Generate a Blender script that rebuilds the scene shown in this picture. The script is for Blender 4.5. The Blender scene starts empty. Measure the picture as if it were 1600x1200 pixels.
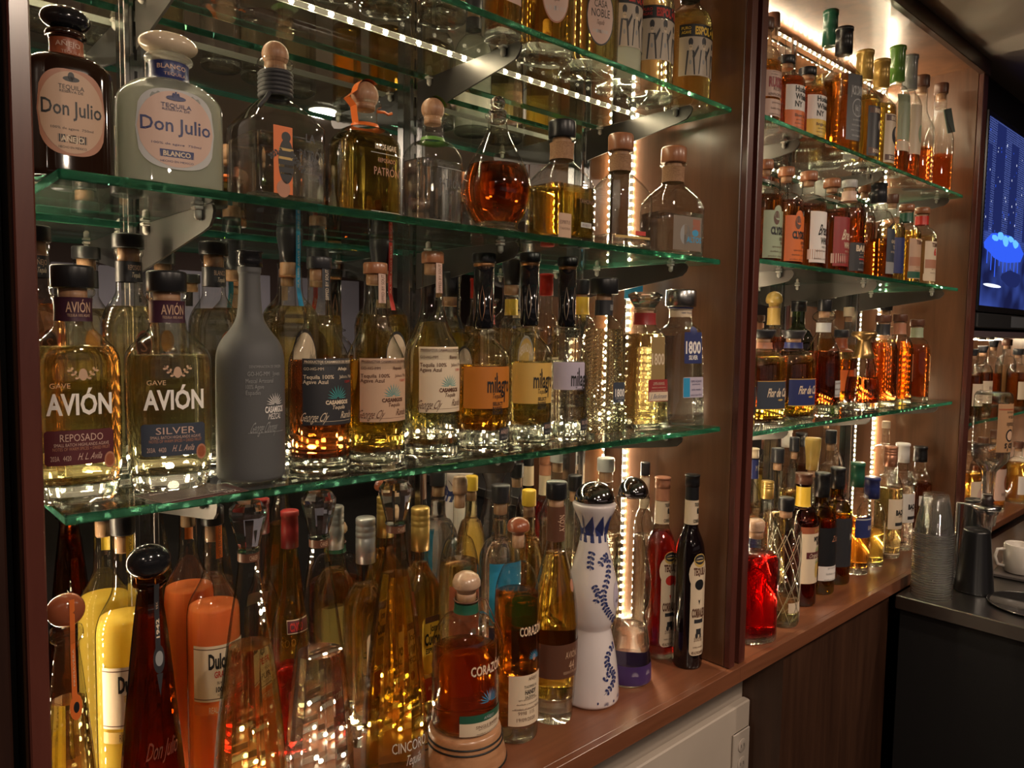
import bpy, bmesh, math, random
from mathutils import Vector, Matrix
random.seed(7)
C = bpy.context.scene.collection
PI = math.pi
# ------------------------------------------------------------------ camera
cam_data = bpy.data.cameras.new('camera')
cam = bpy.data.objects.new('camera', cam_data)
C.objects.link(cam)
cam_data.lens = 26.1
cam_data.sensor_width = 36.0
cam_data.clip_start = 0.02
cam.matrix_world = Matrix(((0.73918397, 0.03652438, -0.67251247, 0.0),
                           (-0.67334732, 0.06158446, -0.73675691, 0.0),
                           (0.01450673, 0.99743337, 0.07011584, 1.685),
                           (0, 0, 0, 1)))
bpy.context.scene.camera = cam
sc = bpy.context.scene
# ------------------------------------------------------------------ world, exposure, sampling
w = bpy.data.worlds.new('world'); sc.world = w; w.use_nodes = True
w.node_tree.nodes['Background'].inputs[0].default_value = (0.30, 0.26, 0.30, 1)
w.node_tree.nodes['Background'].inputs[1].default_value = 0.02
sc.view_settings.view_transform = 'Standard'
sc.view_settings.look = 'None'
sc.view_settings.gamma = 1
sc.view_settings.exposure = 0.25
cy = sc.cycles
cy.max_bounces = 14; cy.diffuse_bounces = 2; cy.glossy_bounces = 5
cy.transmission_bounces = 12; cy.transparent_max_bounces = 160; cy.volume_bounces = 0
cy.caustics_reflective = False; cy.caustics_refractive = True
cy.blur_glossy = 0.6
cy.sample_clamp_indirect = 6.0; cy.sample_clamp_direct = 0
cy.use_denoising = True
cy.use_adaptive_sampling = True; cy.adaptive_threshold = 0.015
cy.use_light_tree = True

def lamp(name, loc, power, color, size, rot=(0, 0, 0), spread=PI):
    d = bpy.data.lights.new(name, 'AREA'); d.shape = 'DISK'; d.size = size
    d.energy = power; d.color = color; d.spread = spread
    o = bpy.data.objects.new(name, d); C.objects.link(o)
    o.location = loc; o.rotation_euler = rot
    return o
# ceiling downlights of the bar room: (x, y, watts)
DOWN = [(-0.9, -0.9, 13), (0.35, -0.75, 16), (1.5, -0.6, 15), (2.6, -0.45, 12), (0.1, -2.9, 9), (2.4, -2.9, 9), (-1.2, -2.9, 7)]
CEIL = 2.573
for lx, ly, lw in DOWN:
    lamp('downlight_glow', (lx, ly, CEIL - 0.02), lw * 1.0, (1.0, 0.80, 0.62), 0.11)

# ------------------------------------------------------------------ materials
MC = {}
def newmat(key):
    m = bpy.data.materials.new(key); m.use_nodes = True
    nt = m.node_tree
    for n in list(nt.nodes): nt.nodes.remove(n)
    out = nt.nodes.new('ShaderNodeOutputMaterial')
    return m, nt, out
def bsdf(nt, col, rough=0.5, metal=0.0, coat=0.0, **kw):
    b = nt.nodes.new('ShaderNodeBsdfPrincipled')
    b.inputs['Base Color'].default_value = (*col, 1)
    b.inputs['Roughness'].default_value = rough
    b.inputs['Metallic'].default_value = metal
    b.inputs['Coat Weight'].default_value = coat
    b.inputs['Coat Roughness'].default_value = 0.08
    for k, v in kw.items(): b.inputs[k].default_value = v
    return b
def P(col, rough=0.5, metal=0.0, coat=0.0, bump=0.0, bscale=200.0, vary=0.0, vscale=8.0):
    key = 'p%s_%g_%g_%g_%g_%g_%g_%g' % (tuple(round(c, 3) for c in col), rough, metal, coat, bump, bscale, vary, vscale)
    if key in MC: return MC[key]
    m, nt, out = newmat('paint'); b = bsdf(nt, col, rough, metal, coat)
    if bump or vary:
        tc = nt.nodes.new('ShaderNodeTexCoord'); nz = nt.nodes.new('ShaderNodeTexNoise')
        nt.links.new(tc.outputs['Object'], nz.inputs['Vector'])
        nz.inputs['Scale'].default_value = bscale if bump else vscale
        if bump:
            bp = nt.nodes.new('ShaderNodeBump'); bp.inputs['Strength'].default_value = bump; bp.inputs['Distance'].default_value = 0.001
            nt.links.new(nz.outputs['Fac'], bp.inputs['Height']); nt.links.new(bp.outputs[0], b.inputs['Normal'])
        if vary:
            nz2 = nt.nodes.new('ShaderNodeTexNoise'); nz2.inputs['Scale'].default_value = vscale; nz2.inputs['Detail'].default_value = 6
            nt.links.new(tc.outputs['Object'], nz2.inputs['Vector'])
            rp = nt.nodes.new('ShaderNodeValToRGB')
            rp.color_ramp.elements[0].position = .3; rp.color_ramp.elements[1].position = .7
            rp.color_ramp.elements[0].color = (*[c * (1 - vary) for c in col], 1)
            rp.color_ramp.elements[1].color = (*[min(1, c * (1 + vary)) for c in col], 1)
            nt.links.new(nz2.outputs['Fac'], rp.inputs[0]); nt.links.new(rp.outputs[0], b.inputs['Base Color'])
    nt.links.new(b.outputs[0], out.inputs[0]); MC[key] = m
    return m
def wood(key, c1, c2, axis='z', scale=1.0, rough=0.28, coat=0.5):
    if key in MC: return MC[key]
    m, nt, out = newmat(key); b = bsdf(nt, c1, rough, 0, coat)
    b.inputs['Coat Roughness'].default_value = 0.18
    tc = nt.nodes.new('ShaderNodeTexCoord'); mp = nt.nodes.new('ShaderNodeMapping')
    s = {'x': (1.2, 14, 14), 'y': (14, 1.2, 14), 'z': (14, 14, 1.2)}[axis]
    mp.inputs['Scale'].default_value = tuple(v * scale for v in s)
    nz = nt.nodes.new('ShaderNodeTexNoise'); nz.inputs['Scale'].default_value = 1.6; nz.inputs['Detail'].default_value = 9
    nz.inputs['Roughness'].default_value = .62; nz.inputs['Distortion'].default_value = .6
    rp = nt.nodes.new('ShaderNodeValToRGB')
    rp.color_ramp.elements[0].position = .34; rp.color_ramp.elements[1].position = .68
    rp.color_ramp.elements[0].color = (*c1, 1); rp.color_ramp.elements[1].color = (*c2, 1)
    bp = nt.nodes.new('ShaderNodeBump'); bp.inputs['Strength'].default_value = .12; bp.inputs['Distance'].default_value = .001
    L = nt.links.new
    L(tc.outputs['Object'], mp.inputs[0]); L(mp.outputs[0], nz.inputs['Vector']); L(nz.outputs['Fac'], rp.inputs[0])
    L(rp.outputs[0], b.inputs['Base Color']); L(nz.outputs['Fac'], bp.inputs['Height']); L(bp.outputs[0], b.inputs['Normal'])
    L(b.outputs[0], out.inputs[0]); MC[key] = m
    return m
def emis(key, col, strength):
    if key in MC: return MC[key]
    m, nt, out = newmat(key); e = nt.nodes.new('ShaderNodeEmission')
    e.inputs[0].default_value = (*col, 1); e.inputs[1].default_value = strength
    nt.links.new(e.outputs[0], out.inputs[0]); MC[key] = m
    return m
def thin_glass(tint=(.97, .98, .96), edge=(.30, .33, .30), bump=0.0, bscale=40, frost=0.0):
    """thin wall of a bottle: lets light straight through, reflects by fresnel, longer way through glass at the rim"""
    key = 'tg%s%s%g%g%g' % (tint, edge, bump, bscale, frost)
    if key in MC: return MC[key]
    m, nt, out = newmat('bottle_glass'); L = nt.links.new
    tr = nt.nodes.new('ShaderNodeBsdfTransparent'); gl = nt.nodes.new('ShaderNodeBsdfGlossy')
    gl.inputs['Roughness'].default_value = 0.012
    fr = nt.nodes.new('ShaderNodeLayerWeight'); fr.inputs[0].default_value = .5   # Schlick reflectance, the same from both sides of the thin wall
    pw = nt.nodes.new('ShaderNodeMath'); pw.operation = 'POWER'; pw.inputs[1].default_value = 4; L(fr.outputs['Facing'], pw.inputs[0])
    ml = nt.nodes.new('ShaderNodeMath'); ml.operation = 'MULTIPLY_ADD'; ml.inputs[1].default_value = .92; ml.inputs[2].default_value = .075; L(pw.outputs[0], ml.inputs[0])
    lw = nt.nodes.new('ShaderNodeLayerWeight'); lw.inputs[0].default_value = 0.5
    pe = nt.nodes.new('ShaderNodeMath'); pe.operation = 'POWER'; pe.inputs[1].default_value = 3.2; L(lw.outputs['Facing'], pe.inputs[0])
    mc = nt.nodes.new('ShaderNodeMix'); mc.data_type = 'RGBA'
    mc.inputs['A'].default_value = (*tint, 1); mc.inputs['B'].default_value = (*edge, 1)
    L(pe.outputs[0], mc.inputs['Factor']); L(mc.outputs['Result'], tr.inputs[0])
    mx = nt.nodes.new('ShaderNodeMixShader'); L(ml.outputs[0], mx.inputs[0])
    src = tr
    if frost:
        df = nt.nodes.new('ShaderNodeBsdfTranslucent'); df.inputs[0].default_value = (.8, .8, .78, 1)
        mf = nt.nodes.new('ShaderNodeMixShader'); mf.inputs[0].default_value = frost
        L(tr.outputs[0], mf.inputs[1]); L(df.outputs[0], mf.inputs[2]); src = mf
    L(src.outputs[0], mx.inputs[1]); L(gl.outputs[0], mx.inputs[2]); L(mx.outputs[0], out.inputs[0])
    if bump:
        tc = nt.nodes.new('ShaderNodeTexCoord'); vo = nt.nodes.new('ShaderNodeTexVoronoi'); vo.inputs['Scale'].default_value = bscale
        bp = nt.nodes.new('ShaderNodeBump'); bp.inputs['Strength'].default_value = bump; bp.inputs['Distance'].default_value = .004
        L(tc.outputs['Object'], vo.inputs['Vector']); L(vo.outputs['Distance'], bp.inputs['Height'])
        L(bp.outputs[0], fr.inputs['Normal']); L(bp.outputs[0], gl.inputs['Normal'])
    MC[key] = m
    return m
SEE = .28   # share of light that crosses the liquid undeviated
def refr(col=(1, 1, 1), ior=1.45, sigma=None, rough=0.0, wav=0.0, wscale=30, see=SEE):
    key = 'rf%s%g%s%g%g%g%g' % (col, ior, sigma, rough, wav, wscale, see)
    if key in MC: return MC[key]
    m, nt, out = newmat('clear_solid'); L = nt.links.new
    g = nt.nodes.new('ShaderNodeBsdfGlass'); g.inputs['Color'].default_value = (*col, 1)
    g.inputs['IOR'].default_value = ior; g.inputs['Roughness'].default_value = rough
    tr = nt.nodes.new('ShaderNodeBsdfTransparent'); tr.inputs[0].default_value = (*col, 1)
    ms = nt.nodes.new('ShaderNodeMixShader'); ms.inputs[0].default_value = see
    L(g.outputs[0], ms.inputs[1]); L(tr.outputs[0], ms.inputs[2]); L(ms.outputs[0], out.inputs[0])
    if wav:
        tc = nt.nodes.new('ShaderNodeTexCoord'); nz = nt.nodes.new('ShaderNodeTexNoise'); nz.inputs['Scale'].default_value = wscale
        nz.inputs['Detail'].default_value = 1
        bp = nt.nodes.new('ShaderNodeBump'); bp.inputs['Strength'].default_value = wav; bp.inputs['Distance'].default_value = .004
        L(tc.outputs['Object'], nz.inputs['Vector']); L(nz.outputs['Fac'], bp.inputs['Height']); L(bp.outputs[0], g.inputs['Normal'])
    if sigma:
        d = max(sigma); va = nt.nodes.new('ShaderNodeVolumeAbsorption')
        va.inputs['Color'].default_value = (*[1 - s / d for s in sigma], 1); va.inputs['Density'].default_value = d
        L(va.outputs[0], out.inputs['Volume'])
    MC[key] = m
    return m
def juice(col):
    key = 'ju%s' % (col,)
    if key in MC: return MC[key]
    m, nt, out = newmat('juice'); L = nt.links.new
    d = nt.nodes.new('ShaderNodeBsdfDiffuse'); d.inputs[0].default_value = (*col, 1)
    t = nt.nodes.new('ShaderNodeBsdfTranslucent'); t.inputs[0].default_value = (*col, 1)
    x = nt.nodes.new('ShaderNodeMixShader'); x.inputs[0].default_value = .55
    L(d.outputs[0], x.inputs[1]); L(t.outputs[0], x.inputs[2]); L(x.outputs[0], out.inputs[0]); MC[key] = m
    return m
LIQ = {
 'amber': (1.5, 8, 34), 'gold': (.4, 2.6, 15), 'deep': (4, 19, 50), 'whiskey': (3, 16, 50), 'cola': (12, 34, 60),
 'honey': (.9, 5.5, 30), 'orange': (1.0, 12, 50), 'red': (2, 60, 65), 'pale': (.3, .8, 3.5), 'straw': (.4, 1.4, 8),
 'water': None, 'ruby': (2.2, 22, 48)}
def liquid(k):
    if k == 'pineapple': return juice((.95, .70, .13))
    if k == 'grapefruit': return juice((.98, .30, .10))
    if k == 'milky': return juice((.62, .62, .56))
    return refr((1, 1, 1), 1.34, LIQ[k])
def curtain_col(c): return c

# ------------------------------------------------------------------ objects
def tagp(o, label=None, cat=None, group=None, kind=None):
    if label: o['label'] = label
    if cat: o['category'] = cat
    if group: o['group'] = group
    if kind: o['kind'] = kind
    return o
def empty(name, loc, rz=0.0, label=None, cat=None, group=None):
    o = bpy.data.objects.new(name, None); o.empty_display_size = .02
    C.objects.link(o); o.location = loc; o.rotation_euler = (0, 0, rz)
    return tagp(o, label, cat, group)
class MB:
    def __init__(s): s.v = []; s.f = []; s.m = []; s.mats = []; s.sm = []
    def mat(s, m):
        if m not in s.mats: s.mats.append(m)
        return s.mats.index(m)
    def add(s, vs, fs, m, smooth=False):
        b = len(s.v); k = s.mat(m); s.v += [tuple(v) for v in vs]
        for f in fs: s.f.append([i + b for i in f]); s.m.append(k); s.sm.append(smooth)
    def box(s, a, b, m):
        x0, y0, z0 = a; x1, y1, z1 = b
        s.add([(x0,y0,z0),(x1,y0,z0),(x1,y1,z0),(x0,y1,z0),(x0,y0,z1),(x1,y0,z1),(x1,y1,z1),(x0,y1,z1)],
              [(0,3,2,1),(4,5,6,7),(0,1,5,4),(1,2,6,5),(2,3,7,6),(3,0,4,7)], m)
    def bbox(s, a, b, m, r=.001):
        """box with chamfered vertical and horizontal edges"""
        x0, y0, z0 = a; x1, y1, z1 = b
        def ring(z, i):
            return [(x0+i+r,y0+i,z),(x1-i-r,y0+i,z),(x1-i,y0+i+r,z),(x1-i,y1-i-r,z),(x1-i-r,y1-i,z),(x0+i+r,y1-i,z),(x0+i,y1-i-r,z),(x0+i,y0+i+r,z)]
        rs = [ring(z0, r), ring(z0+r, 0), ring(z1-r, 0), ring(z1, r)]
        v = [p for q in rs for p in q]; f = []
        for k in range(3):
            for i in range(8):
                j = (i+1) % 8; f.append((k*8+i, k*8+j, k*8+8+j, k*8+8+i))
        f.append(tuple(range(7, -1, -1))); f.append(tuple(24+i for i in range(8)))
        s.add(v, f, m)
    def lathe(s, prof, m, seg=32, cx=0, cy=0, cap0=True, cap1=True, smooth=True, n=2.0, q=1.0):
        """prof: list of (z, r)"""
        u = unit(n, q, seg); b = []; f = []
        for z, r in prof:
            for (x, y) in u: b.append((cx + x*r, cy + y*r, z))
        for k in range(len(prof)-1):
            for i in range(seg):
                j = (i+1) % seg; f.append((k*seg+i, k*seg+j, (k+1)*seg+j, (k+1)*seg+i))
        if cap0: f.append(tuple(range(seg-1, -1, -1)))
        if cap1: f.append(tuple((len(prof)-1)*seg+i for i in range(seg)))
        s.add(b, f, m, smooth)
    def tube(s, pts, r, m, seg=8, closed=False):
        pts = [Vector(p) for p in pts]; n = len(pts); vs = []; fs = []
        up = Vector((0, 0, 1)); prev = None
        for i, p in enumerate(pts):
            if closed: t = pts[(i+1) % n] - pts[i-1]
            else: t = pts[min(i+1, n-1)] - pts[max(i-1, 0)]
            t.normalize()
            a = prev if prev is not None else (up if abs(t.dot(up)) < .95 else Vector((1, 0, 0)))
            x = (a - t*a.dot(t)).normalized(); prev = x; y = t.cross(x)
            for k in range(seg):
                an = 2*PI*k/seg; vs.append(p + (x*math.cos(an) + y*math.sin(an))*r)
        for i in range(n if closed else n-1):
            for k in range(seg):
                a = i*seg+k; b = i*seg+(k+1) % seg; c = ((i+1) % n)*seg+(k+1) % seg; d = ((i+1) % n)*seg+k
                fs.append((a, b, c, d))
        if not closed: fs.append(tuple(range(seg-1, -1, -1))); fs.append(tuple((n-1)*seg+k for k in range(seg)))
        s.add(vs, fs, m, True)
    def build(s, name, parent=None, loc=None, rot=None):
        me = bpy.data.meshes.new(name); me.from_pydata(s.v, [], s.f)
        for m in s.mats: me.materials.append(m)
        me.polygons.foreach_set('material_index', s.m); me.polygons.foreach_set('use_smooth', s.sm)
        me.validate(); me.update()
        o = bpy.data.objects.new(name, me); C.objects.link(o)
        if parent is not None: o.parent = parent
        if loc: o.location = loc
        if rot: o.rotation_euler = rot
        return o
def struct(mb, name):
    o = mb.build(name); o['kind'] = 'structure'; return o
UC = {}
def unit(n, q, seg):
    """superellipse cross section, seg points starting at the front (-Y), going towards +X"""
    key = (round(n, 2), round(q, 3), seg)
    if key in UC: return UC[key]
    r = []
    for i in range(seg):
        a = -PI/2 + 2*PI*(i+.5)/seg if seg < 13 else -PI/2 + 2*PI*i/seg
        c, s_ = math.cos(a), math.sin(a)
        r.append((math.copysign(abs(c)**(2/n), c), q*math.copysign(abs(s_)**(2/n), s_)))
    if seg < 13: r = [(math.cos(-PI/2+2*PI*(i+.5)/seg), q*math.sin(-PI/2+2*PI*(i+.5)/seg)) for i in range(seg)]
    UC[key] = r
    return r
AC = {}
def arc_table(n, q):
    key = (round(n, 1), round(q, 2))
    if key in AC: return AC[key]
    n, q = key; N = 200; pts = []
    for i in range(N+1):
        a = -PI/2 + PI*i/N; c, s_ = math.cos(a), math.sin(a)
        pts.append((abs(c)**(2/n), q*math.copysign(abs(s_)**(2/n), s_)))
    cum = [0]
    for i in range(N): cum.append(cum[-1] + math.dist(pts[i], pts[i+1]))
    AC[key] = (cum, pts); return AC[key]
import bisect
def arc_pt(n, q, s):
    cum, pts = arc_table(n, q); a = min(abs(s), cum[-1]-1e-6); i = max(0, bisect.bisect_right(cum, a)-1)
    t = (a-cum[i])/max(1e-9, cum[i+1]-cum[i]); p, r = pts[i], pts[i+1]
    x = p[0]+(r[0]-p[0])*t; y = p[1]+(r[1]-p[1])*t; tx, ty = r[0]-p[0], r[1]-p[1]; l = math.hypot(tx, ty) or 1
    sg = 1 if s >= 0 else -1
    return x*sg, y, (ty/l)*sg, -tx/l
def chaikin(p, k=2):
    for _ in range(k):
        o = [p[0]]
        for a, b in zip(p, p[1:]):
            o.append(tuple(.75*x+.25*y for x, y in zip(a, b))); o.append(tuple(.25*x+.75*y for x, y in zip(a, b)))
        o.append(p[-1]); p = o
    return p
def interp(st, z):
    if z <= st[0][0]: return st[0][1:]
    for a, b in zip(st, st[1:]):
        if z <= b[0]:
            t = (z-a[0])/max(1e-9, b[0]-a[0]); return tuple(x+(y-x)*t for x, y in zip(a[1:], b[1:]))
    return st[-1][1:]
TC = {}
def text2d(s, bold=0.0):
    """triangles of a line of text in the built-in font, scaled to width 1 x cap height 1 (x from -.5 to .5, y from 0)"""
    key = (s, bold)
    if key in TC: return TC[key]
    cu = bpy.data.curves.new('t', 'FONT'); cu.body = s; cu.resolution_u = 2; cu.offset = bold
    ob = bpy.data.objects.new('t', cu); me = ob.to_mesh()
    vs = [(v.co.x, v.co.y) for v in me.vertices]; fs = [tuple(p.vertices) for p in me.polygons]
    ob.to_mesh_clear(); bpy.data.objects.remove(ob); bpy.data.curves.remove(cu)
    if not vs: TC[key] = ([], []); return TC[key]
    x0 = min(v[0] for v in vs); x1 = max(v[0] for v in vs)
    vs = [((x-x0)/(x1-x0)-.5, y/.73) for x, y in vs]
    TC[key] = (vs, fs); return TC[key]
class Bottle:
    """stations st: (z, r, n, q) in metres; draws surface patches, writing and shapes on the wall of the bottle"""
    def __init__(s, st, H, R): s.st = st; s.H = H; s.R = R
    def at(s, u, z, off):
        r, n, q = interp(s.st, z); x, y, nx, ny = arc_pt(n, q, u/max(r, 1e-4))
        return (x*r+nx*off, y*r+ny*off, z)
    def patch(s, mb, u0, u1, lo, hi, m, off, cols=14, rows=4):
        vs = []; fs = []
        for i in range(cols+1):
            u = u0+(u1-u0)*i/cols; a, b = lo(i/cols), hi(i/cols)
            for j in range(rows+1): vs.append(s.at(u, a+(b-a)*j/rows, off))
        for i in range(cols):
            for j in range(rows):
                a = i*(rows+1)+j; fs.append((a, a+rows+1, a+rows+2, a+1))
        mb.add(vs, fs, m, True)
    def rect(s, mb, uc, w, z0, z1, m, off=.0004, rnd=0.0, cols=16):
        rr = rnd
        def k(t):
            u = abs(t-.5)*w; e = w/2-rr
            return 0 if u <= e or rr <= 0 else rr-math.sqrt(max(0, rr*rr-(u-e)**2))
        s.patch(mb, uc-w/2, uc+w/2, lambda t: z0+k(t), lambda t: z1-k(t), m, off, cols if not rnd else 24)
    def oval(s, mb, uc, w, zc, h, m, off=.0006, p=2.0):
        def k(t): return h/2*max(0, 1-abs(2*t-1)**p)**(1/p)
        s.patch(mb, uc-w/2, uc+w/2, lambda t: zc-k(t), lambda t: zc+k(t), m, off, 28, 2)
    def poly(s, mb, pts, m, off=.0008):
        mb.add([s.at(u, z, off) for u, z in pts], [tuple(range(len(pts)))], m)
    def text(s, mb, t, uc, zc, w, h, m, off=.0009, bold=.0, slant=0.0, vertical=False, wave=None):
        vs, fs = text2d(t, bold); o = []
        for x, y in vs:
            a = (x*w, (y-.5)*h)
            if slant: a = (a[0]+a[1]*slant, a[1])
            if wave: a = (a[0], a[1]+wave*math.cos(a[0]/w*PI))
            if vertical: a = (-a[1], a[0])
            o.append(s.at(uc+a[0], zc+a[1], off))
        mb.add(o, fs, m)
    def agave(s, mb, uc, zc, sz, m, n=11, off=.0009):
        for i in range(n):
            a = PI*(.03+.94*i/(n-1)); L = sz*(.82+.18*math.sin(a)); wv = sz*.036
            c, d = math.cos(a), math.sin(a)
            s.poly(mb, [(uc+.12*sz*c+wv*d*.3, zc+.12*sz*d-wv*c*.3), (uc+.6*L*c+wv*d, zc+.6*L*d-wv*c), (uc+L*c, zc+L*d), (uc+.6*L*c-wv*d, zc+.6*L*d+wv*c), (uc+.12*sz*c-wv*d*.3, zc+.12*sz*d+wv*c*.3)][::-1], m, off)
    def sprig(s, mb, path, leaf, m, off=.0006):
        """a stem with pairs of leaves along it"""
        fine = [path[0]]
        for (a0, b0), (a1, b1) in zip(path, path[1:]):
            k = max(1, round(math.hypot(a1-a0, b1-b0)/(leaf*.95))); fine += [(a0+(a1-a0)*j/k, b0+(b1-b0)*j/k) for j in range(1, k+1)]
        path = fine
        for i in range(len(path)-1):
            (u0, z0), (u1, z1) = path[i], path[i+1]; dx, dz = u1-u0, z1-z0; l = math.hypot(dx, dz); dx, dz = dx/l, dz/l
            t = leaf*.05
            s.poly(mb, [(u0-dz*t, z0+dx*t), (u0+dz*t, z0-dx*t), (u1+dz*t, z1-dx*t), (u1-dz*t, z1+dx*t)], m, off)
            for sg in (-1, 1):
                a = math.atan2(dz, dx)+sg*.85; c, d = math.cos(a), math.sin(a)
                pts = [(u0+leaf*(p*c-q_*d), z0+leaf*(p*d+q_*c)) for p, q_ in ((.05, 0), (.35, -.22), (.7, -.32), (.93, -.2), (1.02, 0), (.93, .2), (.7, .32), (.35, .22))]
                s.poly(mb, pts, m, off)
def ink(c):
    return P(INK[c] if isinstance(c, str) else c, .45)
INK = {'white': (.85, .8, .76), 'black': (.012, .012, .014), 'cream': (.72, .58, .42), 'tan': (.56, .36, .24), 'pink': (.62, .42, .34), 'maroon': (.10, .02, .025),
 'navy': (.025, .035, .14), 'slate': (.045, .055, .08), 'red': (.55, .03, .02), 'orange': (.75, .17, .03), 'teal': (.06, .36, .36), 'blue': (.03, .30, .55),
 'green': (.12, .28, .05), 'dkgreen': (.02, .10, .06), 'gold': (.55, .36, .10), 'grey': (.30, .30, .30), 'copper': (.45, .20, .12), 'yellow': (.85, .55, .06),
 'brown': (.12, .05, .03), 'silver': (.5, .5, .5), 'sage': (.36, .42, .28), 'violet': (.06, .03, .13), 'panelone': (.52, .17, .02), 'paneltwo': (.62, .38, .09), 'charcoal': (.03, .03, .035), 'lilac': (.5, .44, .55), 'purple': (.055, .018, .035), 'rust': (.32, .09, .04), 'dkred': (.30, .03, .03)}
# ------------------------------------------------------------------ bottles
def glass_mat(g):
    return {'clear': thin_glass(), 'brown': thin_glass((.42, .17, .05), (.05, .02, .01)), 'dark': P((.020, .008, .004), .06, 0, .6),
            'green': thin_glass((.20, .30, .10), (.02, .04, .01)), 'frost': thin_glass((.93, .95, .93), (.6, .62, .6), frost=.35),
            'olive': thin_glass((.55, .42, .06), (.1, .08, .01)), 'black': P((.006, .006, .007), .05, 0, .6),
            'matte': P((.085, .085, .088), .62, 0, 0, .1, 400), 'ceramic': P((.74, .66, .66), .12, 0, .8),
            'diamond': refr((.97, .98, .88), 1.4, None, .02, see=.3), 'redblack': P((.006, .003, .004), .06, 0, .5),
            'teal': thin_glass((.93, .97, .94), (.35, .5, .45))}[g]
def shoulder(sb, nb, nr, sty):
    d = nb-sb
    if sty == 'dome': return [(sb, 1), (sb+.4*d, .96), (sb+.75*d, .78), (sb+.95*d, .5+.4*nr), (nb, nr*1.15), (nb+.25*d, nr)]
    if sty == 'cone': return [(sb, 1), (sb+.07*d, .99), (sb+.16*d, .93), (sb+.86*d, nr+.12*(1-nr)), (nb, nr*1.04)]
    if sty == 'slope': return [(sb, 1), (sb+.22*d, .95), (sb+.45*d, .76), (sb+.66*d, nr+.25*(1-nr)), (sb+.86*d, nr+.07*(1-nr)), (nb, nr)]
    if sty == 'sq': return [(sb, 1), (sb+.3*d, .985), (sb+.6*d, .90), (sb+.85*d, .66), (nb, nr*1.1), (nb+.2*d, nr)]
def outline(p):
    if 'prof' in p: pr = [tuple(a) if len(a) > 2 else (a[0], a[1], p.get('n', 2)) for a in p['prof']]
    else:
        sb, nb, nr, ct, n = p['sb'], p['nb'], p['nr'], p['ct'], p.get('n', 2)
        pr = [(0, .90, n), (.004, .955, n), (.016, .99, n), (.03, p.get('foot', 1), n), (.06, p.get('foot', 1), n)]
        sh = shoulder(sb, nb, nr, p.get('sty', 'dome'))
        pr += [(z, r, n if k < 2 else max(2, n-(n-2)*k/(len(sh)-1.0))) for k, (z, r) in enumerate(sh)]
        l = p.get('lip', 1.0)
        if l > 1: pr += [(ct-.036, nr, 2), (ct-.032, nr*l*.96, 2), (ct-.026, nr*l, 2), (ct-.008, nr*l, 2), (ct, nr*l*.93, 2)]
        else: pr += [(ct, nr, 2)]
    q = p.get('q', 1.0); H, R = p['H'], p['R']; n0 = pr[0][2]; out = []
    for z, r, n in chaikin(pr, 2):
        t = 1 if n0 <= 2.01 else min(1, max(0, (n-2)/(n0-2)))
        if n0 <= 2.01 and q != 1: t = min(1, max(0, (r-.3)/.5))
        out.append((z*H, r*R, n, 1+(q-1)*t))
    return out
def skin(mb, st, m, seg, off=0.0, cap0=True, cap1=True, flat=False):
    vs = []; fs = []
    for z, r, n, q in st: vs += [(x*(r-off), y*(r-off), z) for x, y in unit(n, q, seg)]
    K = len(st)
    for k in range(K-1):
        for i in range(seg):
            j = (i+1) % seg; fs.append((k*seg+i, k*seg+j, (k+1)*seg+j, (k+1)*seg+i))
    if cap0: fs.append(tuple(range(seg-1, -1, -1)))
    if cap1: fs.append(tuple((K-1)*seg+i for i in range(seg)))
    mb.add(vs, fs, m, not flat)
def clip(st, z0, z1):
    o = [(z0,)+interp(st, z0)]+[s for s in st if z0+1e-5 < s[0] < z1-1e-5]+[(z1,)+interp(st, z1)]
    return o
def finish(col, gl=.3, metal=0):
    return P(INK[col] if isinstance(col, str) else col, gl, metal, .3 if gl < .3 else 0)
CORK = None
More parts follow.
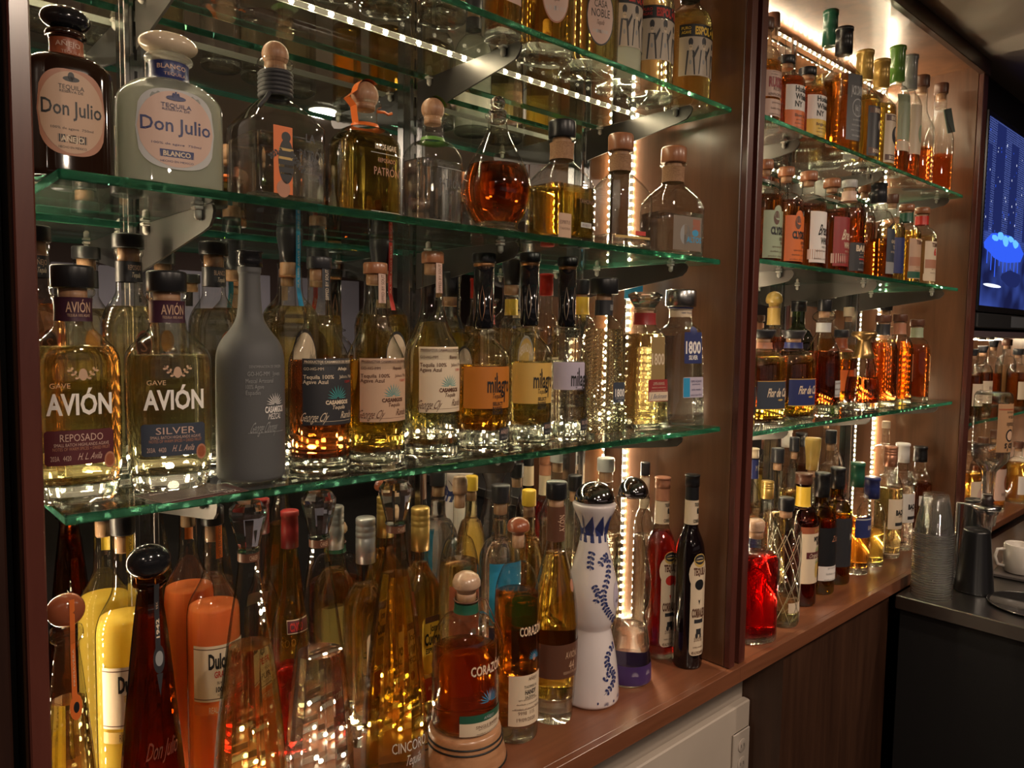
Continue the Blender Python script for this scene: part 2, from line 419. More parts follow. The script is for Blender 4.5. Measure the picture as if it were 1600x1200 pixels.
def cap_parts(p, root, seg):
    """the closure of the bottle, from the mouth (ct) up to the full height"""
    typ, col, cr = p['cap'][:3]; H, R = p['H'], p['R']; z0 = p['ct']*H; z1 = H; r = cr*R; h = z1-z0; nr = p['nr']*R
    mb = MB(); W = wood('cork_wood', (.34, .17, .09), (.50, .28, .16), 'z', 6, .5, .1)
    if typ == 'cyl':
        m = finish(col, .33); mb.lathe([(z0, r*.96), (z0+.05*h, r), (z1-.12*h, r), (z1-.04*h, r*.975), (z1, r*.9)], m, seg); nm = 'cap'
    elif typ == 'metal':
        m = finish(col, .25, 1); mb.lathe([(z0, r*.96), (z0+.05*h, r), (z1-.1*h, r), (z1, r*.94)], m, seg); nm = 'cap'
    elif typ == 'woodcyl':
        mb.lathe([(z0, r*.96), (z0+.05*h, r), (z1-.12*h, r), (z1, r*.92)], wood('cap_wood', (.30, .11, .05), (.42, .18, .09), 'z', 3, .35, .3), seg); nm = 'cap'
    elif typ == 'ball':
        rr = max(h*.53, r); mb.lathe([(z1-rr*(1+math.cos(a)), max(.0004, rr*math.sin(a))) for a in [PI*i/14 for i in range(2, 15)]], W if col == 'cork' else finish(col, .2), seg); nm = 'ball_stopper'
    elif typ == 'mush':
        m = wood('knob_'+str(col), tuple(.75*c for c in INK[col]), tuple(1.15*c for c in INK[col]), 'x', 4, .28, .5)
        mb.lathe([(z0, nr*.8), (z0+.2*h, nr*.9), (z0+.22*h, r*.86), (z0+.35*h, r), (z0+.55*h, r*.99), (z0+.78*h, r*.84), (z0+.93*h, r*.5), (z1, r*.1)], m, seg); nm = 'knob_stopper'
    elif typ == 'egg':
        a0, b0, hh = r, r*.72, h*.5
        m = finish(col, .12); vs = []; mb.lathe([(z0+hh-hh*math.cos(a), max(.0005, r*math.sin(a))) for a in [PI*i/14 for i in range(1, 15)]], m, seg, q=.75); nm = 'egg_stopper'
    elif typ == 'flare':
        m = finish(col, .3); mb.lathe([(z0, r*.78), (z0+.35*h, r*.84), (z0+.7*h, r), (z0+.93*h, r*1.03), (z1, r*.97)], m, seg); nm = 'cap'
    elif typ == 'screw':
        m = finish(col, .28, .6); pr = [(z0, r)]
        for k in range(3): zz = z0+h*(.55+.13*k); pr += [(zz, r), (zz+.02*h, r*.94), (zz+.04*h, r)]
        mb.lathe(pr+[(z1-.03*h, r), (z1, r*.9)], m, seg); nm = 'screw_cap'
    elif typ == 'foil':
        m = finish(col, .3, .35 if col in ('gold', 'copper', 'silver') else 0)
        mb.lathe([(z0, r*1.02), (z0+.5*h, r*1.0), (z1-.16*h, r*.97), (z1-.15*h, r*1.06), (z1-.02*h, r*1.06), (z1, r*.95)], m, seg); nm = 'capsule'
    elif typ == 'crystal':
        m = refr((.99, .99, .98), 1.5, see=.05); s = 8
        mb.lathe([(z0, r*.62), (z0+.05*h, r*.62), (z0+.1*h, r*.58), (z0+.72*h, r*.98), (z0+.86*h, r), (z1-.0*h, r*.72)], m, s, smooth=False); nm = 'crystal_stopper'
    elif typ == 'glassball':
        m = refr((.99, .99, .98), 1.48, see=.05); rr = h*.40
        mb.lathe([(z0, r*.7), (z0+.12*h, r*.8), (z0+.22*h, r*.72)]+[(z1-rr-rr*math.cos(a), max(.0004, rr*math.sin(a))) for a in [PI*i/12 for i in range(2, 13)]], m, seg); nm = 'glass_ball_stopper'
    elif typ == 'chrome':
        m = finish('silver', .03, 1); rr = r
        mb.lathe([(z0, r*.9), (z0+.12*h, r)]+[(z0+.12*h+.88*h*math.sin(a), max(.0005, r*math.cos(a))) for a in [PI/2*i/10 for i in range(1, 11)]], m, seg); nm = 'chrome_dome'
    elif typ == 'wax':
        m = finish(col, .22); mb.lathe([(z0, r*1.05), (z0+.4*h, r), (z1-.15*h, r), (z1-.1*h, r*1.12), (z1-.02*h, r*1.1), (z1, r*.9)], m, seg); nm = 'wax_seal'
    elif typ == 'mushcork':
        mb.lathe([(z0, r*.9), (z0+.2*h, r*.96), (z0+.5*h, r), (z0+.8*h, r*.97), (z1, r*.75)], wood('knob_tan', (.36, .16, .09), (.50, .26, .16), 'z', 4, .4, .2), seg); nm = 'stopper'
    capo = mb.build(nm, root)
    if p.get('cork', typ in ('ball', 'cyl', 'woodcyl', 'mushcork', 'glassball', 'flare', 'mush')) and nr > .006:
        cb = MB(); cb.lathe([(z0-.055*H, nr*.78), (z0-.05*H, nr*.84), (z0+.0005, nr*.84)], W if typ != 'glassball' else refr((.99, .99, .98), 1.48), max(12, seg//2))
        cb.build('cork', capo)
def label_mesh(B, lab, root, p):
    """lab: (name, shape, u, w, z0, z1, colour, rounding, items)"""
    name, shp, u, w_, z0, z1, col, rnd, items = lab; R, H = p['R'], p['H']; mb = MB()
    o = .0005
    if shp == 'rect': B.rect(mb, u*R, w_*R, z0*H, z1*H, ink(col), o, rnd*R)
    elif shp == 'oval': B.oval(mb, u*R, w_*R, (z0+z1)/2*H, (z1-z0)*H, ink(col), o, 2+rnd)
    elif shp == 'metal': B.rect(mb, u*R, w_*R, z0*H, z1*H, P(INK[col], .3, .8), o, rnd*R)
    for it in items:
        k = it[0]
        if k == 't':
            _, s, uu, z, ww, h, c = it[:7]; kw = it[7] if len(it) > 7 else {}
            kw = dict(kw)
            if kw.get('vertical'): B.text(mb, s, uu*R, z*H, ww*H, h*R, ink(c), o+.0004, **kw)
            else: B.text(mb, s, uu*R, z*H, ww*R, h*H, ink(c), o+.0004, **kw)
        elif k == 'o': _, uu, ww, z, h, c = it; B.oval(mb, uu*R, ww*R, z*H, h*H, ink(c), o+.0002)
        elif k == 'r': _, uu, ww, a, b, c = it; B.rect(mb, uu*R, ww*R, a*H, b*H, ink(c), o+.0002)
        elif k == 'a': _, uu, z, s, c = it; B.agave(mb, uu*R, z*H, s*R, ink(c), off=o+.0004)
        elif k == 'p': _, pts, c = it; B.poly(mb, [(a*R, b*H) for a, b in pts], ink(c), o+.0004)
        elif k == 's': _, pts, lf, c = it; B.sprig(mb, [(a*R, b*H) for a, b in pts], lf*R, ink(c), o+.0003)
        elif k == 'lines':
            _, uu, ww, a, b, cnt, c = it
            for i in range(cnt):
                z = b+(a-b)*i/max(1, cnt-1); l = ww*(.75+.25*((i*37) % 5)/4)
                words_ = ['agave azul hecho en mexico', 'destilado y embotellado', 'product of mexico 750 ml', 'distilled and bottled by hand', '40% alc by vol 80 proof'][i % 5]
                B.text(mb, words_, uu*R, z*H, l*R, min((b-a)/max(1, cnt)*.6, .02)*H, ink(c), o+.0004)
    mb.build(name, root)
def bottle(p):
    root = empty(p.get('name', 'liquor_bottle'), p['loc'], p.get('rz', 0), p['label'], p.get('cat', 'bottle'), p['group'])
    H, R = p['H'], p['R']; seg = p.get('seg', 40 if R*p['near'] > 32 else 28)
    flat = seg < 13
    st = outline(p); g = p.get('g', 'clear'); gm = glass_mat(g)
    if p.get('diamond'):
        seg = 44; z0_, z1_ = .02*H, .68*H; K = 52; s_ = []
        for k in range(K+1):
            z = z0_+(z1_-z0_)*k/K; s_.append((z,)+interp(st, z))
        vs = []; fs = []
        for k, (z, r, n, q) in enumerate(s_):
            for i, (x, y) in enumerate(unit(n, q, seg)):
                g_ = 1.0 if (i+k) % 2 == 0 else .955; vs.append((x*r*g_, y*r*g_, z))
        for k in range(K):
            for i in range(seg):
                a, b_, c_, d_ = k*seg+i, k*seg+(i+1) % seg, (k+1)*seg+(i+1) % seg, (k+1)*seg+i
                fs += [(a, b_, d_), (b_, c_, d_)] if (i+k) % 2 else [(a, b_, c_), (a, c_, d_)]
        mb = MB(); mb.add(vs, fs+[tuple(range(seg-1, -1, -1)), tuple(K*seg+i for i in range(seg))], gm); mb.build('cut_glass_body', root)
        gm = thin_glass(); st_n = clip(st, z1_, st[-1][0]); mb = MB(); skin(mb, st_n, gm, seg, 0, False, False); mb.build('neck', root)
    mb = MB()
    if not p.get('diamond'): skin(mb, st, gm, seg, 0, True, False, flat)
    if not p.get('diamond'): mb.build(p.get('body', 'glass'), root)
    wall = max(.0012, .035*R) if g not in ('diamond',) else .004
    bs = p.get('bs', .035)
    if p.get('liq') and g not in ('dark', 'black', 'matte', 'ceramic'):
        k, lv = p['liq']
        s2 = clip(st, bs*H+.0004, lv*H); mb = MB(); lm = liquid(k)
        s2 = [(s2[0][0]-.0001, s2[0][1]*.86)+s2[0][2:]]+s2
        skin(mb, s2, lm, seg, wall, True, True, flat); mb.build('liquid', root)
        if bs > .012:
            s3 = clip(st, .0006, bs*H); mb = MB(); skin(mb, s3, refr((.99, 1, .985), 1.5), seg, .0006, True, True, flat); mb.build('thick_base', root)
    if p.get('cap'): cap_parts(p, root, max(16, min(seg, 32)) if not flat else 24)
    B = Bottle(st, H, R)
    for lab in p.get('labs', []): label_mesh(B, lab, root, p)
    if p.get('band'):
        for nm, z0, z1, col, items in p['band']:
            mb = MB(); s4 = clip(st, z0*H, z1*H)
            skin(mb, [(z, r+.0006, n, q) for z, r, n, q in s4], P(INK[col], .35) if nm != 'twine' else wood('twine', (.24, .12, .06), (.42, .24, .13), 'x', 30, .8, 0), max(seg, 24) if not flat else seg, 0, False, False)
            for it in items:
                k = it[0]; s, uu, z, ww, h, c = it[1:7]; kw = it[7] if len(it) > 7 else {}
                if kw.get('vertical'): B.text(mb, s, uu*R, z*H, ww*H, h*R, ink(c), .0011, **kw)
                else: B.text(mb, s, uu*R, z*H, ww*R, h*H, ink(c), .0011, **kw)
            mb.build(nm, root)
    return root, B
# ------------------------------------------------------------------ the room
CHERRY = ((.085, .026, .011), (.19, .065, .028))
WZ = wood('cherry_upright', *CHERRY, 'z'); WX = wood('cherry_counter', (.16, .055, .025), (.26, .095, .045), 'x', 1, .3, .35)
WP = wood('cherry_panel', (.10, .041, .018), (.185, .080, .037), 'z', .7, .33, .3); WD = wood('dark_trim', (.03, .012, .007), (.06, .024, .014), 'x')
WE = wood('cherry_edging', (.075, .019, .014), (.12, .035, .024), 'z', 1.5, .3, .3)
DARK = P((.012, .010, .010), .6); MIRROR = P((.88, .90, .88), .008, 1.0); CHROME = P((.62, .62, .62), .16, 1.0); SLOT = P((.006, .006, .006), .6)
STEEL = P((.26, .25, .24), .30, 1.0, 0, .05, 500)
def slab(name, a, b, m, kind='structure', parent=None, bev=.0015):
    mb = MB(); mb.bbox(a, b, m, bev) if bev else mb.box(a, b, m); o = mb.build(name, parent)
    if kind: o['kind'] = kind
    return o
slab('floor', (-3, -4.2, -.1), (5.2, 1.22, 0), P((.05, .04, .035), .4, 0, 0, 0, 200, .3, 4), bev=0)
slab('ceiling', (-3, -4.2, CEIL), (5.2, 1.22, CEIL+.1), P((.36, .31, .26), .75, 0, 0, 0, 200, .05, 3), bev=0)
slab('wall_back', (-3, 1.112, 0), (5.2, 1.22, CEIL), P((.05, .035, .03), .7), bev=0)
slab('wall_front', (-3, -4.3, 0), (5.2, -4.2, CEIL), P((.05, .03, .028), .8), bev=0)
slab('wall_left', (-3.1, -4.2, 0), (-3, 1.22, CEIL), P((.06, .045, .04), .8), bev=0)
slab('wall_right', (5.2, -4.2, 0), (5.3, 1.22, CEIL), P((.06, .045, .04), .8), bev=0)
slab('wall_lower', (.02, .90, 0), (1.588, 1.11, .968), P((.46, .39, .33), .6, 0, 0, 0, 200, .08, 5), bev=0)
slab('baseboard_lower', (.02, .878, 0), (1.588, .899, .818), P((.52, .44, .37), .55, 0, 0, 0, 200, .08, 5), bev=.003)
mb = MB()
mb.box((1.59, .80, 0), (2.20, 1.11, .969), wood('knee_panel', (.035, .014, .008), (.07, .03, .016), 'z', 1, .4, .1)); struct(mb, 'partition_panel')
# cabinet carcasses
def cabinet(name, x0, x1, th0, th1, lab, top=CEIL-.001, z0=1.0, counter=True):
    c = empty(name, ((x0+x1)/2, .95, z0), 0, lab, 'shelving cabinet', 'back bar cabinets'); ox, oy, oz = (x0+x1)/2, .95, z0
    def part(nm, a, b, m, bv=.0015):
        mb = MB(); mb.bbox((a[0]-ox, a[1]-oy, a[2]-oz), (b[0]-ox, b[1]-oy, b[2]-oz), m, bv); return mb.build(nm, c)
    for nm, a, b in (('side_panel', x0, x0+th0), ('side_panel', x1-th1, x1)):
        part(nm, (a, .801, z0+.0005), (b, 1.11, top-.02), WP)
        part('front_edging', (a-.0005, .786, z0+.0005), (b+.0005, .80, top-.02), WE)
    part('top_panel', (x0, .801, top-.022), (x1, 1.11, top), WP)
    part('top_trim', (x0, .781, top-.048), (x1, .80, top), WD)
    part('mirror', (x0+th0+.001, 1.1035, z0+.001), (x1-th1-.001, 1.1095, top-.024), MIRROR, .0003)
    return c
cabinet('shelving_cabinet', .121, 1.352, .016, .019, 'mirror-backed cherry wood cabinet of tequila bottles, the nearer one')
cabinet('shelving_cabinet', 1.371, 2.772, .021, .045, 'mirror-backed cherry wood cabinet of whiskey and rum bottles, beside the television')
slab('gap_shade_1', (1.3525, .84, 1.0), (1.3705, 1.11, 2.55), SLOT, bev=0)  # black filler in the gap between the cabinets, standing for its shade
slab('trim_2', (-.9, .79, 0), (.108, 1.11, 2.57), wood('dark_side', (.02, .009, .007), (.045, .018, .012), 'z'), bev=.002)
slab('gap_shade_2', (.1085, .85, 0), (.1205, 1.11, 2.57), SLOT, bev=0)  # black sheet in place of the shade in the slit by the left panel
# counters
mb = MB(); mb.bbox((.109, .792, .974), (1.362, 1.11, .9995), WX, .0004); mb.bbox((.109, .778, .966), (1.362, .7919, .9995), WX, .0006)
tagp(mb.build('counter_slab'), 'reddish wooden counter carrying the tequila bottles', 'counter')
mb = MB(); mb.bbox((1.3625, .792, .974), (2.772, 1.11, .9995), WX, .0004); mb.bbox((1.3625, .778, .966), (2.772, .7919, .9995), WX, .0006)
tagp(mb.build('counter_slab'), 'reddish wooden counter carrying the rum bottles by the plastic cups', 'counter')
sc_ = empty('steel_counter', (2.9, -.1, 0), 0, 'stainless steel work counter with black side at the lower right corner', 'counter')
mb = MB(); mb.bbox((-.725, -.9, .925), (1.0, .875, .965), STEEL, .003); mb.build('steel_top', sc_)
mb = MB(); mb.bbox((-.70, -.88, .0), (1.0, .87, .9245), P((.010, .010, .011), .5), .002); mb.build('base_cabinet', sc_)
# outlet on the lower wall
o = empty('wall_outlet', (1.668, .8775, .70), 0, 'white electrical outlet plate on the pale wall below the counter', 'outlet')
o.location.x = 1.545
IV = P((.50, .43, .37), .4)
mb = MB(); mb.bbox((-.035, -.006, -.057), (.035, 0, .057), IV, .002); mb.build('cover_plate', o)
for dz in (-.022, .022):
    mb = MB(); mb.lathe([(0, .0165), (.0015, .0165), (.002, .0155)], IV, 20); q = mb.build('socket', o, (0, -.006, dz), (PI/2, 0, 0)); sk_ = q
    mb = MB(); [mb.box((x-.001, -.0082, dz-.004), (x+.001, -.0079, dz+.004), SLOT) for x in (-.006, .006)]; mb.build('slots', o)
# glass shelves
GF = thin_glass((.97, .992, .98), (.84, .94, .89))
def edge_glass():
    m, nt, out = newmat('green_glass_edge'); L_ = nt.links.new
    g = nt.nodes.new('ShaderNodeBsdfGlass'); g.inputs['Color'].default_value = (.20, .60, .44, 1); g.inputs['IOR'].default_value = 1.45; g.inputs['Roughness'].default_value = .06
    d = nt.nodes.new('ShaderNodeBsdfTranslucent'); d.inputs[0].default_value = (.06, .30, .21, 1)
    x = nt.nodes.new('ShaderNodeMixShader'); x.inputs[0].default_value = .30
    nz = nt.nodes.new('ShaderNodeTexNoise'); nz.inputs['Scale'].default_value = 9; tc = nt.nodes.new('ShaderNodeTexCoord')
    bp = nt.nodes.new('ShaderNodeBump'); bp.inputs['Strength'].default_value = .25; bp.inputs['Distance'].default_value = .01
    L_(tc.outputs['Object'], nz.inputs['Vector']); L_(nz.outputs['Fac'], bp.inputs['Height']); L_(bp.outputs[0], g.inputs['Normal'])
    L_(g.outputs[0], x.inputs[1]); L_(d.outputs[0], x.inputs[2]); L_(x.outputs[0], out.inputs[0]); return m
GE = edge_glass()
SHELVES = []
def glass_shelf(x0, x1, ztop, lab, y0=.80, y1=1.068, th=.0098):
    mb = MB(); a = (x0, y0, ztop-th); b = (x1, y1, ztop); c = .0015
    V_ = [(a[0],a[1],a[2]+c),(b[0],a[1],a[2]+c),(b[0],b[1],a[2]+c),(a[0],b[1],a[2]+c),(a[0],a[1],b[2]-c),(b[0],a[1],b[2]-c),(b[0],b[1],b[2]-c),(a[0],b[1],b[2]-c),
          (a[0]+c,a[1]+c,a[2]),(b[0]-c,a[1]+c,a[2]),(b[0]-c,b[1]-c,a[2]),(a[0]+c,b[1]-c,a[2]),(a[0]+c,a[1]+c,b[2]),(b[0]-c,a[1]+c,b[2]),(b[0]-c,b[1]-c,b[2]),(a[0]+c,b[1]-c,b[2])]
    mb.add(V_, [(8,11,10,9),(12,13,14,15)], GF)
    mb.add(V_, [(0,1,5,4),(1,2,6,5),(2,3,7,6),(3,0,4,7),(8,9,1,0),(9,10,2,1),(10,11,3,2),(11,8,0,3),(4,5,13,12),(5,6,14,13),(6,7,15,14),(7,4,12,15)], GE)
    o = mb.build('glass_shelf'); tagp(o, lab, 'glass shelf', 'glass shelves'); SHELVES.append((x0, x1, ztop, th)); return o
glass_shelf(.155, 1.292, 2.1217, 'clear glass shelf with green edge holding the skeleton-labelled bottles')
glass_shelf(.158, 1.270, 1.8301, 'clear glass shelf with green edge holding the cork-ball decanters')
glass_shelf(.156, 1.290, 1.5037, 'clear glass shelf with green edge directly above the wooden counter, in the nearer cabinet')
glass_shelf(1.397, 2.634, 2.1341, 'upper glass shelf of whiskey bottles beside the television')
glass_shelf(1.397, 2.638, 1.8437, 'middle glass shelf of whiskey bottles with bluish green edge')
glass_shelf(1.397, 2.644, 1.4829, 'glass shelf of dark rum bottles above the red decanter')
# slotted uprights and brackets
def standard(x, lab, z0=1.002, z1=2.54):
    r = empty('slotted_upright', (x, 1.098, z0), 0, lab, 'upright', 'slotted uprights')
    mb = MB()
    for a, b in ((-.016, -.009), (.009, .016)): mb.bbox((a, -.014, 0), (b, .005, z1-z0), CHROME, .001)
    mb.box((-.009, -.006, 0), (.009, .005, z1-z0), CHROME); mb.build('channel', r)
    mb = MB(); n = int((z1-z0)/.032)
    for i in range(n): mb.box((-.0018, -.0064, .012+i*.032), (.0018, -.0061, .030+i*.032), SLOT)
    mb.build('slots', r)
def bracket(x, zt, lab, L0=.262):
    r = empty('shelf_bracket', (x, 1.084, zt), 0, lab, 'bracket', 'glass shelf brackets'); mb = MB(); M_ = P((.13, .12, .115), .34, .9)
    pr = [(0, 0), (0, -.062), (-L0+.03, -.028), (-L0+.012, -.024), (-L0+.003, -.016), (-L0, -.008), (-L0+.003, -.002), (-L0+.008, 0)]
    n = len(pr); v = [(s*.0016, y, z) for s in (-1, 1) for y, z in pr]
    mb.add(v, [tuple(range(n-1, -1, -1)), tuple(range(n, 2*n))]+[(i, (i+1) % n, n+(i+1) % n, n+i) for i in range(n)], M_); mb.build('tapered_plate', r)
    for yy in (-.04, -L0+.035):
        mb = MB(); m = P((.55, .53, .48), .25); mb.bbox((-.011, yy-.006, -.0045), (.011, yy+.006, -.0005), m, .001)
        mb.lathe([(-.016, .002), (-.013, .0045), (-.005, .0045)], m, 10, 0.0052, yy); mb.lathe([(-.016, .002), (-.013, .0045), (-.005, .0045)], m, 10, -.0052, yy); mb.build('glass_rest_clip', r)
for x, pos in ((.31, 'nearest the left post'), (.760, 'in the middle of the nearer cabinet'), (1.195, 'nearest the divider in the nearer cabinet')):
    standard(x, 'chrome slotted upright '+pos)
    for z, nm in ((2.1217, 'skeleton-labelled bottles'), (1.8301, 'cork-ball decanters'), (1.5037, 'agave-labelled bottles')): bracket(x, z-.0102, 'tapered bracket under the shelf of %s, %s' % (nm, {.31: 'nearest the left post', .760: 'middle one', 1.195: 'nearest the divider'}[x]))
for x, pos in ((1.61, 'behind the stubby whiskey bottles'), (2.07, 'at the middle of the whiskey cabinet'), (2.585, 'nearest the television')):
    standard(x, 'chrome slotted upright '+pos)
    for z, nm in ((2.1341, 'green-capped bottle'), (1.8437, 'red-banded rye bottle'), (1.4829, 'dark rums')): bracket(x, z-.0102, 'tapered bracket under the shelf of the %s, %s' % (nm, pos.replace('at the middle of the whiskey cabinet', 'middle one')))
# light strips
LEDM = emis('led', (1.0, .80, .52), 330.0); GLOW = emis('added_tape_glow', (1.0, .76, .48), 0.5)  # GLOW: extra emission for the tape between the diodes
def led_strip(p0, p1, face, lab, step=.025, size=.0040):
    """p0,p1 ends of the strip, face: direction the diodes point"""
    p0 = Vector(p0); p1 = Vector(p1); d = p1-p0; L_ = d.length; d.normalize(); f = Vector(face).normalized(); s = d.cross(f)
    r = empty('led_strip', p0, 0, lab, 'light strip', 'warm white light strips')
    def bx_(mb, a, b, w, h0, h1, m):
        c = [d*t + s*u + f*h for h in (h0, h1) for t, u in ((a, -w), (b, -w), (b, w), (a, w))]
        mb.add(c, [(0,3,2,1),(4,5,6,7),(0,1,5,4),(1,2,6,5),(2,3,7,6),(3,0,4,7)], m)
    mb = MB(); bx_(mb, 0, L_, .0048, 0, .0012, P((.8, .78, .7), .4)); mb.build('backing', r)
    mb = MB(); bx_(mb, 0, L_, .0036, .00125, .0016, GLOW); v_ = mb.f; mb.f = [v_[1]]; mb.m = mb.m[:1]; mb.sm = mb.sm[:1]; mb.build('added_glow_tape', r)  # tape face made to emit too, added to brighten liquids and bases
    mb = MB(); n = int(L_/step)
    for i in range(n):
        c0 = d*((i+.5)*step)+f*.0017; w_ = size
        v = [c0+d*(w_*math.cos(a_))*k+s*(w_*.85*math.sin(a_))*k+f*h for h, k in ((0, 1), (w_*.5, .85), (w_*.8, .4)) for a_ in [2*PI*j/8 for j in range(8)]]
        mb.add(v, [(q*8+j, q*8+(j+1) % 8, q*8+8+(j+1) % 8, q*8+8+j) for q in (0, 1) for j in range(8)]+[tuple(range(16, 24))], LEDM)
    mb.build('diodes', r)['kind'] = 'stuff'
F = (0, -1, 0)
F2 = (0, -1, .0)
for (x0, x1, y, z, fc, lb) in ((.16, 1.285, .978, 2.1285, F2, 'strip of warm diodes along the back of the shelf of skeleton-labelled bottles'),
    (.16, 1.285, 1.060, 1.5100, F2, 'strip of warm diodes along the back of the shelf of agave-labelled bottles'),
    (.15, 1.32, 1.095, 1.0065, F2, 'strip of warm diodes along the back of the tequila counter'),
    (1.40, 2.72, 1.088, 2.528, (0, -1, -.35), 'strip of warm diodes under the top of the whiskey cabinet'),
    (1.40, 2.63, 1.060, 2.1405, F2, 'strip of warm diodes along the back of the shelf with the green-capped bottle'),
    (1.40, 2.63, 1.060, 1.4895, F2, 'strip of warm diodes along the back of the dark rum shelf'),
    (1.40, 2.72, 1.095, 1.0065, F2, 'strip of warm diodes along the back of the rum counter')):
    led_strip((x0, y, z), (x1, y, z), fc, lb, .03)
led_strip((1.3325, 1.073, 1.02), (1.3325, 1.073, 2.50), (-1, -.5, 0), 'vertical strip of warm diodes on the divider beside the tequilas', .0175, .0040)
led_strip((.1375, 1.073, 1.02), (.1375, 1.073, 2.50), (1, -.5, 0), 'vertical strip of warm diodes behind the left post', .0175, .0040)
led_strip((2.7265, 1.073, 1.02), (2.7265, 1.073, 2.50), (-1, -.5, 0), 'vertical strip of warm diodes on the panel beside the television', .0175, .0040)
led_strip((1.3925, 1.073, 1.02), (1.3925, 1.073, 2.50), (1, -.5, 0), 'vertical strip of warm diodes on the right face of the divider', .0175, .0040)
# ------------------------------------------------------------------ television and third cabinet
def tvmat():
    m, nt, out = newmat('television_picture'); L_ = nt.links.new; N = nt.nodes.new
    tc = N('ShaderNodeTexCoord'); sep = N('ShaderNodeSeparateXYZ'); L_(tc.outputs['Object'], sep.inputs[0])
    mp = N('ShaderNodeMapping'); mp.inputs['Rotation'].default_value = (PI/2, 0, 0); mp.inputs['Scale'].default_value = (1, 1, 1)
    L_(tc.outputs['Object'], mp.inputs[0])
    br = N('ShaderNodeTexBrick'); br.inputs['Scale'].default_value = 34; br.inputs['Color1'].default_value = (.010, .016, .085, 1); br.inputs['Color2'].default_value = (.035, .05, .20, 1)
    br.inputs['Mortar'].default_value = (.10, .14, .42, 1); br.inputs['Mortar Size'].default_value = .035; br.inputs['Bias'].default_value = -.3
    L_(mp.outputs[0], br.inputs['Vector'])
    nz = N('ShaderNodeTexNoise'); nz.inputs['Scale'].default_value = 5; L_(mp.outputs[0], nz.inputs['Vector'])
    rp = N('ShaderNodeValToRGB'); rp.color_ramp.elements[0].position = .38; rp.color_ramp.elements[0].color = (.012, .015, .07, 1); rp.color_ramp.elements[1].position = .66; rp.color_ramp.elements[1].color = (.06, .11, .50, 1)
    L_(nz.outputs['Fac'], rp.inputs[0])
    st = N('ShaderNodeMapRange'); st.inputs['From Min'].default_value = -.12; st.inputs['From Max'].default_value = -.02; L_(sep.outputs['Z'], st.inputs[0])
    mx = N('ShaderNodeMix'); mx.data_type = 'RGBA'; L_(st.outputs[0], mx.inputs['Factor']); L_(rp.outputs[0], mx.inputs['A']); L_(br.outputs[0], mx.inputs['B'])
    e = N('ShaderNodeEmission'); e.inputs[1].default_value = .7; L_(mx.outputs['Result'], e.inputs[0]); L_(e.outputs[0], out.inputs[0]); return m
tv = empty('television', (3.33, .80, 2.10), 0, 'wall television showing a blue night city street, at the right edge', 'television')
mb = MB(); mb.bbox((-.56, -.02, -.325), (.56, .02, .325), P((.006, .006, .008), .25), .004); mb.build('housing', tv)
mb = MB(); mb.add([(-.545, -.0205, -.305), (.545, -.0205, -.305), (.545, -.0205, .305), (-.545, -.0205, .305)], [(0, 1, 2, 3)], tvmat()); screen_ = mb.build('screen', tv)
E1 = emis('screen_blue', (.03, .10, .8), 1.0); E2 = emis('screen_cyan', (.10, .35, 1.0), 1.4); E3 = emis('screen_dark', (.012, .018, .09), 1); E4 = emis('screen_white', (.75, .8, 1.0), 1.2); E5 = emis('screen_red', (1.0, .05, .08), .9)
mb = MB(); random.seed(3)
def q2(x0, z0, x1, z1, m, y=-.0212): mb.add([(x0, y, z0), (x1, y, z0), (x1, y, z1), (x0, y, z1)], [(0, 1, 2, 3)], m)
def blob(cx, cz, rx, rz, m, y, k=18, jit=.12):
    pts = [(cx+rx*math.cos(2*PI*i/k)*(1+random.uniform(-jit, jit)), y, cz+rz*math.sin(2*PI*i/k)*(1+random.uniform(-jit, jit))) for i in range(k)]
    mb.add(pts, [tuple(range(k))], m)
for x0, x1, zt in ((-.545, -.50, .22), (-.46, -.36, .30), (-.29, -.20, .26), (-.10, .05, .30), (.2, .35, .24)): q2(x0, -.06, x1, zt, E3, -.0209)
for _ in range(150):
    x = random.uniform(-.54, .54); z = random.uniform(-.10, .28); s = random.uniform(.002, .005); q2(x, z, x+s, z+s*1.6, E4 if random.random() < .4 else E1)
blob(-.30, -.10, .24, .05, E1, -.0214); [blob(-.42+.06*i, -.075+.012*(i % 2), .035, .010+.004*(i % 3), E2, -.0216-.0001*i) for i in range(5)]
for i in range(9): q2(-.50+.045*i, -.165-.02*(i % 3), -.49+.045*i, -.11, E1, -.0213)
blob(-.2, -.20, .12, .03, E3, -.0215); blob(.16, -.24, .04, .06, E5, -.0215); blob(-.42, -.235, .10, .006, E4, -.0213, jit=.02); mb.build('picture', screen_)
sb_ = empty('soundbar', (3.33, .80, 1.745), 0, 'black soundbar under the television', 'speaker')
mb = MB(); mb.bbox((-.55, -.02, -.024), (.55, .04, .026), P((.012, .012, .014), .6, 0, 0, .2, 300), .004); mb.build('body', sb_)
mb = MB(); mb.bbox((-.17, -.0215, -.018), (.02, -.0202, .022), P((.12, .13, .15), .3), .0005); mb.build('sticker', sb_)
slab('trim_4', (2.7725, .83, 1.712), (4.4, 1.11, CEIL), P((.010, .008, .010), .6), bev=0)
hc = empty('shelving_cabinet', (3.5, .95, 1.0), 0, 'mirror-backed cabinet of whiskeys below the television', 'shelving cabinet', 'back bar cabinets')
mb = MB(); mb.bbox((-.727, -.16, .690), (.9, .16, .711), P((.10, .07, .08), .4), .002); mb.build('top_panel', hc)
mb = MB(); mb.bbox((-.727, .1535, .001), (.9, .1595, .689), MIRROR, .0003); mb.build('mirror', hc)
mb = MB(); mb.bbox((.88, -.16, .001), (.90, .153, .689), WP, .001); mb.build('side_panel', hc)
